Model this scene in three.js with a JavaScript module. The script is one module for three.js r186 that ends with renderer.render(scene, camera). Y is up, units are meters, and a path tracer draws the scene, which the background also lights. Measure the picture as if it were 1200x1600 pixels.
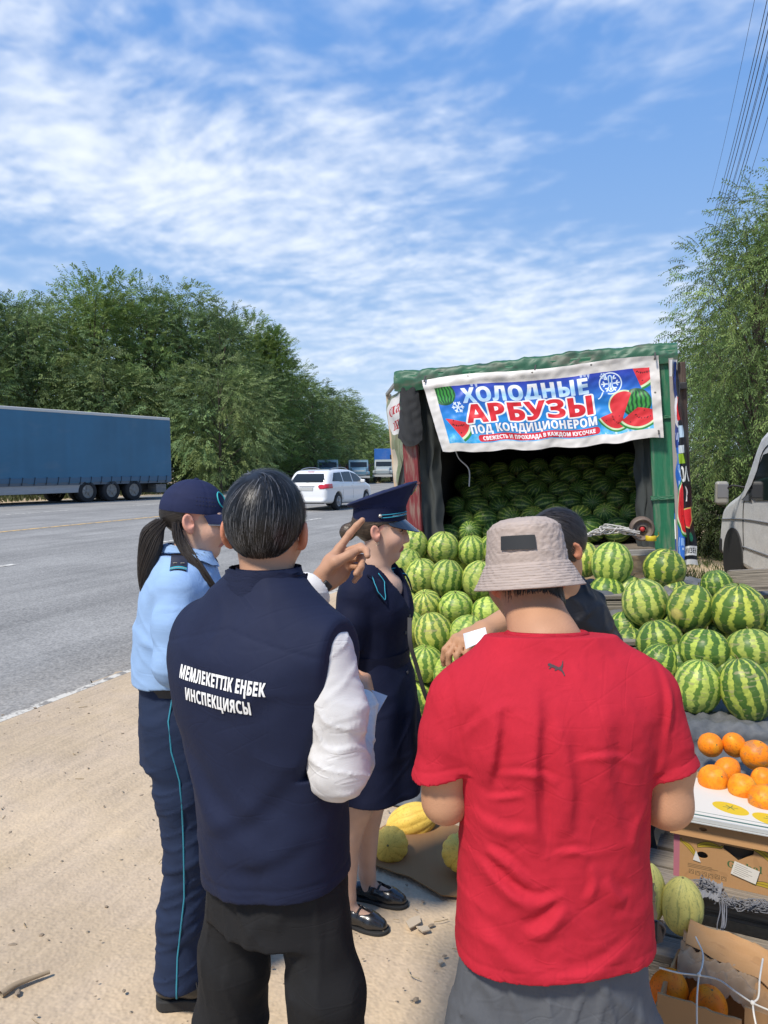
import * as THREE from 'three';
import { mergeGeometries, mergeVertices } from 'three/addons/utils/BufferGeometryUtils.js';
import { RoundedBoxGeometry } from 'three/addons/geometries/RoundedBoxGeometry.js';
import { createNoise3D, createNoise2D } from 'simplex-noise';

// ---------------------------------------------------------------- camera, exposure, sky, sun
const scene = new THREE.Scene();
const camera = new THREE.PerspectiveCamera(68, 768 / 1024, 0.05, 2000);
camera.rotation.order = 'YXZ';
camera.position.set(0, 1.66, 0);
camera.rotation.set(-3.23 * Math.PI / 180, 0, -0.5 * Math.PI / 180);
camera.updateMatrixWorld();
const renderer = new THREE.WebGLRenderer({ antialias: true });
renderer.setSize(768, 1024);
renderer.toneMapping = THREE.LinearToneMapping;
renderer.toneMappingExposure = 1.46;
renderer.shadowMap.enabled = true;
const SUN = new THREE.Vector3(-0.38, 0.82, 0.43).normalize();
const sun = new THREE.DirectionalLight(new THREE.Color(1.0, 0.93, 0.82), 3.2);
sun.position.copy(SUN).multiplyScalar(60);
sun.castShadow = true; sun.shadow.radius = 16;
Object.assign(sun.shadow.camera, { left: -60, right: 60, top: 60, bottom: -60, near: 1, far: 220 });
scene.add(sun, sun.target);

function rngOf(seed) { let a = seed >>> 0; return () => { a = (a + 0x6d2b79f5) | 0; let t = Math.imul(a ^ (a >>> 15), 1 | a); t = (t + Math.imul(t ^ (t >>> 7), 61 | t)) ^ t; return ((t ^ (t >>> 14)) >>> 0) / 4294967296; }; }
const n3 = createNoise3D(rngOf(11)), n2 = createNoise2D(rngOf(12)), n2b = createNoise2D(rngOf(13));
const V = (x, y, z) => new THREE.Vector3(x, y, z);
const clamp = (x, a = 0, b = 1) => Math.min(b, Math.max(a, x)), lerp = (a, b, t) => a + (b - a) * t;
const sst = (a, b, x) => { const t = clamp((x - a) / (b - a)); return t * t * (3 - 2 * t); };
const DEG = Math.PI / 180;
function fbm2(n, x, y, oct) { let s = 0, a = 0.5; for (let i = 0; i < oct; i++) { s += a * n(x, y); x = x * 2.03 + 11.7; y = y * 2.03 - 5.3; a *= 0.5; } return s; }
// direction through a pixel of the photograph and the point on it at a forward distance
const PXF = 800 / Math.tan(34 * DEG);
function pxDir(x, y) { return V((x - 600) / PXF, -(y - 800) / PXF, -1).applyEuler(camera.rotation); }
function at(x, y, z) { const d = pxDir(x, y); return d.multiplyScalar(-z / d.z).add(camera.position); }

{ // sky: clear blue air with thin high cloud in ripples and streaks
  const W = 3072, H = 1536, data = new Float32Array(W * H * 4);
  const q = (x, y) => { const d = pxDir(x, y).normalize(); return [d.x / (d.y + 0.12), d.z / (d.y + 0.12)]; };
  const banks = [[90, 230, 0.40, 0.48], [40, 30, 0.40, 0.40], [330, 330, 0.45, 0.26], [580, 200, 0.28, 0.20], [880, 40, 0.55, 0.30], [690, 330, 0.5, 0.14], [650, 500, 0.9, 0.35], [900, 530, 0.9, 0.35], [560, 385, 0.6, 0.12],
    [430, 90, 0.3, -0.35], [950, 330, 0.6, -0.35], [760, 130, 0.25, -0.2], [140, 110, 0.1, -0.25], [300, 470, 0.7, -0.15], [1020, 210, 0.3, -0.15]].map(([x, y, r, w]) => [...q(x, y), r, w]);
  for (let j = 0; j < H; j++) {
    const v = (j + 0.5) / H, el = (v - 0.5) * Math.PI, dy = Math.sin(el), ce = Math.cos(el);
    for (let i = 0; i < W; i++) {
      const az = ((i + 0.5) / W - 0.5) * 2 * Math.PI, dx = Math.cos(az) * ce, dz = Math.sin(az) * ce, o = (j * W + i) * 4;
      const up = Math.max(dy, 0), t = Math.pow(1 - up, 2.7);
      let r = lerp(0.062, 0.37, t), g = lerp(0.202, 0.51, t), b = lerp(0.525, 0.66, t);
      if (dy > 0.0) {
        const qx = dx / (dy + 0.12), qz = dz / (dy + 0.12);
        const wx = qx + 0.05 * n2(qx * 1.3 + 3, qz * 1.3), wz = qz + 0.05 * n2(qx * 1.3 - 7, qz * 1.3 + 4);
        const u = wx * 0.88 + wz * 0.47, w = -wx * 0.47 + wz * 0.88;
        const big = fbm2(n2, u * 1.1 + 5, w * 1.1 + 2, 4), puff = fbm2(n2, u * 5 + 9, w * 6.5 - 3, 5), streak = fbm2(n2b, u * 2.2 + 1, w * 6.0, 5), ripple = fbm2(n2b, u * 11 + 1.5 * big, w * 19 + big, 4);
        let m = 0.10 + 0.38 * big;
        for (const k of banks) { const ex = qx - k[0], ez = qz - k[1]; m += k[3] * Math.exp(-(ex * ex + ez * ez) / (k[2] * k[2])); }
        let c = m + 0.34 * puff + 0.14 * streak + 0.17 * ripple * sst(-0.1, 0.4, m) * sst(1.3, 0.7, m) + 0.02;
        c = sst(-0.04, 1.14, c) * 0.82;
        const low = sst(0.02, 0.24, dy); c = lerp(clamp(c * 0.75 + 0.22), c, low);
        const cl = 0.76 + 0.06 * puff;
        r = lerp(r, cl * 0.94, c); g = lerp(g, cl * 0.985, c); b = lerp(b, cl * 1.05, c);
      } else { const s = sst(0, -0.25, dy); r = lerp(r, 0.22, s); g = lerp(g, 0.21, s); b = lerp(b, 0.19, s); }
      data[o] = r; data[o + 1] = g; data[o + 2] = b; data[o + 3] = 1;
    }
  }
  const sky = new THREE.DataTexture(data, W, H, THREE.RGBAFormat, THREE.FloatType);
  sky.mapping = THREE.EquirectangularReflectionMapping; sky.magFilter = THREE.LinearFilter; sky.needsUpdate = true;
  scene.background = sky; scene.environment = sky;
}

// ---------------------------------------------------------------- helpers
const taken = {};
function numbered(name) { const k = taken[name] = (taken[name] ?? -1) + 1; return k ? name + '_' + String(k).padStart(3, '0') : name; }
function shade(o) { o.castShadow = o.receiveShadow = true; return o; }
function tag(o, label, category, group) { o.userData.label = label; o.userData.category = category; if (group) o.userData.group = group; return o; }
function thing(name, label, category, pos = [0, 0, 0], group) { const g = new THREE.Group(); g.name = numbered(name); g.position.set(...pos); scene.add(g); return tag(g, label, category, group); }
function part(name, geo, mat, parent, label) { const m = shade(new THREE.Mesh(Array.isArray(geo) ? merge(geo) : geo, mat)); m.name = name; if (label) m.userData.label = label; parent.add(m); return m; }
function struct(name, geo, mat) { const m = part(numbered(name), geo, mat, scene); m.userData.kind = 'structure'; return m; }
function merge(list) {
  list = list.map((g) => { g = g.index ? g.toNonIndexed() : g; for (const k of Object.keys(g.attributes)) if (!['position', 'normal', 'uv'].includes(k)) g.deleteAttribute(k); if (!g.attributes.uv) g.setAttribute('uv', new THREE.BufferAttribute(new Float32Array(g.attributes.position.count * 2), 2)); return g; });
  return list.length === 1 ? list[0] : mergeGeometries(list);
}
function std(c, rough = 0.8, more = {}) { return new THREE.MeshStandardMaterial({ color: new THREE.Color().setRGB(...c), roughness: rough, ...more }); }
function srgb(r, g, b) { const f = (v) => Math.pow(v / 255, 2.2); return [f(r), f(g), f(b)]; }
function box(w, h, d, x = 0, y = 0, z = 0, r = 0) { const g = r ? new RoundedBoxGeometry(w, h, d, 2, r) : new THREE.BoxGeometry(w, h, d); g.translate(x, y, z); return g; }
function cyl(r0, r1, h, seg = 20) { return new THREE.CylinderGeometry(r0, r1, h, seg); }
function tube(pts, r, seg = 0, rad = 6, closed = false) { const c = new THREE.CatmullRomCurve3(pts.map((p) => p.isVector3 ? p : V(...p)), closed); return new THREE.TubeGeometry(c, seg || pts.length * 5, r, rad, closed); }
function bar(a, b, w, h) { // box from a to b
  a = a.isVector3 ? a : V(...a); b = b.isVector3 ? b : V(...b); const d = b.clone().sub(a), L = d.length(); const g = new THREE.BoxGeometry(w, h, L);
  const m = new THREE.Matrix4().lookAt(a, b, Math.abs(d.y) / L > 0.99 ? V(0, 0, 1) : V(0, 1, 0)); m.setPosition(a.clone().add(b).multiplyScalar(0.5)); g.applyMatrix4(m); return g;
}
function canvasTex(w, h, draw, srgbIn = true, wrap = false) { const c = document.createElement('canvas'); c.width = w; c.height = h; draw(c.getContext('2d'), w, h); const t = new THREE.CanvasTexture(c); if (srgbIn) t.colorSpace = THREE.SRGBColorSpace; if (wrap) t.wrapS = t.wrapT = THREE.RepeatWrapping; return t; }
function dataTex(w, h, fn, isColor = true, wrap = true) { // fn(u,v) -> [r,g,b] linear 0..1 or a number
  const d = new Uint8Array(w * h * 4), enc = (v) => Math.round(255 * clamp(isColor ? Math.pow(clamp(v), 1 / 2.2) : v));
  for (let j = 0; j < h; j++) for (let i = 0; i < w; i++) { const v = fn((i + 0.5) / w, (j + 0.5) / h), o = (j * w + i) * 4; if (typeof v === 'number') d[o] = d[o + 1] = d[o + 2] = enc(v); else { d[o] = enc(v[0]); d[o + 1] = enc(v[1]); d[o + 2] = enc(v[2]); } d[o + 3] = 255; }
  const t = new THREE.DataTexture(d, w, h); t.magFilter = THREE.LinearFilter; t.minFilter = THREE.LinearMipmapLinearFilter; if (isColor) t.colorSpace = THREE.SRGBColorSpace; if (wrap) t.wrapS = t.wrapT = THREE.RepeatWrapping; t.needsUpdate = true; return t;
}
// tiling lattice noise in 0..1, period p cells
function hash(i, j, s) { let h = Math.imul(i, 374761393) ^ Math.imul(j, 668265263) ^ Math.imul(s, 2147483647); h = Math.imul(h ^ (h >>> 13), 1274126177); return ((h ^ (h >>> 16)) >>> 0) / 4294967296; }
function tile(u, v, p, s = 0, q = p) { const x = u * p, y = v * q, i = Math.floor(x), j = Math.floor(y); let a = x - i, b = y - j; a = a * a * (3 - 2 * a); b = b * b * (3 - 2 * b); const m = (k, n) => ((k % n) + n) % n; const h = (k, l) => hash(m(k, p), m(l, q), s); return lerp(lerp(h(i, j), h(i + 1, j), a), lerp(h(i, j + 1), h(i + 1, j + 1), a), b); }
function tileF(u, v, p, oct, s = 0, q = p) { let t = 0, a = 0.5, n = 0; for (let k = 0; k < oct; k++) { t += a * tile(u, v, p, s + k, q); n += a; a *= 0.55; p *= 2; q *= 2; } return t / n; }

// ---------------------------------------------------------------- ground, road
const RD = V(Math.sin(19.5 * DEG), 0, -Math.cos(19.5 * DEG)), RN = V(Math.cos(19.5 * DEG), 0, Math.sin(19.5 * DEG)); // along the road, and to its right
const EDGE = -3.88, FAR = -26.3;
const planeY = (x, z) => 0.036 - 0.0135 * x - 0.00275 * Math.max(z, -200);
function gh(x, z) { const s = x * RN.x + z * RN.z; let y = planeY(x, z); const c = clamp(s, -60, 25); if (s > 25) y = planeY(x - (s - 25) * RN.x, z); if (s < -60) y = planeY(x - (s + 60) * RN.x, z); return y - 0.055 * sst(EDGE + 0.1, EDGE + 1.6, s) - 0.03 * sst(FAR, FAR - 1, s); }
const onGround = (x, z, up = 0) => V(x, gh(x, z) + up, z);
const rp = (s, t) => [RN.x * s + RD.x * t, RN.z * s + RD.z * t];
function sheet(s0, s1, t0, t1, ns, nt, up, uvScale, ease = (k) => k, jag = 0) { // a sheet in road coordinates lying on the ground
  const pos = [], uv = [], idx = [];
  for (let j = 0; j <= nt; j++) for (let i = 0; i <= ns; i++) {
    let s = lerp(s0, s1, i / ns); const t = lerp(t0, t1, ease(j / nt));
    if (jag && (i === 0 || i === ns)) s += jag * (n2(t * 3, i) + 0.6 * n2(t * 11, i + 5));
    const [x, z] = rp(s, t); pos.push(x, gh(x, z) + up, z); uv.push(s * uvScale, t * uvScale);
  }
  for (let j = 0; j < nt; j++) for (let i = 0; i < ns; i++) { const a = j * (ns + 1) + i, b = a + ns + 1; idx.push(a, a + 1, b, a + 1, b + 1, b); }
  const g = new THREE.BufferGeometry(); g.setAttribute('position', new THREE.Float32BufferAttribute(pos, 3)); g.setAttribute('uv', new THREE.Float32BufferAttribute(uv, 2)); g.setIndex(idx); g.computeVertexNormals(); return g;
}
{
  const N = 1024;
  const pebble = rngOf(5), spots = []; for (let k = 0; k < 420; k++) spots.push([pebble(), pebble(), 0.0006 + 0.0022 * pebble() ** 3, pebble()]);
  const grid = new Map(); for (const p of spots) { const k = Math.floor(p[0] * 32) + 32 * Math.floor(p[1] * 32); if (!grid.has(k)) grid.set(k, []); grid.get(k).push(p); }
  const near = (u, v) => { let best = 0, tone = 0; const gi = Math.floor(u * 32), gj = Math.floor(v * 32); for (let a = -1; a <= 1; a++) for (let b = -1; b <= 1; b++) for (const p of grid.get(((gi + a + 32) % 32) + 32 * ((gj + b + 32) % 32)) ?? []) { let du = Math.abs(u - p[0]), dv = Math.abs(v - p[1]); du = Math.min(du, 1 - du); dv = Math.min(dv, 1 - dv); const k = 1 - Math.hypot(du, dv) / p[2]; if (k > best) { best = k; tone = p[3]; } } return [clamp(best * 3), tone]; };
  const height = (u, v) => 0.45 * tileF(u, v, 9, 6, 1) + 0.30 * (1 - Math.abs(2 * tileF(u + 0.05 * tile(u, v, 7, 44), v, 14, 4, 60) - 1)) + 0.12 * tile(u, v, 160, 4, 24) + 0.10 * tile(u, v, 400, 8);
  const dirtC = dataTex(N, N, (u, v) => { const a = tileF(u, v, 5, 6, 1), b = tile(u, v, 340, 7), [p, tone] = near(u, v), k = 0.72 + 0.42 * a + 0.14 * (b - 0.5) + 0.10 * (tile(u, v, 170, 4, 24) - 0.5); const m = tileF(u, v, 16, 4, 31); const w = lerp(k, 0.25 + 0.6 * tone, p * 0.7); return [0.535 * w * (1 + 0.03 * m), 0.418 * w, 0.282 * w * (1.06 - 0.14 * m)]; });
  const dirtB = dataTex(N, N, (u, v) => clamp(height(u, v) + 0.3 * near(u, v)[0]), false);
  const dirt = std([1, 1, 1], 0.95, { map: dirtC, bumpMap: dirtB, bumpScale: 0.022 });
  const aspC = dataTex(N, N, (u, v) => { const g = tile(u, v, 420, 2), w = tile(u, v, 200, 9), l = tileF(u, v, 4, 4, 21), st = tile(u, v, 40, 3, 2), k = 0.80 + 0.30 * (l - 0.5) + 0.42 * (g - 0.5) + 0.30 * (w - 0.5) + 0.14 * (st - 0.5); return [0.335 * k, 0.322 * k, 0.296 * k]; });
  const aspB = dataTex(512, 512, (u, v) => 0.6 * tile(u, v, 220, 2) + 0.4 * tile(u, v, 110, 9), false);
  const asphalt = std([1, 1, 1], 0.9, { map: aspC, bumpMap: aspB, bumpScale: 0.006 });
  const ease = (k) => k * k;
  // one earth sheet to the horizon, finer near the camera
  const gr = [], guv = [], gi = [], NS = 150, NT = 150, sp = (k) => Math.sign(k) * (Math.abs(k) ** 3 * 900 + Math.abs(k) * 14);
  for (let j = 0; j <= NT; j++) for (let i = 0; i <= NS; i++) { const s = sp(i / NS * 2 - 1), t = sp(j / NT * 2 - 1) + 3, [x, z] = rp(s, t); let y = gh(x, z); const rd = s < EDGE + 0.25 && s > FAR - 0.3; if (rd) y -= 0.03; else if (s > EDGE) y += 0.010 * fbm2(n2, s * 0.9, t * 0.6, 3) * sst(EDGE + 0.3, EDGE + 1.2, s) - 0.0; gr.push(x, y, z); guv.push(s / 3.4, t / 3.4); }
  for (let j = 0; j < NT; j++) for (let i = 0; i < NS; i++) { const a = j * (NS + 1) + i, b = a + NS + 1; gi.push(a, a + 1, b, a + 1, b + 1, b); }
  const gg = new THREE.BufferGeometry(); gg.setAttribute('position', new THREE.Float32BufferAttribute(gr, 3)); gg.setAttribute('uv', new THREE.Float32BufferAttribute(guv, 2)); gg.setIndex(gi); gg.computeVertexNormals();
  struct('ground', gg, dirt);
  // the trodden shoulder, with wheel tracks running along the road
  struct('shoulder', sheet(EDGE - 0.1, EDGE + 2.6, -6, 26, 54, 240, 0.011, 1 / 3.4, (k) => k, 0.10), dirt);
  const sh = scene.children.at(-1), sp3 = sh.geometry.attributes.position;
  for (let k = 0; k < sp3.count; k++) { const x = sp3.getX(k), z = sp3.getZ(k), s = x * RN.x + z * RN.z, t = x * RD.x + z * RD.z, w = sst(EDGE + 0.25, EDGE + 0.5, s) * sst(EDGE + 2.6, EDGE + 1.6, s); sp3.setY(k, sp3.getY(k) + w * (0.011 * n2(s * 5.5, t * 0.25) + 0.012 * n2(s * 21, t * 0.45) * (0.4 + 0.6 * sst(-0.2, 0.5, n2(s * 1.5, t * 0.3)))) - 0.03 * sst(EDGE + 1.7, EDGE + 2.6, s) - 0.012 * sst(EDGE + 0.15, EDGE - 0.1, s)); }
  sh.geometry.computeVertexNormals();
  const rg = sheet(FAR, EDGE + 0.12, -14, 300, 90, 320, 0.0, 1 / 4.2, (k) => k, 0.07), rc = new Float32Array(rg.attributes.position.count * 3);
  for (let k = 0; k < rc.length / 3; k++) { const x = rg.attributes.position.getX(k), z = rg.attributes.position.getZ(k), s = x * RN.x + z * RN.z, t = x * RD.x + z * RD.z, w = 0.97 + 0.075 * n2(s * 0.9, t * 0.035) + 0.06 * n2(s * 2.7 + 7, t * 0.06) + 0.04 * n2(s * 0.5, t * 0.4), d = sst(EDGE - 0.9, EDGE + 0.1, s) * clamp(0.5 + 0.8 * n2(s * 2, t * 0.8)) * 0.5; rc[3 * k] = w * (1 + 0.35 * d); rc[3 * k + 1] = w * (1 + 0.15 * d); rc[3 * k + 2] = w * (1 - 0.1 * d); }
  rg.setAttribute('color', new THREE.BufferAttribute(rc, 3)); asphalt.vertexColors = true; struct('road', rg, asphalt);
  const paint = (c, wear = 0) => { const m = dataTex(512, 512, (u, v) => { const w = tileF(u, v, 24, 5, 3), g = tile(u, v, 150, 8), k = sst(0.30 + wear, 0.52 + wear, w + 0.25 * (g - 0.5)); return [lerp(0.24, c[0], k), lerp(0.22, c[1], k), lerp(0.19, c[2], k)]; }); return std([1, 1, 1], 0.85, { map: m }); };
  const white = paint([0.66, 0.63, 0.56]), yellow = paint([0.66, 0.43, 0.16]);
  const mark = (s, w, t0, t1, m) => struct('road_marking', sheet(s - w / 2, s + w / 2, t0, t1, 1, Math.max(2, Math.ceil((t1 - t0) / 1.5)), 0.0055, 1 / 1.7, (k) => k, 0.012), m);
  mark(EDGE - 0.02, 0.075, -6, 120, paint([0.60, 0.56, 0.48], 0.10)); mark(-14.95, 0.17, -5, 160, yellow);
  for (let t = 0.65; t < 120; t += 6.1) mark(-9.85, 0.13, t, t + 2.9, white);
  for (let t = 1; t < 120; t += 6.1) mark(-20.0, 0.13, t, t + 2.9, white);
}
// ---------------------------------------------------------------- trees
const leafM = new THREE.MeshPhysicalMaterial({ color: 0xffffff, vertexColors: true, roughness: 0.75, transmission: 0.42, thickness: 0, side: THREE.DoubleSide, specularIntensity: 0.4 });
const barkM = std([0.085, 0.068, 0.050], 0.95, { bumpMap: dataTex(128, 128, (u, v) => tileF(u, v, 14, 3, 4, 4), false), bumpScale: 0.03 });
class Leaves {
  constructor() { this.p = []; this.c = []; }
  add(o, d, n, L, w, c) { // folded leaf: two triangles meeting on the midrib
    const s = V().crossVectors(d, n).normalize().multiplyScalar(w / 2), m = o.clone().addScaledVector(d, L * 0.45), t = o.clone().addScaledVector(d, L).addScaledVector(n, -L * 0.12), up = n.clone().multiplyScalar(w * 0.18);
    const a = m.clone().add(s).add(up), b = m.clone().sub(s).add(up);
    for (const q of [o, t, a, o, b, t]) { this.p.push(q.x, q.y, q.z); this.c.push(c[0], c[1], c[2]); }
  }
  build() { const g = new THREE.BufferGeometry(); g.setAttribute('position', new THREE.Float32BufferAttribute(this.p, 3)); g.setAttribute('color', new THREE.Float32BufferAttribute(this.c, 3)); g.computeVertexNormals(); return g; }
}
function taper(pts, r0, r1, seg = 7) { // tapered round limb
  const c = new THREE.CatmullRomCurve3(pts), n = pts.length * 3, g = new THREE.TubeGeometry(c, n, 1, seg), p = g.attributes.position;
  for (let i = 0; i <= n; i++) { const q = c.getPointAt(i / n), r = lerp(r0, r1, i / n); for (let j = 0; j <= seg; j++) { const k = i * (seg + 1) + j; p.setXYZ(k, q.x + (p.getX(k) - q.x) * r, q.y + (p.getY(k) - q.y) * r, q.z + (p.getZ(k) - q.z) * r); } }
  g.computeVertexNormals(); return g;
}
function treeShape(seed, o) {
  const R = rngOf(seed), rnd = (a, b) => a + (b - a) * R(), lv = new Leaves(), wood = [];
  const lean = V(rnd(-0.5, 0.5), 0, rnd(-0.5, 0.5)).multiplyScalar(o.H * 0.05);
  const axis = (t) => V(lean.x * t * t, o.H * t, lean.z * t * t);
  wood.push(taper([axis(-0.02), axis(0.15), axis(0.4), axis(0.7), axis(0.92)], o.trunk, o.trunk * 0.12, 9));
  for (let k = 0; k < o.clumps; k++) {
    const t = o.low + (1 - o.low) * Math.pow((k + R()) / o.clumps, 0.85), w = o.profile(t) * o.R, a = k * 2.39996 + rnd(-0.4, 0.4), rr = w * Math.sqrt(rnd(0.12, 1));
    const c = axis(t * 0.97).add(V(Math.cos(a) * rr, rnd(-0.3, 0.3), Math.sin(a) * rr)), cr = o.clumpR * rnd(0.65, 1.25) * (0.6 + 0.4 * w / o.R);
    const b = axis(Math.max(0.1, t * 0.8 - 0.12)); const mid = b.clone().lerp(c, 0.5).add(V(0, o.H * 0.02, 0)); wood.push(taper([b, mid, c], o.trunk * 0.28, o.trunk * 0.05, 5));
    const hue = rnd(0.75, 1.25), yel = rnd(-0.1, 0.22), out = V(Math.cos(a), 0.25 + (t > 0.8 ? 0.6 : 0), Math.sin(a));
    for (let s = 0; s < o.sprays; s++) {
      const dir = V(rnd(-1, 1), rnd(-1, 1), rnd(-1, 1)).normalize(), rad = Math.cbrt(rnd(0.15, 1));
      const q = c.clone().add(V(dir.x * cr * rad * 1.1, dir.y * cr * rad * o.tall, dir.z * cr * rad * 1.1));
      const d = dir.clone().multiplyScalar(0.6).addScaledVector(out, 0.5).add(V(rnd(-0.4, 0.4), rnd(-0.2, 0.35) - o.droop, rnd(-0.4, 0.4))).normalize();
      const L = o.sprayL * rnd(0.6, 1.4), tone = hue * rnd(0.75, 1.3), side0 = V().crossVectors(d, V(rnd(-1, 1), 1, rnd(-1, 1))).normalize();
      if (o.twigs && s % 3 === 0) wood.push(tube([q, q.clone().addScaledVector(d, L * 0.5), q.clone().addScaledVector(d, L).add(V(0, -L * o.droop * 0.3, 0))], 0.0045, 3, 3));
      for (let l = 0; l < o.perSpray; l++) {
        const f = (l + 0.5) / o.perSpray, sd = l % 2 ? 1 : -1, pos = q.clone().addScaledVector(d, L * f).add(V(0, -L * o.droop * 0.35 * f * f, 0));
        const ld = d.clone().multiplyScalar(0.62).addScaledVector(side0, sd * rnd(0.5, 0.9)).add(V(rnd(-0.25, 0.25), rnd(-0.35, 0.1) - o.droop * 0.3, rnd(-0.25, 0.25))).normalize();
        const nn = V().crossVectors(side0, d).add(V(rnd(-0.5, 0.5), rnd(0, 0.6), rnd(-0.5, 0.5))).normalize(), k2 = 2.0 * tone * rnd(0.8, 1.25);
        lv.add(pos, ld, nn, o.leaf * rnd(0.7, 1.25), o.leaf * o.slim * rnd(0.8, 1.2), [o.col[0] * k2 * (1 + yel), o.col[1] * k2 * (1 + yel * 0.4), o.col[2] * k2]);
      }
    }
  }
  return { wood: merge(wood), leaves: lv.build() };
}
function plantTree(shape, name, label, category, pos, turn, sx, sy, group) {
  const t = thing(name, label, category, pos, group); t.rotation.y = turn; t.scale.set(sx, sy, sx);
  part('trunk', shape.wood, barkM, t); part('crown', shape.leaves, leafM, t); return t;
}
{
  const round = (t) => Math.pow(Math.sin(Math.PI * clamp(0.16 + t * 0.80)), 0.6), spire = (t) => Math.pow(1 - t, 0.6) * 0.9 + 0.12;
  const base = { H: 13, R: 4.3, trunk: 0.26, low: 0.10, clumps: 36, clumpR: 1.65, sprays: 74, sprayL: 0.72, perSpray: 13, leaf: 0.185, slim: 0.42, droop: 0.32, tall: 1.1, col: [0.076, 0.116, 0.036], profile: round };
  const kinds = [treeShape(1, base), treeShape(2, { ...base, droop: 0.55, R: 4.6, col: [0.088, 0.124, 0.046] }), treeShape(3, { ...base, col: [0.098, 0.146, 0.040], R: 4.0, clumps: 38 }), treeShape(4, { ...base, R: 4.8, col: [0.066, 0.102, 0.038], clumps: 36 }), treeShape(5, { ...base, H: 14.5, R: 2.7, profile: spire, col: [0.086, 0.136, 0.038], clumpR: 1.15, droop: 0.05 })];
  const shrub = treeShape(7, { ...base, H: 3.2, R: 1.9, trunk: 0.06, clumps: 12, clumpR: 0.9, low: 0.05, sprays: 36, sprayL: 0.6, leaf: 0.20, col: [0.085, 0.125, 0.042], profile: round });
  const silver = treeShape(8, { ...base, H: 7.5, R: 3.0, trunk: 0.12, clumps: 22, clumpR: 1.3, col: [0.100, 0.140, 0.052], profile: round, droop: 0.5 });
  // [px, crown top py, distance, kind, width, label]
  const row = [[-150, 402, 38, 0, 0.9], [-40, 452, 44, 3, 1.05, 'dark green tree at the left edge of the photo behind the blue trailer'], [55, 470, 47, 1, 1.0, 'grey-green tree behind the middle of the blue trailer'], [150, 438, 51, 2, 1.0, 'tall light green tree topping the row behind the blue trailer'], [235, 452, 54, 0, 1.05, 'rounded tree directly behind the rear end of the blue trailer'],
    [290, 448, 58, 1, 1.05, 'feathery tree just right of the blue trailer end'], [350, 492, 56, 3, 0.85, 'dark drooping tree above the woman in the baseball cap'], [380, 498, 66, 2, 0.9], [425, 500, 66, 4, 1.1, 'slender spire-topped tree standing out of the roadside row'], [455, 565, 72, 0, 1.0], [490, 592, 80, 3, 1.05], [520, 600, 90, 1, 1.05], [548, 622, 102, 0, 1.1], [570, 642, 116, 2, 1.1], [588, 660, 132, 3, 1.1], [604, 668, 150, 1, 1.1], [622, 675, 165, 0, 1.15], [650, 680, 180, 3, 1.2], [690, 690, 195, 1, 1.2],
    [200, 478, 62, 3, 1.1], [120, 478, 58, 0, 1.1], [20, 478, 55, 2, 1.1], [320, 500, 70, 0, 1.15], [400, 535, 80, 3, 1.15], [470, 590, 95, 2, 1.2], [530, 620, 115, 3, 1.2]];
  row.forEach(([px, py, z, k, w, label], i) => {
    const g = at(px, 750, z), top = at(px, py, z), y = gh(g.x, g.z), h = (px > 400 ? 0.90 : 0.955) * (top.y - y) / (k === 4 ? 14.0 : 12.6);
    plantTree(kinds[k], 'roadside_tree', label ?? 'leafy green tree in the dense row along the far side of the road', 'tree', [g.x, y, g.z], i * 1.7, (w * 0.55 + 0.45 * h), h, 'trees along the far side of the road');
  });
  [[345, 68, 38, 1.0], [205, 600, 36.5, 1.0]].forEach(([px, , z, s], i) => { const g = at(px, 750, z + 8); if (!i) plantTree(silver, 'small_tree', 'small drooping tree leaning out beside the blue trailer end', 'tree', [g.x, gh(g.x, g.z), g.z], 1, s, s); });
  { const g = at(165, 750, 46); plantTree(silver, 'small_tree', 'silvery grey-green small tree rising just over the trailer roof', 'tree', [g.x, gh(g.x, g.z), g.z], 2, 1.15, 1.05); }
  // low growth under the row
  for (let k = 0; k < 15; k++) { const px = 285 + k * 21, z = 52 + k * 5.5, g = at(px, 750, z); plantTree(shrub, 'roadside_shrub', k === 14 ? 'sunlit yellow-green shrub at the far bend of the road' : 'dark green shrub under the roadside trees', 'shrub', [g.x, gh(g.x, g.z), g.z], k * 2.1, 1.2 + 0.3 * (k % 3), 0.9 + 0.25 * (k % 2), k === 14 ? undefined : 'shrubs under the roadside trees'); }
  // right side: near trees beyond the van
  const ash = { H: 6.6, R: 2.1, trunk: 0.11, low: 0.12, clumps: 46, clumpR: 0.75, sprays: 58, sprayL: 0.42, perSpray: 13, leaf: 0.085, slim: 0.36, droop: 0.45, tall: 0.9, col: [0.096, 0.142, 0.046], profile: (t) => Math.pow(Math.sin(Math.PI * clamp(0.10 + t * 0.86)), 0.5), twigs: true };
  const near1 = treeShape(21, ash), near2 = treeShape(22, { ...ash, H: 8.5, R: 2.6, clumps: 60, clumpR: 0.9 }), near3 = treeShape(23, { ...ash, H: 7.5, R: 2.6, leaf: 0.12, sprays: 44, sprayL: 0.6, col: [0.062, 0.090, 0.036] });
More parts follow.
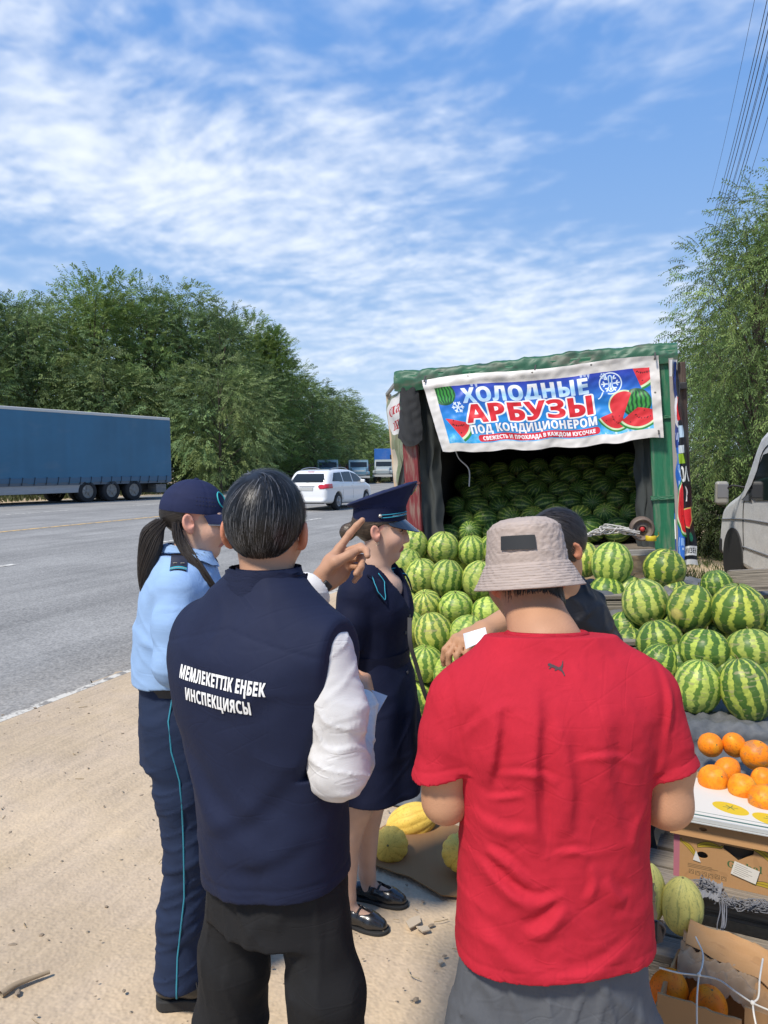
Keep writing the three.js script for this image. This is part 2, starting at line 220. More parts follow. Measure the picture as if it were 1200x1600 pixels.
  for (const [px, z, shp, w, h, turn, name, label] of [[1180, 13.2, near1, 0.66, 0.94, 0.4, 'ash_tree', 'light green tree with feathery leaves beside the truck on the right'], [1282, 12.2, near2, 0.66, 0.78, 2.2, 'ash_tree', 'taller tree cut off by the right edge of the photo'], [1180, 17.5, near3, 0.55, 0.84, 1.0, 'ash_tree', 'darker tree filling the gap behind the right post of the truck'], [1275, 17.5, near3, 0.75, 1.1, 3.9, 'ash_tree', 'dark tree standing behind the white van'], [1400, 18, near3, 0.9, 1.2, 5.2, 'ash_tree', 'dark tree outside the right edge behind the van'], [1100, 24, near3, 0.5, 0.70, 3.0, 'ash_tree', 'low dark tree just past the right edge of the truck roof'], [1130, 21, near3, 0.55, 0.74, 1.7, 'ash_tree', 'dark tree seen low between the green post and the van mirror']]) {
    const g = at(px, 760, z); plantTree(shp, name, label, 'tree', [g.x, gh(g.x, g.z), g.z], turn, w, h);
  }
  const bush = treeShape(31, { ...ash, H: 2.0, R: 1.5, trunk: 0.03, clumps: 16, clumpR: 0.6, low: 0.05, sprays: 40, leaf: 0.09, sprayL: 0.4, col: [0.050, 0.072, 0.030], twigs: true });
  for (const [px, z, s] of [[1078, 15, 0.7], [1112, 14.6, 0.85], [1150, 14.8, 0.8], [1185, 14.5, 0.9]]) { const g = at(px, 800, z); plantTree(bush, 'bush', 'dark twiggy bush at the foot of the trees on the right', 'bush', [g.x, gh(g.x, g.z), g.z], px, s, s, 'bushes at the foot of the right-hand trees'); }
  // grass: verge on the right and below the trees across the road
  const R = rngOf(77), lv = new Leaves();
  for (let k = 0; k < 26000; k++) { const x = 3.4 + 9 * R(), z = -(9.2 + 8.5 * R()); if (n2(x * 0.9, z * 0.7) < -0.28 + 0.25 * sst(11.8, 10, -z)) continue; const h = 0.05 + 0.11 * R(), c = 0.7 + 0.6 * R(); lv.add(onGround(x, z, -0.005), V(R() - 0.5, 1.2, R() - 0.5).normalize(), V(R() - 0.5, 0.2, R() - 0.5).normalize(), h, 0.012, [0.10 * c, 0.135 * c, 0.045 * c]); }
  const gr = part('grass', lv.build(), leafM, scene); gr.userData.kind = 'stuff'; tag(gr, 'patchy green grass on the verge between truck and trees', 'grass');
  const lv2 = new Leaves();
  for (let k = 0; k < 26000; k++) { const t = 20 + 130 * R(), s = FAR - 0.4 - 9 * R(), [x, z] = rp(s, t), h = 0.12 + 0.25 * R(), c = 0.6 + 0.7 * R(); lv2.add(onGround(x, z, -0.01), V(R() - 0.5, 1.2, R() - 0.5).normalize(), V(R() - 0.5, 0.2, R() - 0.5).normalize(), h, 0.09, [0.105 * c, 0.125 * c, 0.05 * c]); }
  const g2 = part('grass', lv2.build(), leafM, scene); g2.name = 'verge_grass'; g2.userData.kind = 'stuff'; tag(g2, 'rough grass on the far verge under the roadside trees', 'grass');
}
// ---------------------------------------------------------------- overhead lines
{
  const m = std([0.012, 0.012, 0.013], 0.6);
  const cols = [[1179, 0, 5.6], [1196, 12, 5.6], [1199, 24, 5.62], [1199, 52, 5.6], [1199, 84, 5.6], [1199, 92, 5.6], [1199, 120, 5.62], [1199, 140, 5.6], [1199, 186, 5.6]];
  cols.forEach(([px, py, dz], i) => { // each cable runs along the road, hanging a little
    const d = pxDir(px, py), side = 6.2, t = side / (d.x * RN.x + d.z * RN.z), a = d.clone().multiplyScalar(t).add(camera.position), pts = [];
    for (let k = -2; k <= 10; k++) { const q = a.clone().addScaledVector(RD, k * 4.2), s = (k + 2) / 12; q.y += -0.9 * 4 * (s * (1 - s)) + 0.9 * 4 * (2 / 12 * 10 / 12); pts.push(q); }
    const thick = [0.010, 0.016, 0.018, 0.02, 0.013, 0.013, 0.018, 0.016, 0.010].map((v) => v * 1.55)[i], unused = [0.010, 0.016, 0.018, 0.02, 0.013, 0.013, 0.018, 0.016, 0.010][i];
    const l = part(numbered('power_line'), tube(pts, thick, 40, 5), m, scene);
    tag(l, i === 0 ? 'thin leftmost overhead cable of the bundle at top right' : i === 8 ? 'thin lowest overhead cable at the right edge' : 'black overhead cable in the bundle at top right', 'power line', 'overhead cables at top right');
  });
}
// ---------------------------------------------------------------- vehicles
const M = {
  rubber: std([0.022, 0.022, 0.023], 0.9), black: std([0.02, 0.02, 0.022], 0.6), steel: std([0.35, 0.35, 0.36], 0.45, { metalness: 0.7 }), glass: new THREE.MeshPhysicalMaterial({ color: new THREE.Color().setRGB(0.018, 0.022, 0.025), roughness: 0.06 }),
  carWhite: new THREE.MeshPhysicalMaterial({ color: new THREE.Color().setRGB(0.78, 0.78, 0.77), roughness: 0.35, clearcoat: 1, clearcoatRoughness: 0.08 }), vanWhite: std([0.62, 0.62, 0.61], 0.4),
  red: new THREE.MeshPhysicalMaterial({ color: new THREE.Color().setRGB(0.5, 0.012, 0.02), roughness: 0.2, clearcoat: 1 }),
};
const dustBump = dataTex(128, 128, (u, v) => tileF(u, v, 7, 4, 10), false), dustMemo = new Map();
function dusty(c, amt = 0.25, scale = 5, rough = 0.75, seed = 1) { // paint or rubber with patches of road dust
  const key = JSON.stringify([c, amt, scale, rough]); if (dustMemo.has(key)) return dustMemo.get(key);
  const m = std([1, 1, 1], rough, { map: dataTex(192, 192, (u, v) => { const k = tileF(u, v, scale, 5, seed), g = tile(u, v, 90, seed + 3), w = sst(0.45, 0.75, k) * amt, t = 0.9 + 0.2 * (g - 0.5) + 0.25 * (k - 0.5); return [lerp(c[0], 0.30, w) * t, lerp(c[1], 0.26, w) * t, lerp(c[2], 0.2, w) * t]; }), bumpMap: dustBump, bumpScale: 0.006 }); dustMemo.set(key, m); return m;
}
function wheel(parent, x, y, z, r, w, rimMat, name = 'wheel') { // axis along x
  const t = new THREE.Group(); t.name = name; t.position.set(x, y, z); parent.add(t);
  const prof = [[r * 0.60, -w / 2], [r * 0.90, -w / 2], [r * 0.98, -w * 0.40], [r, -w * 0.25], [r, w * 0.25], [r * 0.98, w * 0.40], [r * 0.90, w / 2], [r * 0.60, w / 2]].map((p) => new THREE.Vector2(...p));
  part('tyre', new THREE.LatheGeometry(prof, 36).rotateZ(Math.PI / 2), M.rubber, t);
  const s = x < 0 ? -1 : 1, list = [new THREE.LatheGeometry([[r * 0.61, -0.03], [r * 0.61, 0.03], [r * 0.54, 0.035], [r * 0.50, 0.01], [r * 0.20, 0.0], [r * 0.18, 0.05], [0.001, 0.05]].map((p) => new THREE.Vector2(p[0], p[1] + w * 0.38)), 30).rotateZ(-s * Math.PI / 2)];
  for (let k = 0; k < 5; k++) { const a = k * 72 * DEG, g = new THREE.BoxGeometry(0.05, r * 0.40, r * 0.15); g.translate(s * (w * 0.40), r * 0.36, 0); g.rotateX(a); list.push(g); }
  part('rim', list, rimMat, t); return t;
}
function extr(poly, w, bevel = 0.03) { // side profile [z(back+), y] -> solid across x
  const s = new THREE.Shape(poly.map(([z, y]) => new THREE.Vector2(z, y))), g = new THREE.ExtrudeGeometry(s, { depth: w - 2 * bevel, bevelEnabled: true, bevelSize: bevel, bevelThickness: bevel, bevelSegments: 3, curveSegments: 8 });
  g.translate(0, 0, -(w - 2 * bevel) / 2); g.rotateY(-Math.PI / 2); return g; // shape x -> +z, depth -> -x
}
function smoothPoly(pts, n = 4) { const c = new THREE.CatmullRomCurve3(pts.map(([a, b]) => V(a, b, 0)), true, 'catmullrom', 0.35); return c.getPoints(pts.length * n).slice(0, -1).map((p) => [p.x, p.y]); }
{ // long curtain-sided trailer
  const rear = at(267, 751, 38), t = thing('semi_trailer', 'long blue curtain-sided trailer parked across the road', 'trailer', [rear.x - 1.08, gh(rear.x, rear.z), rear.z - 0.63]); t.rotation.y = 150 * DEG; // local -z points to its nose
  const y0 = rear.y - gh(rear.x, rear.z), L = 13.6; t.userData.y0 = y0;
  const tarp = std([1, 1, 1], 0.55, { map: dataTex(1024, 256, (u, v) => { const k = 0.9 + 0.28 * (tileF(u, v, 8, 5, 3, 3) - 0.5) + 0.10 * (tile(u, v, 60, 5, 2) - 0.5), d = 0.18 * sst(0.62, 0.9, tileF(u, v, 12, 4, 17, 4)); return [lerp(0.038, 0.2, d) * k, lerp(0.165, 0.25, d) * k, lerp(0.275, 0.28, d) * k]; }) });
  const side = (s) => { const nx = 130, ny = 24, g = new THREE.PlaneGeometry(L, 3.0, nx, ny), p = g.attributes.position; for (let i = 0; i < p.count; i++) { const a = p.getX(i) + L / 2, b = p.getY(i), edge = sst(1.3, 0.1, a); p.setZ(i, 0.012 * n2(a * 1.1, b * 0.25) + edge * (0.035 * Math.sin((a * 1.1 + b) * 7 + n2(a, b) * 2)) - 0.05 * sst(0.06, 0, a)); } g.computeVertexNormals(); g.rotateY(s * Math.PI / 2); g.translate(s * 1.25, y0 + 1.5, -L / 2); return g; };
  // local +x is the side toward the camera when turned 150 degrees?  both sides carry a curtain
  for (const s of [-1, 1]) {
    part('side_curtain', side(s), tarp, t); part('curtain_valance', box(0.02, 0.20, L, s * 1.262, y0 + 0.13, -L / 2), std([0.06, 0.13, 0.20], 0.6), t);
    for (let k = 0; k < 24; k++) part('curtain_buckle', bar([s * 1.278, y0 + 0.26, -0.3 - k * 0.56], [s * 1.268, y0 - 0.06, -0.36 - k * 0.56], 0.045, 0.012), M.black, t);
    part('underrun_guard', box(0.04, 0.42, 5.2, s * 1.2, 0.68, -7.7, 0.01), dusty([0.42, 0.42, 0.42], 0.4), t);
    for (let k = 0; k < 3; k++) wheel(t, s * 1.06, 0.50, -2.35 - k * 1.31, 0.50, 0.38, dusty([0.25, 0.24, 0.22], 0.6)); part('mudflap', box(0.03, 0.75, 0.02, s * 1.06 + 0.15, 0.72, -1.65), M.black, t);
    part('landing_leg', box(0.12, 0.9, 0.12, s * 0.9, 0.65, -10.2), M.black, t);
  }
  part('roof', box(2.54, 0.13, L + 0.04, 0, y0 + 3.06, -L / 2, 0.03), std([0.62, 0.60, 0.55], 0.7), t);
  part('rear_door', box(2.48, 3.0, 0.06, 0, y0 + 1.5, 0.02), std([0.10, 0.16, 0.22], 0.6), t); part('floor', box(2.5, 0.14, L, 0, y0 - 0.02, -L / 2 - 0.01), std([0.10, 0.13, 0.16], 0.6), t); part('chassis', [box(0.14, 0.3, L - 0.6, -0.5, y0 - 0.25, -L / 2), box(0.14, 0.3, L - 0.6, 0.5, y0 - 0.25, -L / 2)], M.black, t);
  part('tool_box', box(2.3, 0.42, 0.65, 0, y0 - 0.36, -0.55, 0.02), dusty([0.20, 0.20, 0.20], 0.5), t); part('spare_wheel', new THREE.TorusGeometry(0.32, 0.16, 12, 24).rotateX(Math.PI / 2).translate(0.6, 0.55, -6.2), M.rubber, t);
}
// three old lorries far down the road, seen from the front
function lorry(label, px, py, z, turn, cargo, cargoC, cab) {
  const p = at(px, py, z), t = thing('old_lorry', label, 'lorry', [p.x, p.y, p.z]); t.rotation.y = turn; // nose +z toward the camera
  const cm = dusty(cab, 0.25, 4, 0.5, 3), hood = smoothPoly([[2.0, 0.75], [2.05, 1.25], [1.1, 1.42], [0.8, 1.45], [0.8, 0.75]], 3);
  part('cab', [extr([[0.75, 0.8], [0.8, 1.45], [0.55, 2.15], [-0.55, 2.18], [-0.7, 0.8]], 1.9, 0.06)], cm, t); part('bonnet', extr(hood, 1.35, 0.06), cm, t);
  part('windscreen', (() => { const g = new THREE.PlaneGeometry(1.6, 0.52); g.rotateX(-0.34); g.translate(0, 1.80, 0.745); return g; })(), M.glass, t); part('cab_roof', box(1.86, 0.08, 1.2, 0, 2.22, 0.0, 0.03), cm, t);
  part('grille', box(1.0, 0.42, 0.06, 0, 1.05, 2.13, 0.02), std([0.5, 0.5, 0.48], 0.5), t); for (const s of [-1, 1]) { part('headlight', new THREE.CylinderGeometry(0.11, 0.11, 0.06, 18).rotateX(Math.PI / 2).translate(s * 0.72, 1.02, 2.1), M.steel, t); part('fender', box(0.42, 0.36, 1.1, s * 0.80, 0.98, 1.55, 0.12), cm, t); part('side_mirror', box(0.14, 0.26, 0.05, s * 1.12, 1.75, 0.7, 0.02), M.black, t); wheel(t, s * 0.85, 0.48, 1.3, 0.48, 0.26, M.black); wheel(t, s * 0.85, 0.48, -2.4, 0.48, 0.4, M.black); }
  part('front_bumper', box(2.0, 0.22, 0.14, 0, 0.62, 2.2, 0.03), std([0.42, 0.42, 0.4], 0.6), t); part('chassis', box(0.9, 0.2, 5.4, 0, 0.7, -0.9), M.black, t);
  const h = cargo; part('cargo_bed', [box(2.3, h, 3.8, 0, 1.05 + h / 2, -2.75, 0.03)], dusty(cargoC, 0.15, 4, 0.6, 5), t); if (h < 1) for (let k = 0; k < 3; k++) part('side_board', box(2.36, 0.14, 3.84, 0, 1.2 + k * 0.22, -2.75, 0.01), dusty(cargoC, 0.4, 4, 0.7, 8), t); else { part('hatch', box(0.45, 0.42, 0.03, 0.72, 2.55, -0.83, 0.01), M.black, t); }
  return t;
}
lorry('pale blue old lorry partly hidden behind the white car roof', 512, 757, 70, 0.12, 0.7, [0.20, 0.075, 0.055], [0.22, 0.36, 0.42]);
lorry('blue old lorry with a low rust-red bed, in the middle of three', 560, 755, 74, 0.08, 0.72, [0.22, 0.07, 0.05], [0.14, 0.28, 0.38]);
lorry('old lorry with a tall bright blue cargo box beside the stall truck', 601, 752.5, 78, -0.1, 2.35, [0.015, 0.13, 0.46], [0.34, 0.40, 0.42]);
{ // white light lorry at the right edge, nose away to the left
  const p = at(1141, 893, 10.9), t = thing('white_van', 'white cab-and-box van at the right edge with a large door mirror', 'van', [p.x, gh(p.x, p.z), p.z - 0.30 + 0.6]); t.rotation.y = -8 * DEG; // nose -z, its left side seen at a slant
  const W = 2.0, vp = dusty([0.80, 0.80, 0.79], 0.10, 6, 0.4, 4);
  const cab = extr(smoothPoly([[1.75, 0.42], [1.75, 2.05], [1.35, 2.12], [0.75, 2.02], [0.05, 1.32], [-0.62, 1.10], [-0.85, 0.95], [-0.92, 0.50], [-0.45, 0.42]], 4), W, 0.09); cab.translate(1.0, 0, -0.0);
  part('cab', cab, vp, t);
  const wx = -0.012, q = (pts) => { const g = new THREE.BufferGeometry(); g.setAttribute('position', new THREE.Float32BufferAttribute(pts.map(([z, y]) => [wx, y, z]).flat(), 3)); const n = []; for (let i = 1; i < pts.length - 1; i++) n.push(0, i, i + 1); g.setIndex(n); g.computeVertexNormals(); return g; };
  part('door_window', q([[0.30, 1.34], [0.42, 1.36], [0.86, 1.86], [1.38, 1.92], [1.38, 1.30], [0.55, 1.26]]), M.glass, t); part('quarter_window', q([[0.02, 1.24], [0.24, 1.31], [0.34, 1.36], [0.48, 1.24]]), M.glass, t);
  part('windscreen', (() => { const g = new THREE.PlaneGeometry(1.66, 0.92); g.rotateY(Math.PI); g.rotateX(0.82); g.translate(1.0, 1.70, 0.36); return g; })(), M.glass, t);
  const line = (pts, r = 0.007) => tube(pts.map(([z, y]) => [-0.004, y, z]), r, 0, 4);
  part('door_gap', line([[0.15, 0.55], [0.10, 1.0], [0.14, 1.25], [0.55, 1.55], [0.86, 1.92], [1.42, 1.98], [1.46, 1.2], [1.44, 0.55]]), M.black, t); part('door_trim', line([[-0.85, 0.92], [0.1, 0.98], [1.44, 1.0]], 0.012), M.steel, t); part('sill_trim', line([[0.1, 0.60], [1.5, 0.58]], 0.012), M.steel, t); part('door_handle', box(0.03, 0.05, 0.2, -0.02, 1.08, 1.25, 0.012), M.black, t);
  const arch = new THREE.CylinderGeometry(0.43, 0.43, 0.10, 32).rotateZ(Math.PI / 2); arch.translate(0.03, 0.40, -0.30); part('wheel_arch', arch, M.black, t);
  const wg = wheel(t, -0.001, 0.345, -0.30, 0.345, 0.2, std([0.32, 0.31, 0.29], 0.7)); wg.position.x = 0.11; wheel(t, 1.85, 0.345, -0.30, 0.345, 0.2, M.steel);
  part('mirror_arm', tube([[0.02, 1.42, 0.12], [-0.14, 1.44, 0.0], [-0.2, 1.36, -0.06]], 0.014), M.black, t); part('door_mirror', (() => { const g = new RoundedBoxGeometry(0.18, 0.33, 0.10, 4, 0.045); g.translate(-0.24, 1.34, -0.08); return g; })(), std([0.30, 0.29, 0.26], 0.35), t); part('mirror_glass', box(0.14, 0.19, 0.012, -0.24, 1.37, -0.028, 0.004), M.steel, t);
  part('front_bumper', box(2.02, 0.26, 0.2, 1.0, 0.52, -0.92, 0.06), M.black, t);
  part('cargo_box', [box(2.25, 2.1, 3.4, 1.0, 1.78, 3.55, 0.03)], vp, t); part('box_skirt', box(2.27, 0.16, 3.42, 1.0, 0.80, 3.56, 0.02), std([0.36, 0.36, 0.36], 0.5), t); part('chassis', box(0.9, 0.22, 5.0, 1.0, 0.55, 2.6), M.black, t);
  for (const x of [0.15, 1.85]) wheel(t, x, 0.345, 4.1, 0.345, 0.22, M.steel);
}
// ---------------------------------------------------------------- the lorry the melons are sold from
const TP = V(1.40, 0, -6.60); TP.y = gh(TP.x, TP.z);
const TM = new THREE.Matrix4().makeRotationFromEuler(new THREE.Euler(0, -17 * DEG, 3.1 * DEG, 'YXZ')).setPosition(TP);
const tw = (x, y, z) => V(x, y, z).applyMatrix4(TM); // stall-truck axes to the world
function onTruck(t) { t.position.copy(TP); t.rotation.set(0, -17 * DEG, 3.1 * DEG, 'YXZ'); return t; }
function cloth(nx, ny, fn, thick = 0) { // fn(u,v) -> Vector3; v runs down
  const g = new THREE.PlaneGeometry(1, 1, nx, ny), p = g.attributes.position; for (let j = 0; j <= ny; j++) for (let i = 0; i <= nx; i++) { const q = fn(i / nx, j / ny); p.setXYZ(j * (nx + 1) + i, q.x, q.y, q.z); } g.computeVertexNormals();
  if (!thick) return g; const b = g.clone(), bp = b.attributes.position, bn = g.attributes.normal; for (let i = 0; i < bp.count; i++) bp.setXYZ(i, bp.getX(i) - bn.getX(i) * thick, bp.getY(i) - bn.getY(i) * thick, bp.getZ(i) - bn.getZ(i) * thick); const ix = b.index.array; for (let i = 0; i < ix.length; i += 3) { const k = ix[i]; ix[i] = ix[i + 1]; ix[i + 1] = k; } b.computeVertexNormals(); return mergeGeometries([g, b]);
}
const greenPaint = dusty([0.012, 0.17, 0.075], 0.35, 5, 0.5, 12), darkCloth = std([0.026, 0.027, 0.029], 0.9, { side: THREE.DoubleSide });
{
  const t = onTruck(thing('stall_truck', 'old green and red cargo truck with open back heaped with watermelons', 'truck'));
  const B = 0.95, T = 2.52, hw = 1.10, L = 4.6;
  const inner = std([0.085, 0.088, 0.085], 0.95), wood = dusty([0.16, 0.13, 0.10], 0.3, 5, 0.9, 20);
  part('bed', box(2 * hw + 0.1, 0.12, L, 0, B - 0.06, -L / 2), wood, t); part('tail_ledge', box(2 * hw + 0.12, 0.16, 0.06, 0, B - 0.085, 0.03, 0.01), dusty([0.30, 0.29, 0.27], 0.5), t);
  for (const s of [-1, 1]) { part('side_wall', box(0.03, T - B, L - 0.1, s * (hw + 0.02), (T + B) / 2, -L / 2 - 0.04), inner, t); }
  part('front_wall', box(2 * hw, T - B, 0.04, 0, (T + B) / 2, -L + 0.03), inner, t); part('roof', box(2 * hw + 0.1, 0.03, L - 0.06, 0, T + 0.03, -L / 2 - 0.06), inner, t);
  const redPaint = dusty([0.20, 0.018, 0.022], 0.55, 6, 0.6, 30);
  part('red_post', [box(0.135, 1.19, 0.09, -hw + 0.005, B + 0.61, 0.01, 0.008), box(0.15, 0.02, 0.1, -hw + 0.005, B + 0.66, 0.012)], redPaint, t); part('post_cap', box(0.13, 0.35, 0.085, -hw + 0.005, B + 1.39, 0.01, 0.008), greenPaint, t);
  part('green_post', [box(0.19, T - B + 0.05, 0.10, hw - 0.045, (T + B) / 2, 0.01, 0.012), box(0.03, T - B, 0.13, hw + 0.06, (T + B) / 2, 0.02, 0.006), box(0.21, 0.03, 0.12, hw - 0.05, B + 0.42, 0.02), box(0.20, 0.025, 0.115, hw - 0.045, B + 1.08, 0.02)], greenPaint, t);
  part('brown_post', box(0.07, T - B - 0.1, 0.06, hw + 0.125, (T + B) / 2, 0.0, 0.008), dusty([0.075, 0.045, 0.032], 0.4), t); part('hinge', [box(0.12, 0.07, 0.05, hw + 0.10, B + 0.40, 0.06, 0.01), box(0.12, 0.06, 0.05, hw + 0.10, B + 1.32, 0.06, 0.01)], M.black, t);
  // green tarpaulin folded over the front edge of the roof
  const roofTarp = cloth(90, 16, (u, v) => { const x = lerp(-hw - 0.10, hw + 0.10, u), w = 0.008 * n2(x * 3, v * 2) + 0.007 * n2(x * 11, v * 4 + 7), a = v * 2.1; const y = T + 0.10 + 0.008 * Math.sin(x * 2.6) + (v < 0.4 ? 0.02 * (v / 0.4) : 0.02 - 0.19 * (v - 0.4) / 0.6) + w, z = v < 0.4 ? -0.9 + 0.96 * (v / 0.4) : 0.06 + 0.03 * Math.sin((v - 0.4) * 4) + w; return V(x, y, z); }, 0.006);
  part('roof_tarp', roofTarp, std([1, 1, 1], 0.5, { map: dataTex(512, 128, (u, v) => { const k = tileF(u, v, 10, 5, 41, 3), d = sst(0.52, 0.75, k), w = sst(0.60, 0.72, tileF(u, v, 20, 4, 5, 6)); return [lerp(lerp(0.020, 0.10, d), 0.02, w * 0.5), lerp(lerp(0.105, 0.11, d), 0.03, w * 0.5), lerp(lerp(0.052, 0.075, d), 0.02, w * 0.5)]; }) }), t);
  part('roof_rail', [bar([-hw - 0.08, T + 0.03, 0.045], [hw + 0.08, T + 0.03, 0.045], 0.07, 0.06)], greenPaint, t);
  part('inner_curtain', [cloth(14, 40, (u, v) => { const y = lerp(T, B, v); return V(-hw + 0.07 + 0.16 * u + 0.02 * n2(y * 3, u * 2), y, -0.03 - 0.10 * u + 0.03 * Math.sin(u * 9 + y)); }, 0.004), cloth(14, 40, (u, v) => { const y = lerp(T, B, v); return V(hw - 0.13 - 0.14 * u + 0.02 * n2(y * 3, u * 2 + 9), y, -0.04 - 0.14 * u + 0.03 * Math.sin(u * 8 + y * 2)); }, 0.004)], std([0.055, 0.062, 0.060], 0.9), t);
  part('hanging_wire', tube([[-0.72, B + 0.98, -0.1], [-0.68, B + 0.86, -0.1], [-0.60, B + 0.76, -0.12], [-0.60, B + 0.60, -0.1]], 0.006), std([0.5, 0.5, 0.48], 0.6), t);
  part('rear_flap', box(0.94, 0.24, 0.03, 0.62, B - 0.17, 0.10, 0.004), std([1, 1, 1], 0.9, { map: dataTex(256, 256, (u, v) => { const a = tile(u, v, 34, 3, 12), b = tile(u + 0.3, v, 12, 4, 40), k = 0.55 + 0.75 * Math.max(a, b) - 0.25 * a * b; return [0.36 * k, 0.255 * k, 0.14 * k]; }), bumpMap: dataTex(128, 128, (u, v) => tile(u, v, 34, 3, 12), false), bumpScale: 0.006 }), t, 'pale pressed-chip board below the truck bed');
  part('chassis', [box(0.14, 0.22, L + 1.8, -0.42, 0.72, -L / 2 - 0.8), box(0.14, 0.22, L + 1.8, 0.42, 0.72, -L / 2 - 0.8)], M.black, t); for (const s of [-1, 1]) { wheel(t, s * 0.85, 0.48, -1.5, 0.48, 0.42, M.black); wheel(t, s * 0.85, 0.48, -5.6, 0.48, 0.28, M.black); }
  part('cab', extr([[-4.75, 0.75], [-4.75, 2.25], [-5.5, 2.25], [-6.0, 1.5], [-7.0, 1.35], [-7.1, 0.75]], 2.0, 0.06), greenPaint, t);
}
function slice(c, x, y, r, a0, a1) { c.beginPath(); c.moveTo(x, y); c.arc(x, y, r, a0, a1); c.closePath(); c.fillStyle = '#2f8a3a'; c.fill(); c.beginPath(); c.moveTo(x, y); c.arc(x, y, r * 0.92, a0, a1); c.closePath(); c.fillStyle = '#d9ecc0'; c.fill(); c.beginPath(); c.moveTo(x, y); c.arc(x, y, r * 0.84, a0, a1); c.closePath(); c.fillStyle = '#e2333a'; c.fill(); c.fillStyle = '#2a0c0c'; for (let k = 0; k < 12; k++) { const a = lerp(a0, a1, 0.15 + 0.7 * ((k * 0.618) % 1)), q = r * (0.3 + 0.42 * ((k * 0.37) % 1)); c.beginPath(); c.ellipse(x + q * Math.cos(a), y + q * Math.sin(a), r * 0.018, r * 0.03, a, 0, 7); c.fill(); } }
function melonPic(c, x, y, r) { c.save(); c.beginPath(); c.arc(x, y, r, 0, 7); c.fillStyle = '#3d9a3f'; c.fill(); c.clip(); c.strokeStyle = '#14532a'; c.lineWidth = r * 0.13; for (let k = -3; k <= 3; k++) { c.beginPath(); for (let i = 0; i <= 12; i++) { const a = i / 12 * Math.PI; c.lineTo(x + k * r * 0.3 * Math.sin(a) + (i % 2) * r * 0.05, y - r * Math.cos(a)); } c.stroke(); } c.restore(); }
function flake(c, x, y, r, col, w) { c.strokeStyle = col; c.lineWidth = w; for (let k = 0; k < 6; k++) { const a = k * Math.PI / 3, dx = Math.cos(a), dy = Math.sin(a); c.beginPath(); c.moveTo(x, y); c.lineTo(x + dx * r, y + dy * r); for (const s of [-1, 1]) { c.moveTo(x + dx * r * 0.6, y + dy * r * 0.6); c.lineTo(x + dx * r * 0.6 + Math.cos(a + s) * r * 0.35, y + dy * r * 0.6 + Math.sin(a + s) * r * 0.35); } c.stroke(); } }
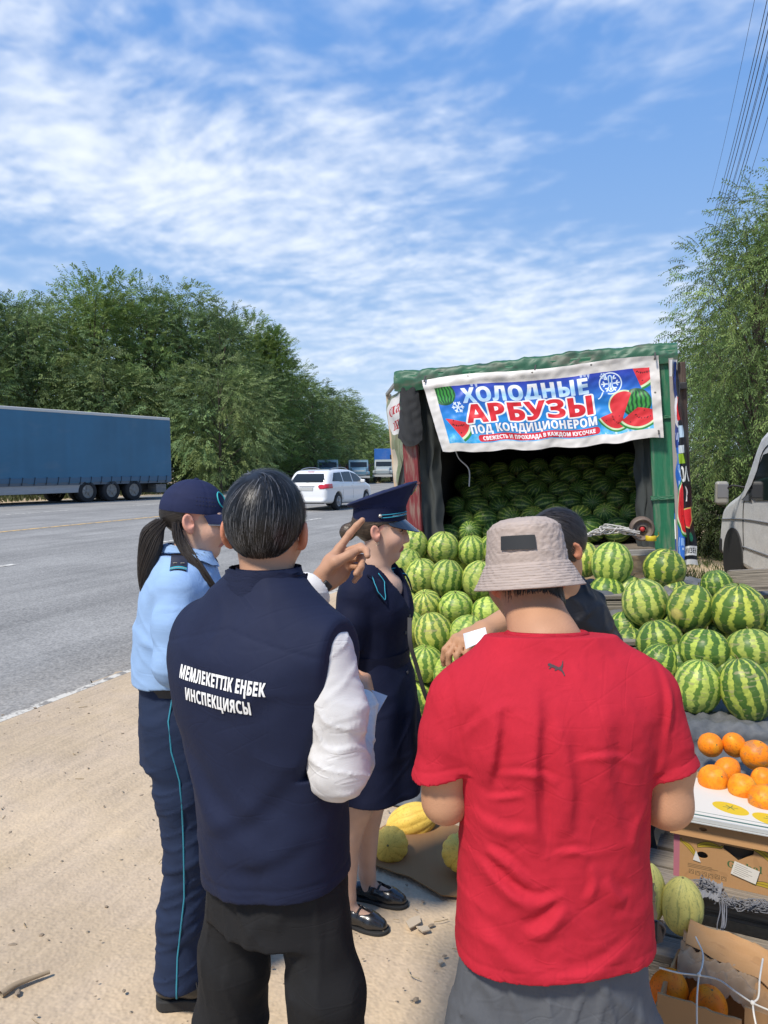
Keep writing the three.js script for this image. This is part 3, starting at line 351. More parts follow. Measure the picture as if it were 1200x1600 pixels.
{ // the shop banner
  const tex = canvasTex(2048, 736, (c, w, h) => {
    c.fillStyle = '#ded9d3'; c.fillRect(0, 0, w, h); const x0 = 92, y0 = 100, x1 = w - 78, y1 = h - 82;
    const g = c.createLinearGradient(0, y0, 0, y1); g.addColorStop(0, '#2b3fb0'); g.addColorStop(0.45, '#1e7fd2'); g.addColorStop(1, '#2ba7e6'); c.fillStyle = g; c.fillRect(x0, y0, x1 - x0, y1 - y0); c.save(); c.beginPath(); c.rect(x0, y0, x1 - x0, y1 - y0); c.clip();
    const R = rngOf(3); for (let k = 0; k < 260; k++) { c.fillStyle = `rgba(${150 + 90 * R() | 0},${210 + 40 * R() | 0},255,${0.05 + 0.16 * R()})`; c.beginPath(); c.ellipse(x0 + (x1 - x0) * R(), y1 - 130 * R() * R(), 8 + 46 * R(), 5 + 22 * R(), R() * 3, 0, 7); c.fill(); } for (let k = 0; k < 30; k++) { c.fillStyle = `rgba(255,255,255,${0.35 + 0.4 * R()})`; c.beginPath(); c.arc(x1 - 420 + 400 * R(), y1 - 50 + 50 * R(), 4 + 9 * R(), 0, 7); c.fill(); }
    c.fillStyle = 'rgba(235,245,255,.75)'; for (const x of [430, 470, 1390, 1420, 1450]) { c.beginPath(); c.moveTo(x, y0); c.lineTo(x + 26, y0); c.lineTo(x + 12, y0 + 40 + (x % 37)); c.fill(); }
    melonPic(c, x0 + 70, y0 + 70, 112); slice(c, x0 + 25, y1 - 245, 265, 0.22, 1.05); slice(c, x1 - 150, y0 - 40, 250, 0.25, 1.25); melonPic(c, x1 - 130, y1 - 250, 128); c.save(); c.beginPath(); c.arc(x1 - 240, y1 - 250, 128, 1.9, 5.2); c.fillStyle = '#d9ecc0'; c.fill(); c.beginPath(); c.arc(x1 - 240, y1 - 248, 116, 1.7, 5.4); c.fillStyle = '#e2333a'; c.fill(); c.restore(); slice(c, x1 - 300, y1 - 210, 190, 1.05, 2.75); slice(c, x1 - 120, y1 - 205, 205, 0.25, 2.55); flake(c, x0 + 175, y0 + 205, 58, '#e8f4ff', 11); flake(c, 1585, y0 + 34, 28, '#cfe6ff', 6);
    // round emblem: a snow thermometer in a speech ring
    const ex = 1640, ey = y0 + 105; c.strokeStyle = '#e8f6ff'; c.lineWidth = 10; c.beginPath(); c.arc(ex, ey, 92, 2.3, 2.3 + 5.9); c.stroke(); c.beginPath(); c.moveTo(ex - 72, ey + 72); c.quadraticCurveTo(ex - 95, ey + 128, ex - 120, ey + 128); c.stroke(); flake(c, ex, ey, 78, '#e8f6ff', 12); c.fillStyle = '#1e6fd0'; c.fillRect(ex - 22, ey - 74, 44, 140); c.lineWidth = 8; c.beginPath(); c.moveTo(ex - 13, ey + 30); c.lineTo(ex - 13, ey - 56); c.arc(ex, ey - 56, 13, Math.PI, 0); c.lineTo(ex + 13, ey + 30); c.arc(ex, ey + 46, 22, -0.9, Math.PI + 0.9); c.stroke(); c.fillStyle = '#e8f6ff'; c.beginPath(); c.arc(ex, ey + 46, 11, 0, 7); c.fill(); c.fillRect(ex - 4, ey - 10, 8, 56);
    const txt = (s, x, y, size, wide, fill, edge, ew) => { c.save(); c.font = `bold ${size}px sans-serif`; c.translate(x, y); c.scale(wide / c.measureText(s).width, 1); c.lineJoin = 'round'; if (ew) { c.strokeStyle = edge; c.lineWidth = ew; c.strokeText(s, 0, 0); } c.fillStyle = fill; c.fillText(s, 0, 0); c.lineWidth = size * 0.035; c.strokeStyle = fill; c.strokeText(s, 0, 0); c.restore(); };
    const ice = c.createLinearGradient(0, -110, 0, 10); ice.addColorStop(0, '#ffffff'); ice.addColorStop(0.55, '#9fd0f5'); ice.addColorStop(1, '#dff1ff');
    txt('ХОЛОДНЫЕ', 330, y0 + 168, 190, 1130, ice, '#2a5bb8', 24); txt('АРБУЗЫ', 325, y0 + 358, 232, 1165, '#df2430', '#ffffff', 34); txt('ПОД КОНДИЦИОНЕРОМ', 325, y0 + 462, 108, 1170, '#ffffff', '#1d56a8', 14);
    c.fillStyle = '#dd2a3c'; c.beginPath(); c.roundRect(385, y1 - 76, 1120, 66, 30); c.fill(); txt('СВЕЖЕСТЬ И ПРОХЛАДА В КАЖДОМ КУСОЧКЕ', 425, y1 - 24, 50, 1040, '#fff', '#fff', 0); c.restore();
    c.fillStyle = '#6a6660'; for (const [x, y] of [[30, 26], [w - 30, 30], [w - 46, 330], [w - 40, h - 60], [430, 22], [1000, 26], [1500, 24]]) { c.beginPath(); c.arc(x, y, 9, 0, 7); c.fill(); }
  });
  const pt = (px, py) => { const d = pxDir(px, py), inv = TM.clone().invert(), o = camera.position.clone().applyMatrix4(inv), e = camera.position.clone().add(d).applyMatrix4(inv).sub(o), k = (0.13 - o.z) / e.z; return o.addScaledVector(e, k); };
  const A = pt(659, 594), B2 = pt(1029, 556), C2 = pt(1037, 684), D2 = pt(694, 705);
  const g = cloth(110, 44, (u, v) => { const a = A.clone().lerp(B2, u), b = D2.clone().lerp(C2, u), q = a.lerp(b, v); q.y += 0.028 * v * Math.sin(u * Math.PI) * -1 + 0.012 * Math.sin(u * 9) * (1 - v) + 0.014 * n2(u * 6, 3) * v; q.z += 0.020 * Math.sin(u * 5 + v * 2) + 0.012 * n2(u * 7, v * 3) + 0.004 * n2(u * 22, v * 9) + 0.018 * Math.exp(-(((v - 0.10 + 0.12 * u) / 0.05) ** 2)) + 0.05 * v * (1 - u) * (1 - u) - 0.014 * Math.exp(-(((u - 0.03) / 0.03) ** 2)); return q; });
  const t = onTruck(thing('banner', 'blue printed banner with red lettering and melon slices across the truck opening', 'banner')); part('printed_sheet', g, std([0.92, 0.92, 0.92], 0.45, { map: tex, side: THREE.DoubleSide }), t);
  const P = (u, v) => { const a = A.clone().lerp(B2, u), b = D2.clone().lerp(C2, u); return a.lerp(b, v).add(V(0, 0, 0.03)); }; for (const [u, v] of [[0.012, 0.03], [0.985, 0.03], [0.98, 0.95], [0.5, 0.03]]) part('fastener', bar(P(u, v), P(u, v).add(V(0.005, 0.05, -0.04)), 0.012, 0.008), M.black, t);
}
{ // the small sheets hung at both sides
  const l = onTruck(thing('side_banner', 'faded vertical strip banner with red script at the left side of the truck', 'banner'));
  const tex = canvasTex(256, 1024, (c, w, h) => { c.fillStyle = '#8d9478'; c.fillRect(0, 0, w, h); const R = rngOf(9); for (let k = 0; k < 120; k++) { c.fillStyle = ['#6f7c55', '#a9ab86', '#7d6a4c', '#98a07a', '#5d7046'][k % 5]; c.globalAlpha = 0.5; c.fillRect(w * R(), h * R(), 10 + 26 * R(), 60 + 240 * R()); } c.globalAlpha = 1; c.fillStyle = '#d8c9b0'; c.fillRect(0, 330, 60, h); c.fillStyle = '#ece8e2'; c.save(); c.translate(w / 2, 130); c.beginPath(); c.roundRect(-124, -112, 248, 224, 60); c.fill(); c.fillStyle = '#c3272f'; c.font = 'bold 92px serif'; c.rotate(0.02); c.fillText('слад', -112, -6); c.fillText('кие', -90, 84); c.restore(); c.fillStyle = '#f2f2ef'; c.fillRect(w - 40, 0, 40, 460); });
  const a = at(632, 600, 7.05), b = at(605, 625, 8.6), inv = TM.clone().invert(), A = a.clone().applyMatrix4(inv), B = b.clone().applyMatrix4(inv);
  part('printed_sheet', cloth(10, 40, (u, v) => { const q = B.clone().lerp(A, u); q.y -= v * 1.75; q.x += 0.03 * n2(v * 4, u * 2) + 0.05 * v; return q; }), std([0.9, 0.9, 0.9], 0.6, { map: tex, side: THREE.DoubleSide }), l);
  part('hanging_pole', bar(A.clone().add(V(-0.02, 0.08, 0)), B.clone().add(V(0, 0.06, 0)), 0.03, 0.03), std([0.3, 0.3, 0.28], 0.6), l); part('upright', bar(B.clone().add(V(0.02, 0.06, 0)), V(B.x + 0.1, 0.0, B.z), 0.05, 0.05), std([0.50, 0.38, 0.26], 0.8), l);
  const k = onTruck(thing('black_cloth', 'black cloth bunched and hanging at the left post of the truck', 'cloth'));
  part('upper_wrap', cloth(18, 26, (u, v) => { const a = u * 4.2 + 0.4, r = 0.080 + 0.04 * v + 0.014 * Math.sin(u * 17 + v * 3) + 0.012 * n2(u * 6, v * 5), y = 2.52 - v * 0.52 - 0.06 * Math.sin(u * 6); return V(-1.075 + r * Math.cos(a) * 0.95, y, 0.02 + r * Math.sin(a) * 0.8); }, 0.004), darkCloth, k);
  part('lower_drape', cloth(24, 40, (u, v) => { const y = 2.02 - 1.25 * v, spread = 0.02 + 0.15 * Math.sin(Math.min(1, v * 1.25) * 1.75); return V(-1.14 - spread * u + 0.015 * n2(v * 3, u * 3), y, -0.02 - 0.10 * u + 0.035 * Math.sin(u * 13 + v * 1.5) * (0.3 + v)); }, 0.004), std([0.030, 0.032, 0.034], 0.9), k);
  const r = onTruck(thing('melon_flag', 'dark hanging banner with melon slices and white letters right of the truck', 'banner'));
  const tr = canvasTex(256, 1024, (c, w, h) => { c.fillStyle = '#11151c'; c.fillRect(0, 0, w, h); c.fillStyle = '#1c3576'; c.fillRect(0, 0, w * 0.5, h * 0.45); c.fillStyle = '#2d6cc4'; c.fillRect(0, h * 0.42, w * 0.36, h * 0.55); const R = rngOf(4); for (let k = 0; k < 60; k++) { c.fillStyle = ['#bcd8f2', '#2e57b8', '#eef4fb'][k % 3]; c.globalAlpha = 0.6; c.fillRect(w * 0.34 * R(), h * (0.25 + 0.7 * R()), 8 + 16 * R(), 10 + 40 * R()); } c.globalAlpha = 1; c.fillStyle = '#e8e8ea'; c.beginPath(); c.ellipse(60, 250, 80, 80, 0, 0, 7); c.fill(); c.fillStyle = '#d4262f'; c.beginPath(); c.ellipse(120, 235, 60, 60, 0, 0, 7); c.fill(); c.fillStyle = '#b8cfe2'; c.fillRect(90, 320, 130, 60); c.fillStyle = '#c9d2d8'; c.fillRect(90, 420, 140, 40); c.fillStyle = '#8fb32d'; c.fillRect(80, 462, 120, 50);
    c.fillStyle = '#e9ebe8'; c.font = 'bold 110px sans-serif'; c.fillText('ОЛ', 96, 605); c.fillText('Р', 150, 705); slice(c, 130, 735, 150, 1.6, 4.5); c.fillStyle = '#d22c35'; c.beginPath(); c.moveTo(140, 745); c.lineTo(246, 735); c.lineTo(250, 800); c.quadraticCurveTo(190, 860, 140, 830); c.fill(); c.strokeStyle = '#c9b56a'; c.lineWidth = 7; c.stroke(); c.fillStyle = '#1d7a58'; c.beginPath(); c.arc(205, 885, 24, 0, 7); c.fill(); c.fillStyle = '#dfe1e0'; c.fillRect(96, 930, 160, 48); c.fillStyle = '#11151c'; c.font = 'bold 40px sans-serif'; c.fillText('ИМЗЕН', 104, 968); c.fillStyle = '#cfd2d2'; c.fillRect(96, 998, 160, 26); });
  const P0 = at(1052, 566, 6.1).applyMatrix4(inv), P1 = at(1058, 566, 5.95).applyMatrix4(inv), Q0 = at(1060, 885, 6.0).applyMatrix4(inv), Q1 = at(1091, 882, 5.8).applyMatrix4(inv);
  part('printed_sheet', cloth(16, 60, (u, v) => { const q = P0.clone().lerp(Q0, v).lerp(P1.clone().lerp(Q1, v), u); q.z += 0.06 * Math.sin(u * 6.0 + v) * (0.3 + 0.7 * v); q.x += 0.012 * n2(v * 5, u * 3); return q; }), std([0.9, 0.9, 0.9], 0.55, { map: tr, side: THREE.DoubleSide }), r);
  part('blue_strip', cloth(6, 40, (u, v) => { const q = at(1051, 640, 6.12).lerp(at(1055, 860, 6.05), v).applyMatrix4(inv); q.x += 0.07 * u * (0.5 + 0.5 * v); q.z += 0.03 * Math.sin(v * 14 + u * 3); return q; }), std([0.9, 0.9, 0.9], 0.5, { side: THREE.DoubleSide, map: canvasTex(64, 512, (c, w, h) => { const R = rngOf(8); c.fillStyle = '#24418f'; c.fillRect(0, 0, w, h); for (let k = 0; k < 50; k++) { c.fillStyle = ['#3f86d8', '#dfeaf5', '#1b2c66', '#6fb0ea'][k % 4]; c.fillRect(w * R() - 8, h * R(), 10 + 22 * R(), 8 + 40 * R()); } c.fillStyle = '#f0f0ee'; c.fillRect(0, 400, 64, 70); c.fillStyle = '#1b2430'; c.fillRect(8, 420, 20, 8); c.fillRect(20, 420, 8, 44); }) }), r);
  part('hanging_pole', bar(at(1048, 560, 6.15).applyMatrix4(inv), at(1062, 880, 5.98).applyMatrix4(inv), 0.035, 0.03), std([0.28, 0.25, 0.22], 0.7), r); part('tied_rag', cloth(8, 10, (u, v) => at(1046 + 12 * u, 562 + 26 * v, 6.05 - 0.04 * Math.sin(u * 5)).applyMatrix4(inv), 0.004), std([0.62, 0.60, 0.57], 0.8), r);
}
// ---------------------------------------------------------------- melons
const rindTex = (seed, dark, light, N, width, jag, mottle) => dataTex(512, 256, (u, v) => {
  const w0 = tileF(u, v, 6, 3, seed) - 0.5, wob = 0.35 * w0 + 0.22 * (tile(u, v, 8, seed + 2, 14) - 0.5), x = u * N + wob, f = x - Math.floor(x), id = ((Math.floor(x) % N) + N) % N;
  const e = jag * ((tile(u, v, 44, seed + 4, 30) - 0.5) + 0.7 * (tile(u, v, 90, seed + 5, 60) - 0.5)), own = width * (0.75 + 0.5 * hash(id, 3, seed)) * (0.55 + 0.45 * Math.sin(Math.PI * v));
  const d = Math.abs(f - 0.5) - own / 2 + e * 0.5; let k = sst(0.05, -0.04, d);
  k = clamp(k - mottle * sst(0.52, 0.68, tile(u, v, 30, seed + 7, 40)) * k + 0.5 * mottle * sst(0.62, 0.75, tileF(u, v, 26, 3, seed + 8, 34)) * (1 - k));
  const t = 0.85 + 0.3 * tileF(u, v, 7, 4, seed + 11), fine = 0.92 + 0.16 * tile(u, v, 120, seed + 9), dust = 0.10 * sst(0.5, 0.8, tileF(u, v, 5, 4, seed + 13)), pole = sst(0.035, 0.0, Math.min(v, 1 - v)), su = Math.abs(u - 0.31), spot = seed % 2 ? 0.75 * sst(0.085, 0.045, Math.hypot(su * 1.3, (v - 0.36) * 0.9) + 0.03 * (tileF(u, v, 12, 3, seed + 15) - 0.5)) : 0, scar = sst(0.80, 0.84, tile(u, v, 22, seed + 17, 60)) * 0.6;
  let c = [0, 1, 2].map((i) => lerp(dark[i] * t, light[i] * (0.85 + 0.3 * hash(id, 7, seed)), k) * fine); c = c.map((q, i) => lerp(lerp(lerp(q, [0.50, 0.42, 0.14][i], spot), [0.34, 0.30, 0.16][i], scar), [0.32, 0.30, 0.20][i], dust)); return c.map((q, i) => lerp(q, [0.20, 0.18, 0.07][i], pole * 0.7));
});
const melonMats = [
  rindTex(1, [0.062, 0.135, 0.022], [0.40, 0.46, 0.075], 11, 0.40, 0.40, 0.30), rindTex(2, [0.105, 0.200, 0.030], [0.50, 0.55, 0.115], 12, 0.58, 0.45, 0.25), rindTex(3, [0.115, 0.215, 0.032], [0.49, 0.55, 0.115], 10, 0.66, 0.55, 0.38),
  rindTex(4, [0.055, 0.120, 0.020], [0.36, 0.43, 0.075], 12, 0.32, 0.42, 0.35), rindTex(5, [0.055, 0.125, 0.022], [0.34, 0.44, 0.09], 15, 0.26, 0.30, 0.25),
].map((t, i) => new THREE.MeshPhysicalMaterial({ map: t, roughness: 0.42, specularIntensity: 0.5 }));
const melonTints = melonMats.map((m) => [[1, 1, 1], [0.84, 0.88, 0.82], [1.12, 1.06, 0.95], [0.95, 1.02, 0.90]].map((c) => { const k = m.clone(); k.color.setRGB(...c); return k; }));
const melonGeos = [0, 1, 2, 3].map((k) => { const g = new THREE.SphereGeometry(1, 44, 30), p = g.attributes.position; for (let i = 0; i < p.count; i++) { const x = p.getX(i), y = p.getY(i), z = p.getZ(i), r = 1 + 0.025 * n3(x * 1.2 + k * 9, y * 1.2, z * 1.2) + 0.008 * n3(x * 4, y * 4 + k, z * 4) - 0.03 * Math.exp(-(1 - Math.abs(y)) * 30); p.setXYZ(i, x * r, y * r, z * r); } g.computeVertexNormals(); const nn = g.attributes.normal; for (let j = 0; j <= 30; j++) { const a = j * 45, b = a + 44; for (const m of ['getX', 'getY', 'getZ']) { } const v = V(nn.getX(a) + nn.getX(b), nn.getY(a) + nn.getY(b), nn.getZ(a) + nn.getZ(b)).normalize(); nn.setXYZ(a, v.x, v.y, v.z); nn.setXYZ(b, v.x, v.y, v.z); } return g; });
const stemG = merge([tube([[0, 0.95, 0], [0.01, 1.02, 0.01], [0.05, 1.07, 0.02], [0.08, 1.08, 0.06]], 0.022, 6, 5), new THREE.SphereGeometry(0.055, 10, 6).scale(1, 0.5, 1).translate(0, 0.965, 0)]), stemM = std([0.16, 0.14, 0.05], 0.9);
const RM_ = rngOf(99);
function watermelon(pos, rx, ry, mat, tilt, label, group) {
  const t = thing('watermelon', label, 'watermelon', [pos.x, pos.y, pos.z], group), geo = melonGeos[Math.floor(RM_() * 4)];
  t.rotation.set(...tilt, 'YXZ'); t.scale.set(rx, ry, rx); part('rind', geo, melonTints[mat][Math.floor(RM_() * 4)], t); part('stem', stemG, stemM, t); return t;
}
const ord = ['first', 'second', 'third', 'fourth', 'fifth', 'sixth', 'seventh'];
const upright = () => [RM_() * 6.28, (RM_() - 0.5) * 0.75, (RM_() - 0.5) * 0.6].map((v, i) => i === 0 ? (RM_() - 0.5) * 0.8 : i === 1 ? RM_() * 6.28 : v);
function pile(rows, mats, where) { for (const [name, list] of rows) list.forEach(([px, py, w, h, z, m], i) => { const p = at(px, py, z); watermelon(p, w * z / PXF / 2 * 1.05, h * z / PXF / 2 * 1.04, m ?? mats[Math.floor(RM_() * mats.length)], upright(), `striped watermelon, ${ord[i]} from the left in the ${name} row of the ${where}`); }); }
pile([['top', [[645, 852, 46, 50, 6.15], [692, 855, 48, 48, 6.1], [737, 860, 45, 47, 6.1], [771, 858, 46, 47, 6.1]]], ['second', [[636, 880, 44, 46, 5.85], [659, 899, 50, 52, 5.75], [698, 903, 53, 57, 5.7], [749, 907, 54, 62, 5.65], [797, 905, 50, 54, 5.7]]], ['third', [[666, 944, 46, 44, 5.5], [712, 948, 53, 48, 5.45], [763, 958, 52, 50, 5.4], [808, 955, 50, 50, 5.4]]], ['fourth', [[642, 980, 44, 50, 5.25], [677, 989, 59, 64, 5.1], [731, 992, 58, 62, 5.05], [782, 1000, 56, 56, 5.05]]], ['fifth', [[665, 1037, 56, 58, 4.98], [705, 1052, 58, 58, 4.9]]], ['bottom', [[655, 1093, 52, 54, 4.95], [700, 1100, 56, 56, 4.9]]]], [1, 2, 1, 2, 0], 'light-coloured left heap');
pile([['top', [[912, 874, 50, 56, 5.0], [956, 881, 61, 67, 4.8], [1038, 889, 63, 62, 4.8]]], ['second', [[948, 929, 56, 58, 4.75], [982, 925, 52, 52, 4.78], [1008, 941, 68, 72, 4.3], [1052, 928, 46, 50, 4.75], [1079, 951, 69, 76, 4.1], [1153, 953, 80, 81, 4.0], [1204, 969, 62, 66, 4.0]]], ['third', [[979, 984, 58, 58, 4.4], [1031, 1004, 71, 70, 4.0], [1101, 1017, 75, 68, 3.75], [1174, 1016, 76, 66, 3.72]]], ['bottom', [[1034, 1036, 62, 60, 3.85], [1090, 1073, 70, 85, 3.4], [1165, 1078, 75, 99, 3.32]]]], [0, 3, 0, 1], 'darker right heap');
{ // the heap goes on behind the melons one sees
  for (const [px, py, d, z] of [[672, 872, 48, 6.3], [716, 875, 48, 6.3], [758, 878, 48, 6.2], [680, 925, 50, 5.95], [728, 928, 52, 5.9], [785, 930, 52, 5.9], [640, 945, 46, 5.8], [690, 968, 52, 5.6], [738, 972, 52, 5.55], [640, 1015, 48, 5.4], [705, 1012, 54, 5.35], [755, 1025, 54, 5.3], [682, 1068, 54, 5.2], [640, 1062, 46, 5.25]]) { const p = at(px, py, z), r = d * z / PXF / 2 * 1.05; watermelon(p, r, r, 2, upright(), 'watermelon deep in the light-coloured left heap, half hidden by those before it', 'half-hidden watermelons of the left heap'); }
  for (const [px, py, d, z] of [[1058, 985, 66, 4.25], [1118, 985, 70, 4.15], [1010, 975, 60, 4.5], [1062, 1040, 68, 3.85], [1130, 1050, 68, 3.72], [1185, 1040, 66, 3.7], [985, 1010, 60, 4.2], [1120, 915, 50, 4.6]]) { const p = at(px, py, z), r = d * z / PXF / 2; watermelon(p, r, r, 3, upright(), 'watermelon deep in the darker right heap, half hidden by those before it', 'half-hidden watermelons of the right heap'); }
}
{ // inside the truck: rows stepping up toward the cab, seen end on
  for (let r = 0; r < 6; r++) for (let k = 0; k < 9; k++) {
    const x = -0.90 + (k + (r % 2) * 0.5) * 0.225 + 0.03 * (RM_() - 0.5); if (x > 0.94) continue; const rr = 0.112 + 0.020 * RM_(), y = 0.95 + 0.125 + r * 0.118 + 0.035 * (RM_() - 0.3), z = -0.42 - r * 0.24 - 0.06 * RM_();
    watermelon(tw(x, y, z), rr, rr * 1.08, 4, [1.25 + (RM_() - 0.5) * 0.8, (RM_() - 0.5) * 0.9, RM_() * 6], `shaded dark green watermelon in the ${['lowest', 'second lowest', 'third lowest', 'third highest', 'second highest', 'highest'][r]} row inside the truck`, `watermelons of row ${r + 1} inside the truck`);
  }
  const t = onTruck(thing('sloping_board', 'dark board under the watermelons inside the truck', 'board')); part('board', bar([0, 0.965, -0.62], [0, 1.5, -1.9], 2.1, 0.02), std([0.16, 0.13, 0.10], 0.9), t);
}
// ---------------------------------------------------------------- what stands on the ledge of the bed
{
  const c = (x, y, z) => tw(x, y, z);
  const w = thing('spool', 'dusty brown round spool with a red hub on the truck ledge', 'spool', at(1003, 826, 6.1).toArray()); w.rotation.set(0.1, -0.2, 0, 'YXZ');
  part('flange', new THREE.LatheGeometry([[0.045, -0.05], [0.085, -0.05], [0.097, -0.03], [0.097, 0.03], [0.085, 0.05], [0.075, 0.045], [0.068, 0.02], [0.045, 0.018], [0.03, 0.03]].map((p) => new THREE.Vector2(...p)), 36).rotateX(Math.PI / 2), dusty([0.16, 0.115, 0.09], 0.5), w); part('disc', new THREE.CylinderGeometry(0.07, 0.07, 0.03, 30).rotateX(Math.PI / 2), dusty([0.12, 0.085, 0.07], 0.4), w); part('hub', new THREE.SphereGeometry(0.02, 16, 10).scale(1, 1, 0.8).translate(0, 0, 0.028), std([0.45, 0.03, 0.03], 0.5), w);
  const R = rngOf(41), cg = []; for (let k = 0; k < 13; k++) { const a0 = R() * 6.28, pts = []; for (let i = 0; i < 9; i++) { const s = i / 8; pts.push([-0.19 + 0.36 * s + 0.05 * Math.sin(a0 + i * 1.7), 0.012 + 0.07 * R() * Math.sin(s * 3.1) + 0.04 * s * R(), 0.06 * Math.sin(a0 * 2 + i * 1.1)]); } cg.push(tube(pts, 0.0055, 40, 5)); }
  const p = at(956, 838, 6.1), cb = thing('cable_pile', 'tangle of pale cables on the ledge beside the brown spool', 'cable', p.toArray()); part('cable', cg, std([0.50, 0.48, 0.44], 0.6), cb); part('plug', box(0.06, 0.03, 0.035, -0.2, 0.015, 0.02, 0.008), std([0.6, 0.6, 0.58], 0.5), cb);
  const tp = thing('tape_roll', 'small yellow roll at the foot of the green post', 'tape', at(1017, 841, 6.05).toArray()); part('roll', new THREE.LatheGeometry([[0.022, -0.02], [0.042, -0.02], [0.042, 0.02], [0.022, 0.02], [0.022, -0.02]].map((q) => new THREE.Vector2(...q)), 28), std([0.62, 0.46, 0.02], 0.4), tp); part('loose_end', tube([[0.04, 0, 0], [0.06, 0.03, 0.01], [0.05, 0.05, 0.02]], 0.004, 10, 4), std([0.5, 0.4, 0.05], 0.4), tp);
}
// ---------------------------------------------------------------- stands, boards and tarpaulin
const wornWood = std([1, 1, 1], 0.9, { map: dataTex(512, 256, (u, v) => { const g = tile(u, v, 4, 3, 70) * 0.5 + tile(u, v, 9, 5, 130) * 0.5, k = 0.62 + 0.5 * g + 0.3 * (tileF(u, v, 6, 4, 8) - 0.5), crack = sst(0.80, 0.88, tile(u, v, 3, 7, 46)); return [0.30 * k * (1 - 0.6 * crack), 0.255 * k * (1 - 0.6 * crack), 0.20 * k * (1 - 0.6 * crack)]; }), bumpMap: dataTex(512, 256, (u, v) => 0.6 * tile(u, v, 4, 3, 70) - 0.6 * sst(0.80, 0.88, tile(u, v, 3, 7, 46)) + 0.3, false), bumpScale: 0.004 });
const greyTarp = std([1, 1, 1], 0.65, { side: THREE.DoubleSide, map: dataTex(256, 256, (u, v) => { const k = 0.75 + 0.5 * tileF(u, v, 6, 5, 71), g = tile(u, v, 120, 5), d = sst(0.5, 0.75, tileF(u, v, 4, 4, 77)) * 0.5; return [lerp(0.105, 0.2, d) * k * (0.9 + 0.2 * g), lerp(0.11, 0.185, d) * k * (0.9 + 0.2 * g), lerp(0.115, 0.16, d) * k * (0.9 + 0.2 * g)]; }) });
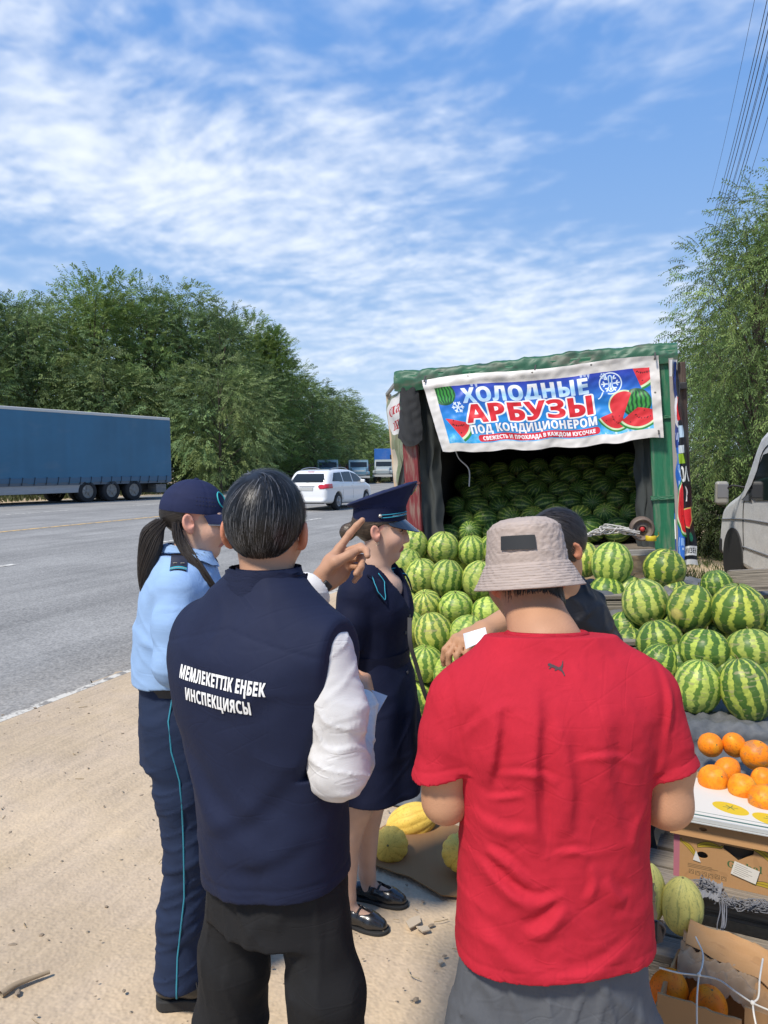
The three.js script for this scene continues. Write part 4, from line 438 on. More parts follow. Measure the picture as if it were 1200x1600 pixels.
{ // tiers that carry the heaps
  const tier = (label, x0, x1, z0, z1, y) => { const t = thing('display_tier', label, 'stand', [(x0 + x1) / 2, gh(x0, -z0), -(z0 + z1) / 2]), w = x1 - x0, d = z1 - z0; const n = Math.max(2, Math.round(d / 0.13)); for (let k = 0; k < n; k++) part('plank', box(w, 0.022, d / n - 0.008, 0, y - 0.011, -d / 2 + (k + 0.5) * d / n, 0.003), wornWood, t); for (const s of [-1, 1]) for (const e of [-1, 1]) part('leg', box(0.07, y - 0.022, 0.07, s * (w / 2 - 0.05), (y - 0.022) / 2, e * (d / 2 - 0.05), 0.004), wornWood, t); part('front_board', box(w, Math.min(0.16, y * 0.6), 0.02, 0, y - 0.03 - Math.min(0.16, y * 0.6) / 2, d / 2 - 0.02, 0.003), wornWood, t); return t; };
  tier('low wooden tier under the bottom right watermelons', 0.98, 2.25, 3.26, 3.62, 0.53); tier('wooden tier under the third row of right watermelons', 0.90, 2.4, 3.64, 4.02, 0.62); tier('wooden tier under the second row of right watermelons', 0.95, 2.5, 4.04, 4.52, 0.74); tier('highest wooden tier behind the right watermelons', 0.9, 2.75, 4.55, 5.25, 0.90);
  tier('low wooden tier inside the left heap', 0.02, 0.75, 5.06, 5.3, 0.26); tier('middle wooden tier inside the left heap', 0.0, 0.95, 5.34, 5.62, 0.50); tier('high wooden tier at the tail of the truck under the left heap', 0.0, 1.0, 5.66, 6.35, 0.68);
  const sp = (px0, py0, z0, px1, py1, z1, h, name, label) => { const a = at(px0, py0, z0), b = at(px1, py1, z1), t = thing('weathered_board', label, 'board', a.toArray()); part('board', (() => { const g = bar([0, 0, 0], b.clone().sub(a).toArray(), 0.05, h), p = g.attributes.position; return g; })(), wornWood, t); };
  sp(1140, 908, 4.62, 1330, 900, 4.2, 0.13, '', 'grey weathered beam behind the top right watermelons');
  // grey tarpaulin over the upper tier and over the ledge in front
  const tarp = (label, fn, nx, ny) => { const t = thing('tarpaulin', label, 'tarpaulin'); part('sheet', cloth(nx, ny, fn, 0.004), greyTarp, t); return t; };
  tarp('pale grey tarpaulin wrinkled over the board behind the right watermelons', (u, v) => { const x = lerp(1.05, 2.6, u), z = lerp(-5.1, -4.52, v); return V(x, 0.925 + 0.02 * n2(x * 5, z * 6) + 0.015 * n2(x * 14, z * 9) - (v > 0.86 ? (v - 0.86) * 1.3 : 0) + gh(1.5, -4), z); }, 60, 24);
  tarp('dark grey tarpaulin ledge under the front right watermelons', (u, v) => { // flat top, rolled front, then falling to the lower shelf
    const x = lerp(0.96, 2.0, u), w = 0.012 * n2(x * 7, v * 6) + 0.008 * n2(x * 19, v * 17) + 0.010 * Math.abs(n2(x * 10 + v * 5, v * 8)); const s = v * 0.95; const L1 = 0.36, r = 0.055; let y, z;
    if (s < L1) { y = 0.545; z = -3.60 + s; } else if (s < L1 + r * 2.2) { const a = (s - L1) / r; y = 0.545 - r + r * Math.cos(a * 0.72) ; z = -3.60 + L1 + r * Math.sin(a * 0.72) * 1.3; } else { const q = s - L1 - r * 2.2; y = 0.545 - r - 0.02 - 0.028 * sst(0, 0.06, q) + 0.012 * q; z = -3.185 + q * 1.0; y += 0.0; }
    return V(x, y + w + 0.004, z - 0.02 * n2(x * 3, 1)); }, 80, 60);
  tarp('crumpled grey tarpaulin lying on the ground at the foot of the left heap', (u, v) => { const x = lerp(0.0, 0.62, u) + 0.05 * n2(v * 3, 2), z = lerp(-4.35, -3.62, v) + 0.06 * n2(u * 4, 9), e = Math.min(1, Math.min(u, 1 - u, v, 1 - v) * 6); return V(x, gh(x, z) + 0.012 + e * (0.025 + 0.03 * n2(x * 4, z * 3.5) + 0.012 * Math.abs(n2(x * 11, z * 8))) + 0.16 * (1 - v) * (1 - v) * e, z); }, 50, 50);
  tarp('grey tarpaulin end hanging beside the banana box', (u, v) => { const x = lerp(0.74, 1.0, u), z = -2.92 + 0.26 * v + 0.05 * n2(u * 3, v * 3); return V(x, 0.50 - 0.36 * v * v + 0.012 * n2(u * 5, v * 5) + 0.006 * n2(u * 13, v * 9), z); }, 30, 30);
}
// plank stand that carries the boxes; turned with its long side along STD
const ST = { o: V(0.92, 0, -2.49), a: -27 * DEG };
function onStand(t) { t.position.copy(ST.o); t.rotation.y = ST.a; return t; }
{
  const t = onStand(thing('plank_stand', 'low grey plank stand with open gaps under the banana box', 'stand'));
  for (const [z, y, d, x0] of [[-0.46, 0.288, 0.10, -0.05], [-0.34, 0.285, 0.11, -0.02], [-0.22, 0.29, 0.105, -0.03], [-0.095, 0.286, 0.115, -0.05], [0.03, 0.288, 0.105, -0.06]]) part('plank', box(1.25, 0.026, d, x0 + 0.625, y, z, 0.004), wornWood, t);
  for (const [z, y, d] of [[0.10, 0.165, 0.10], [0.215, 0.163, 0.11]]) part('plank', box(1.3, 0.024, d, 0.60, y, z, 0.004), wornWood, t); part('plank', box(1.3, 0.13, 0.024, 0.60, 0.225, -0.05, 0.004), wornWood, t);
  for (const x of [0.02, 0.62, 1.16]) { part('bearer', box(0.09, 0.11, 0.5, x, 0.218, -0.24, 0.004), wornWood, t); part('leg', box(0.09, 0.152, 0.66, x, 0.075, -0.06, 0.004), wornWood, t); }
}
// ---------------------------------------------------------------- cardboard
const cardTex = (seed, draw) => canvasTex(1024, 512, (c, w, h) => {
  c.fillStyle = '#b3885a'; c.fillRect(0, 0, w, h); const R = rngOf(seed); for (let k = 0; k < 900; k++) { c.globalAlpha = 0.03 + 0.05 * R(); c.fillStyle = R() > 0.5 ? '#d2ad7e' : '#8f673d'; c.fillRect(w * R(), h * R(), 1 + 3 * R(), 10 + 60 * R()); c.fillRect(w * R(), h * R(), 20 + 80 * R(), 1 + 2 * R()); } c.globalAlpha = 0.14; for (let k = 0; k < 14; k++) { c.fillStyle = '#7a5431'; c.beginPath(); c.ellipse(w * R(), h * R(), 10 + 50 * R(), 6 + 20 * R(), R() * 3, 0, 7); c.fill(); } c.globalAlpha = 1; if (draw) draw(c, w, h, R);
});
const cardM = (t) => std([0.92, 0.92, 0.92], 0.85, { map: t }), plainCard = cardM(cardTex(1));
function banana(c, x, y, s, a, flip = 1) { c.save(); c.translate(x, y); c.rotate(a); c.scale(s * flip, s); c.beginPath(); c.moveTo(-50, 6); c.quadraticCurveTo(-8, -40, 52, -16); c.lineTo(62, -26); c.lineTo(68, -18); c.lineTo(58, -6); c.quadraticCurveTo(-2, 2, -46, 22); c.closePath(); c.fillStyle = '#b59a2a'; c.fill(); c.strokeStyle = '#4a4022'; c.lineWidth = 2.4; c.stroke(); c.beginPath(); c.moveTo(-46, 14); c.quadraticCurveTo(-4, -18, 56, -12); c.stroke(); c.restore(); }
const bananaTex = cardTex(2, (c, w, h, R) => { // 1024 px = 0.5 m
  for (const [x, y, s, a, f] of [[215, 262, 1.35, 0.1, 1], [560, 262, 1.5, 0.35, -1], [95, 300, 1.1, 0.5, -1], [700, 330, 1.6, -0.2, 1], [560, 455, 1.3, -0.15, -1], [930, 250, 1.5, 0.9, 1], [900, 430, 1.4, 0.1, -1]]) banana(c, x, y, s, a, f);
  c.fillStyle = '#b06a78'; c.fillRect(0, 0, 38, h); c.fillStyle = '#41623a'; c.font = 'bold 64px serif'; c.fillText('Global', 330, 376); c.font = 'bold 46px serif'; c.fillText('ge', 470, 430); c.fillStyle = '#5b4a33'; for (let k = 0; k < 6; k++) { c.lineWidth = 3; c.strokeStyle = '#6a5638'; c.strokeRect(100 + k * 40, 445 + (k % 2) * 4, 28, 26); c.beginPath(); c.moveTo(102 + k * 40, 468); c.lineTo(114 + k * 40, 450); c.lineTo(126 + k * 40, 468); c.stroke(); } c.fillStyle = '#6a5638'; for (let k = 0; k < 3; k++) c.fillRect(90, 405 + k * 10, 150 + 40 * (k % 2), 4);
  c.strokeStyle = '#4f6a4c'; c.lineWidth = 5; for (let k = 0; k < 20; k++) { const a = k * Math.PI / 10; c.beginPath(); c.moveTo(770 + 16 * Math.cos(a), 440 + 16 * Math.sin(a)); c.lineTo(770 + 44 * Math.cos(a), 440 + 44 * Math.sin(a)); c.stroke(); } });
const bananaM = cardM(bananaTex);
function sheetShape(w, h, holes, th, jag) { // cardboard panel in the xy plane, uv by 0.5 x 0.25 m
  const s = new THREE.Shape(); const R = rngOf(w * 1000 + h * 77); s.moveTo(0, 0); s.lineTo(w, 0); if (jag) { s.lineTo(w, h); for (let k = 1; k < 12; k++) s.lineTo(w * (1 - k / 12), h - jag * R()); s.lineTo(0, h - jag); } else { s.lineTo(w, h); s.lineTo(0, h); } s.closePath(); for (const f of holes) { const p = new THREE.Path(); f(p); s.holes.push(p); }
  const g = new THREE.ExtrudeGeometry(s, { depth: th, bevelEnabled: false, curveSegments: 14 }), u = g.attributes.uv, q = g.attributes.position; for (let i = 0; i < u.count; i++) u.setXY(i, q.getX(i) / 0.5, q.getY(i) / 0.25); g.translate(0, 0, -th); return g;
}
const oval = (x, y, rx, ry) => (p) => p.absellipse(x, y, rx, ry, 0, Math.PI * 2, true), hand = (x, y) => (p) => { p.moveTo(x - 0.045, y + 0.022); p.lineTo(x - 0.043, y + 0.008); p.lineTo(x, y - 0.022); p.lineTo(x + 0.043, y + 0.008); p.lineTo(x + 0.045, y + 0.022); p.closePath(); };
{ // banana box with a tray of orange melons on top
  const t = onStand(thing('banana_box', 'brown banana box printed with yellow bananas on the plank stand', 'box')); const H = 0.205, y = 0.3015, x = 0.045, z = 0.015;
  part('front_panel', sheetShape(0.5, H, [oval(0.088, 0.088, 0.017, 0.012), oval(0.30, 0.066, 0.02, 0.013), hand(0.195, 0.115)], 0.006).translate(x, y, z), bananaM, t);
  part('side_panel', sheetShape(0.36, H, [oval(0.18, 0.1, 0.03, 0.014)], 0.006).rotateY(-Math.PI / 2).translate(x, y, z - 0.365), plainCard, t); part('side_panel', sheetShape(0.36, H, [], 0.006).rotateY(-Math.PI / 2).translate(x + 0.494, y, z - 0.365), plainCard, t); part('back_panel', sheetShape(0.5, H, [], 0.006).translate(x, y, z - 0.37), plainCard, t);
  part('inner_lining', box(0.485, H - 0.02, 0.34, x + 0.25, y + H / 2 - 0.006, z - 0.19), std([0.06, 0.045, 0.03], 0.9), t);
  part('lid_flap', sheetShape(0.53, 0.062, [oval(0.10, 0.030, 0.012, 0.006)], 0.006).rotateX(-0.22).translate(x - 0.01, y + H - 0.052, z + 0.022), plainCard, t); part('lid_top', box(0.53, 0.006, 0.40, x + 0.255, y + H + 0.010, z - 0.185), plainCard, t);
  const s = onStand(thing('paper_label', 'torn white label stuck on the front of the banana box', 'label')); const st = canvasTex(128, 64, (c) => { c.fillStyle = '#d8d2c6'; c.fillRect(0, 0, 128, 64); c.fillStyle = '#8b857a'; for (let k = 0; k < 6; k++) c.fillRect(10, 8 + k * 9, 60 + 40 * ((k * 0.6) % 1), 2); }); const lm = std([0.95, 0.95, 0.95], 0.7, { map: st });
  part('sheet', box(0.075, 0.045, 0.0015, 0, 0, 0).rotateZ(-0.25).translate(x + 0.215, y + 0.062, z + 0.004), lm, s);
  const s2 = onStand(thing('paper_scrap', 'small white triangle of torn paper on the banana box', 'paper')); const tri = new THREE.Shape([new THREE.Vector2(0, 0), new THREE.Vector2(0.024, -0.004), new THREE.Vector2(0.009, 0.034)]); part('sheet', new THREE.ExtrudeGeometry(tri, { depth: 0.0012, bevelEnabled: false }).translate(x + 0.06, y + 0.068, z + 0.002), std([0.62, 0.6, 0.56], 0.7), s2);
  const tray = onStand(thing('cardboard_tray', 'white printed cardboard sheet under the orange melons', 'tray')); const tt = canvasTex(1024, 512, (c, w, h) => { c.fillStyle = '#d6cfc2'; c.fillRect(0, 0, w, h); c.fillStyle = '#d6b31e'; for (const [X, Y] of [[330, 330], [560, 380], [820, 300]]) { c.beginPath(); c.ellipse(X, Y, 110, 60, 0.3, 0, 7); c.fill(); c.strokeStyle = '#5d6a3a'; c.lineWidth = 5; for (let k = 0; k < 6; k++) { c.beginPath(); c.moveTo(X, Y - 10); c.lineTo(X + 44 * Math.cos(k), Y - 10 + 30 * Math.sin(k)); c.stroke(); } } c.fillStyle = '#4f6d63'; c.fillRect(0, h - 44, w, 16); c.fillRect(0, h - 78, w, 5); c.fillStyle = '#b3344a'; c.fillRect(640, 200, 8, 230); });
  const tg = box(0.54, 0.007, 0.34, 0, 0, 0); part('sheet', tg.translate(x + 0.262, y + H + 0.017, z - 0.135), std([0.95, 0.95, 0.95], 0.7, { map: tt }), tray); part('edge', [box(0.545, 0.012, 0.006, x + 0.262, y + H + 0.018, z + 0.038), box(0.545, 0.003, 0.008, x + 0.262, y + H + 0.009, z + 0.044)], std([0.45, 0.46, 0.44], 0.7), tray);
}
// ---------------------------------------------------------------- orange and yellow melons
const orangeTex = (seed, scab) => dataTex(512, 256, (u, v) => { const a = tileF(u, v, 5, 5, seed), b = sst(0.5, 0.7, tileF(u, v, 9, 5, seed + 5)) * scab, c = sst(0.72, 0.8, tile(u, v, 60, seed + 7, 40)) * 0.5, net = scab > 0.5 ? sst(0.55, 0.75, Math.abs(tile(u, v, 46, seed + 9, 30) - 0.5) * 2) * b : 0, y = sst(0.4, 0.7, tileF(u, v, 4, 3, seed + 2)); let q = [lerp(0.88, 0.88, y), lerp(0.245, 0.345, y), lerp(0.006, 0.015, y)]; q = q.map((x) => x * (0.85 + 0.3 * a)); q = q.map((x, i) => lerp(x, [0.40, 0.19, 0.07][i], clamp(b * 0.75 + net * 0.25))); return q.map((x, i) => lerp(x, [0.48, 0.14, 0.02][i], c)); });
const oM = [orangeTex(1, 0.05), orangeTex(2, 0.15), orangeTex(3, 0.95), orangeTex(4, 0.8)].map((t) => new THREE.MeshPhysicalMaterial({ map: t, roughness: 0.45, specularIntensity: 0.5 }));
const yM = [[0.80, 0.54, 0.10], [0.60, 0.53, 0.15]].map((c, i) => new THREE.MeshPhysicalMaterial({ roughness: 0.5, specularIntensity: 0.4, map: dataTex(512, 256, (u, v) => { const x = u * 11 + 0.25 * (tileF(u, v, 5, 3, 50 + i) - 0.5), f = Math.abs(x - Math.floor(x) - 0.5), st = sst(0.34, 0.5, f + 0.25 * (tile(u, v, 60, 8, 26) - 0.5)) * sst(0.2, 0.5, tile(u, v, 40, 3, 30)), k = 0.85 + 0.3 * tileF(u, v, 7, 4, 60), sp = sst(0.74, 0.82, tile(u, v, 120, 9, 70)); const g = i ? [0.30, 0.31, 0.10] : [0.56, 0.34, 0.05]; return c.map((q, n) => lerp(lerp(q * k, g[n], st * (i ? 0.75 : 0.55)), g[n] * 0.8, sp * 0.4)); }) }));
const ribbed = (n, d) => { const g = new THREE.SphereGeometry(1, 88, 40), p = g.attributes.position; for (let i = 0; i < p.count; i++) { const x = p.getX(i), y = p.getY(i), z = p.getZ(i), a = Math.atan2(z, x), q = Math.hypot(x, z), r = 1 - d * q * (0.5 - 0.5 * Math.cos(a * n)) ** 3 + 0.012 * n3(x * 2, y * 2, z * 2); p.setXYZ(i, x * r, y * (1 + 0.05 * Math.exp(-(1 - Math.abs(y)) * 14)), z * r); } g.computeVertexNormals(); return g; };
const ribG = ribbed(11, 0.045), plainG = ribbed(9, 0.012), buttG = new THREE.CylinderGeometry(0.05, 0.09, 0.05, 10).translate(0, 1.04, 0);
function melon(name, label, px, py, w, h, z, geo, mat, rot, group) { const p = at(px, py, z), t = thing(name, label, 'melon', p.toArray(), group); t.rotation.set(...rot, 'YXZ'); t.scale.set(w * z / PXF / 2, h * z / PXF / 2, w * z / PXF / 2); part('rind', geo, mat, t); part('stem_scar', buttG, stemM, t); return t; }
melon('orange_melon', 'smooth orange melon nearest the red sleeve in the back row on the grey tarpaulin', 1110, 1164, 38, 39, 2.93, plainG, oM[1], [1.2, 0.3, 0.2]);
melon('orange_melon', 'pale-tipped orange melon in the middle of the back row on the tarpaulin', 1147, 1164, 36, 44, 2.93, plainG, oM[1], [0.4, 0.2, 0.6]);
melon('orange_melon', 'scabby brown-patched orange melon at the right of the back row', 1181, 1180, 47, 47, 2.85, plainG, oM[2], [0.3, 1, 0.2]);
melon('orange_melon', 'large smooth orange melon at the left of the white tray', 1114, 1218, 46, 46, 2.65, plainG, oM[0], [1.0, 0.5, 0.2]);
melon('orange_melon', 'small orange melon tucked behind the two front melons of the tray', 1136, 1203, 38, 42, 2.74, plainG, oM[1], [0.9, 2, 0.2]);
melon('orange_melon', 'glossy deep-orange round melon in the middle of the white tray', 1160, 1231, 44, 44, 2.575, plainG, oM[0], [0.7, 4, 0.1]);
melon('orange_melon', 'orange melon at the right edge of the photo behind the rough-skinned one', 1193, 1218, 38, 38, 2.66, plainG, oM[1], [0.5, 5, 0.1]);
melon('orange_melon', 'rough netted orange-brown melon at the front right corner of the tray', 1194, 1250, 49, 48, 2.49, plainG, oM[3], [0.4, 3, 0.3]);
melon('yellow_melon', 'round yellow ribbed melon on the cardboard by the bare leg', 610, 1320, 58, 62, 3.16, ribG, yM[0], [1.1, 0.3, 0.4]);
melon('yellow_melon', 'long yellow melon lying behind the round ribbed one', 643, 1284, 58, 82, 3.42, ribG, yM[0], [0.15, 0.1, -1.25]);
melon('yellow_melon', 'yellow melon half hidden behind the red shirt on the ground', 719, 1332, 60, 60, 3.02, ribG, yM[0], [0.9, 0.6, 0.5]);
melon('pale_melon', 'upright pale green-yellow melon with dark streaks in front of the plank stand', 1066, 1416, 66, 94, 2.19, ribG, yM[1], [0.06, 0.4, 0.05]);
melon('pale_melon', 'yellow upright melon behind the torn cardboard strip beside the red shirt', 1014, 1398, 52, 98, 2.24, ribG, yM[1], [0.02, 1.1, -0.06]);
// ---------------------------------------------------------------- box in the foreground, strings, litter
{
  const base = V(0.70, 0, -1.90), a = 34 * DEG * -1, inBox = (t) => { t.position.copy(base); t.rotation.y = a; t.position.y = gh(base.x, base.z); return t; };
  const t = inBox(thing('cardboard_box', 'open torn cardboard box with two orange melons at the bottom right corner', 'box'));
  const print = cardM(cardTex(6, (c) => { banana(c, 190, 210, 1.7, 1.4, 1); banana(c, 480, 200, 1.8, 1.0, 1); banana(c, 330, 110, 1.3, 0.2, -1); banana(c, 800, 230, 1.7, 0.6, 1); }));
  part('front_panel', sheetShape(0.20, 0.325, [], 0.006, 0.008).translate(0, 0, 0), print, t); part('tall_panel', sheetShape(0.36, 0.36, [], 0.006).translate(0.206, 0, -0.004), cardM(cardTex(8, (c) => { c.strokeStyle = '#6d5534'; c.lineWidth = 4; c.strokeRect(60, 250, 120, 70); c.strokeRect(300, 40, 90, 60); c.beginPath(); c.arc(240, 400, 46, 0, 7); c.stroke(); c.fillStyle = '#6d5534'; for (let k = 0; k < 5; k++) c.fillRect(70, 345 + k * 12, 150, 4); })), t, 'taller printed panel at the right of the box');
  part('side_panel', sheetShape(0.34, 0.30, [], 0.006, 0.02).rotateY(Math.PI / 2).translate(0.0, 0, 0), plainCard, t); part('back_panel', sheetShape(0.56, 0.36, [], 0.006, 0.03).translate(0, 0, -0.30), plainCard, t); part('base', box(0.56, 0.01, 0.32, 0.28, 0.015, -0.155), plainCard, t);
  part('back_flap', cloth(30, 10, (u, v) => V(0.02 + 0.50 * u, 0.375 - 0.05 * u + 0.008 * n2(u * 5, v * 3) - 0.075 * v * (0.5 + 0.8 * u), -0.285 + 0.06 * v + 0.012 * n2(u * 4, 3)), 0.005), plainCard, t);
  part('crumpled_lining', cloth(36, 30, (u, v) => { const x = 0.005 + 0.20 * u, z = -0.285 + 0.10 * v; return V(x, 0.335 - 0.035 * v - 0.03 * u + 0.014 * n2(u * 5 + v * 2, v * 4) + 0.010 * Math.abs(n2(u * 9, v * 7)) - 0.04 * sst(0.8, 1, v), z); }, 0.004), std([0.36, 0.25, 0.155], 0.9, { side: THREE.DoubleSide }), t, 'crumpled brown inner sheet'); part('folded_flap', cloth(20, 14, (u, v) => V(0.20 + 0.19 * u, 0.30 - 0.05 * v - 0.02 * u + 0.006 * n2(u * 4, v * 4), -0.27 + 0.12 * v), 0.005), plainCard, t);
  inBox(melon('orange_melon', 'deep orange melon in the foreground box nearest the grey trousers', 1045, 1548, 60, 74, 2.02, plainG, oM[0], [0.2, 0.4, -0.3])); const m1 = scene.children.at(-1); m1.position.copy(at(1044, 1550, 2.02)); m1.rotation.set(0.2, 0.4, -0.3); const deepM = oM[0].clone(); deepM.color.setRGB(1, 0.74, 0.5); m1.children[0].material = deepM;
  const m2 = melon('orange_melon', 'deep orange melon in the foreground box behind the white string', 1106, 1574, 60, 72, 1.96, plainG, oM[0], [0.1, 1.4, 0.25]); m2.children[0].material = deepM;
  const str = std([0.66, 0.62, 0.54], 0.8), S = (list) => list.map(([px, py, z]) => at(px, py, z)), s = thing('string', 'white string tied across the foreground box and its torn panels', 'string'); const hit = [];
  for (const l of [[[1087, 1464, 1.99], [1098, 1490, 1.90], [1097, 1510, 1.84], [1092, 1523, 1.81]], [[1092, 1523, 1.81], [1089, 1560, 1.775], [1089, 1610, 1.75]], [[1030, 1512, 1.84], [1060, 1520, 1.83], [1092, 1524, 1.81], [1120, 1530, 1.78], [1150, 1550, 1.70], [1176, 1567, 1.65], [1205, 1580, 1.6]], [[1192, 1498, 1.72], [1187, 1530, 1.67], [1184, 1560, 1.65], [1176, 1567, 1.65]], [[1176, 1567, 1.65], [1178, 1585, 1.62], [1183, 1610, 1.6]]]) hit.push(tube(S(l), 0.0022, 30, 5));
  part('cord', hit, str, s); part('knot', [new THREE.SphereGeometry(0.005, 10, 8).translate(...at(1092, 1523, 1.808).toArray()), new THREE.SphereGeometry(0.0055, 10, 8).translate(...at(1176, 1567, 1.645).toArray())], str, s);
  const strip = thing('cardboard_strip', 'torn upright strip of cardboard in front of the yellow melon', 'cardboard'); { const P0 = [at(996, 1376, 2.10), at(1021, 1380, 2.10), at(1028, 1445, 2.02), at(1000, 1440, 2.02)]; part('strip', cloth(8, 12, (u, v) => P0[0].clone().lerp(P0[1], u).lerp(P0[3].clone().lerp(P0[2], u), v).add(V(0.004 * n2(v * 4, u), 0, 0.006 * n2(u * 3, v * 5))), 0.005), plainCard, strip); part('crease', bar(at(998, 1408, 2.05), at(1024, 1409, 2.05), 0.001, 0.002), std([0.2, 0.13, 0.07], 0.9), strip); }
  const bag = thing('bag_edge', 'dark open edge of a black bag between the trousers and the box', 'bag'); part('fabric', cloth(14, 14, (u, v) => at(1016 + 20 * u, 1444 + 34 * v - 6 * u, 1.86 - 0.05 * Math.sin(u * 3) ), 0.004), M.black, bag); part('rim', tube([at(1012, 1440, 1.85), at(1026, 1440, 1.82), at(1038, 1450, 1.84), at(1034, 1466, 1.86)], 0.004, 24, 5), std([0.06, 0.06, 0.065], 0.6), bag);
  // shredded grey netting on the planks
  const R = rngOf(17), nt = [], spine = [[1093, 1378, 2.36], [1108, 1388, 2.36], [1125, 1405, 2.33], [1140, 1412, 2.30], [1160, 1416, 2.28], [1185, 1417, 2.26], [1205, 1420, 2.25]].map((p) => at(...p)), cv = new THREE.CatmullRomCurve3(spine);
  for (let k = 0; k < 90; k++) { const pts = []; let s0 = R(); for (let i = 0; i < 6; i++) { const p = cv.getPoint(clamp(s0 + i * 0.035 * (R() - 0.2))); pts.push(p.add(V((R() - 0.5) * 0.05, (R() - 0.3) * 0.025, (R() - 0.5) * 0.05))); } nt.push(tube(pts, 0.0016, 14, 4)); } for (let k = 0; k < 9; k++) { const x = 1122 + 12 * R(); nt.push(tube([at(x, 1405, 2.32), at(x + 3 * R(), 1425, 2.22), at(x - 3 + 6 * R(), 1445, 2.19), at(x - 4 + 5 * R(), 1450 + 14 * R(), 2.18)], 0.0016, 14, 4)); }
  const net = thing('netting', 'shredded grey netting trailing over the plank edge below the banana box', 'netting'); part('strands', nt, std([0.17, 0.17, 0.18], 0.9), net);
  part('frayed_sheet', cloth(16, 10, (u, v) => at(1096 + 34 * u - 6 * v, 1372 + 10 * u + 26 * v, 2.38 - 0.05 * v - 0.02 * u).add(V(0, 0.010 * n2(u * 6, v * 5), 0)), 0.002), std([0.20, 0.20, 0.21], 0.9), net);
  // cardboard on the ground, litter, stick
  const flat = (name, label, cat, pts, up, m) => { const t = thing(name, label, cat), P = pts.map(([x, y]) => { const d = pxDir(x, y), k = -(camera.position.y - 0.03) / d.y; return [d.x * k, d.z * k]; }), s = new THREE.Shape(P.map(([x, z]) => new THREE.Vector2(x, -z))), g = new THREE.ExtrudeGeometry(s, { depth: 0.005, bevelEnabled: false }); g.rotateX(-Math.PI / 2); const q = g.attributes.position; for (let i = 0; i < q.count; i++) q.setY(i, q.getY(i) + gh(q.getX(i), q.getZ(i)) + up); const u = g.attributes.uv; for (let i = 0; i < u.count; i++) u.setXY(i, q.getX(i) * 2, q.getZ(i) * 3); part('sheet', g, m, t); return t; };
  flat('cardboard_sheet', 'flattened brown cardboard under the yellow melons on the ground', 'cardboard', [[568, 1338], [590, 1290], [640, 1262], [740, 1290], [760, 1340], [718, 1392], [690, 1390], [640, 1362], [618, 1356]], 0.018, std([0.62, 0.60, 0.58], 0.9, { map: cardTex(12) }));
  const rag = std([0.46, 0.38, 0.28], 0.8); flat('paper_scrap', 'crumpled pale paper scrap on the dirt between the two men', 'paper', [[634, 1430], [642, 1424], [655, 1420], [658, 1430], [648, 1436], [640, 1440]], 0.014, rag); flat('paper_scrap', 'thin pale scrap just below the crumpled paper on the dirt', 'paper', [[650, 1437], [668, 1436], [672, 1442], [660, 1445]], 0.014, rag); flat('paper_scrap', 'tiny pale paper fleck on the dirt beside the grey trousers', 'paper', [[683, 1490], [690, 1486], [693, 1491], [686, 1494]], 0.014, rag);
  const gp = (x, y, up) => { const d = pxDir(x, y), k = -camera.position.y / d.y, q = V(d.x * k, 0, d.z * k); q.y = gh(q.x, q.z) + up; return q; };
  const st = thing('stick', 'dry broken stick lying on the dirt at the bottom left', 'stick'); part('wood', taper([gp(2, 1564, 0.018), gp(22, 1552, 0.022), gp(45, 1541, 0.02), gp(78, 1527, 0.016)], 0.011, 0.006, 8), std([0.34, 0.26, 0.17], 0.9), st);
  const st2 = thing('twig', 'thin curled dry grass stalk on the dirt near the grey trousers', 'twig'); part('wood', tube([gp(637, 1515, 0.016), gp(642, 1524, 0.014), gp(655, 1530, 0.016)], 0.002, 10, 4), std([0.42, 0.34, 0.22], 0.9), st2);
  const RR = rngOf(23), pg = []; for (let k = 0; k < 620; k++) { const x = -2.6 + 4.2 * RR(), z = -1.6 - 3.4 * RR(), r = 0.003 + 0.008 * RR() ** 3, g = new THREE.IcosahedronGeometry(r, 0); g.scale(1, 0.6, 1 + RR()); g.rotateY(RR() * 6); g.translate(x, gh(x, z) + 0.012, z); pg.push(g); } const pb = part('gravel', pg, std([0.26, 0.20, 0.14], 0.95), scene); pb.userData.kind = 'stuff'; tag(pb, 'small loose stones and crumbs scattered over the dirt', 'gravel');
  const sg = []; for (let k = 0; k < 110; k++) { const x = -2.4 + 3.6 * RR(), z = -1.8 - 3.4 * RR(), a = RR() * 6.28, L = 0.015 + 0.05 * RR() * RR(), y = gh(x, z) + 0.014; sg.push(tube([[x, y, z], [x + 0.5 * L * Math.cos(a), y + 0.004 * RR(), z + 0.5 * L * Math.sin(a) + 0.006], [x + L * Math.cos(a), y, z + L * Math.sin(a)]], 0.0009 + 0.0012 * RR(), 4, 3)); } const sb = part('straw', sg, std([0.34, 0.25, 0.14], 0.95), scene); sb.userData.kind = 'stuff'; tag(sb, 'bits of dry straw and twig strewn over the dirt', 'straw');
}
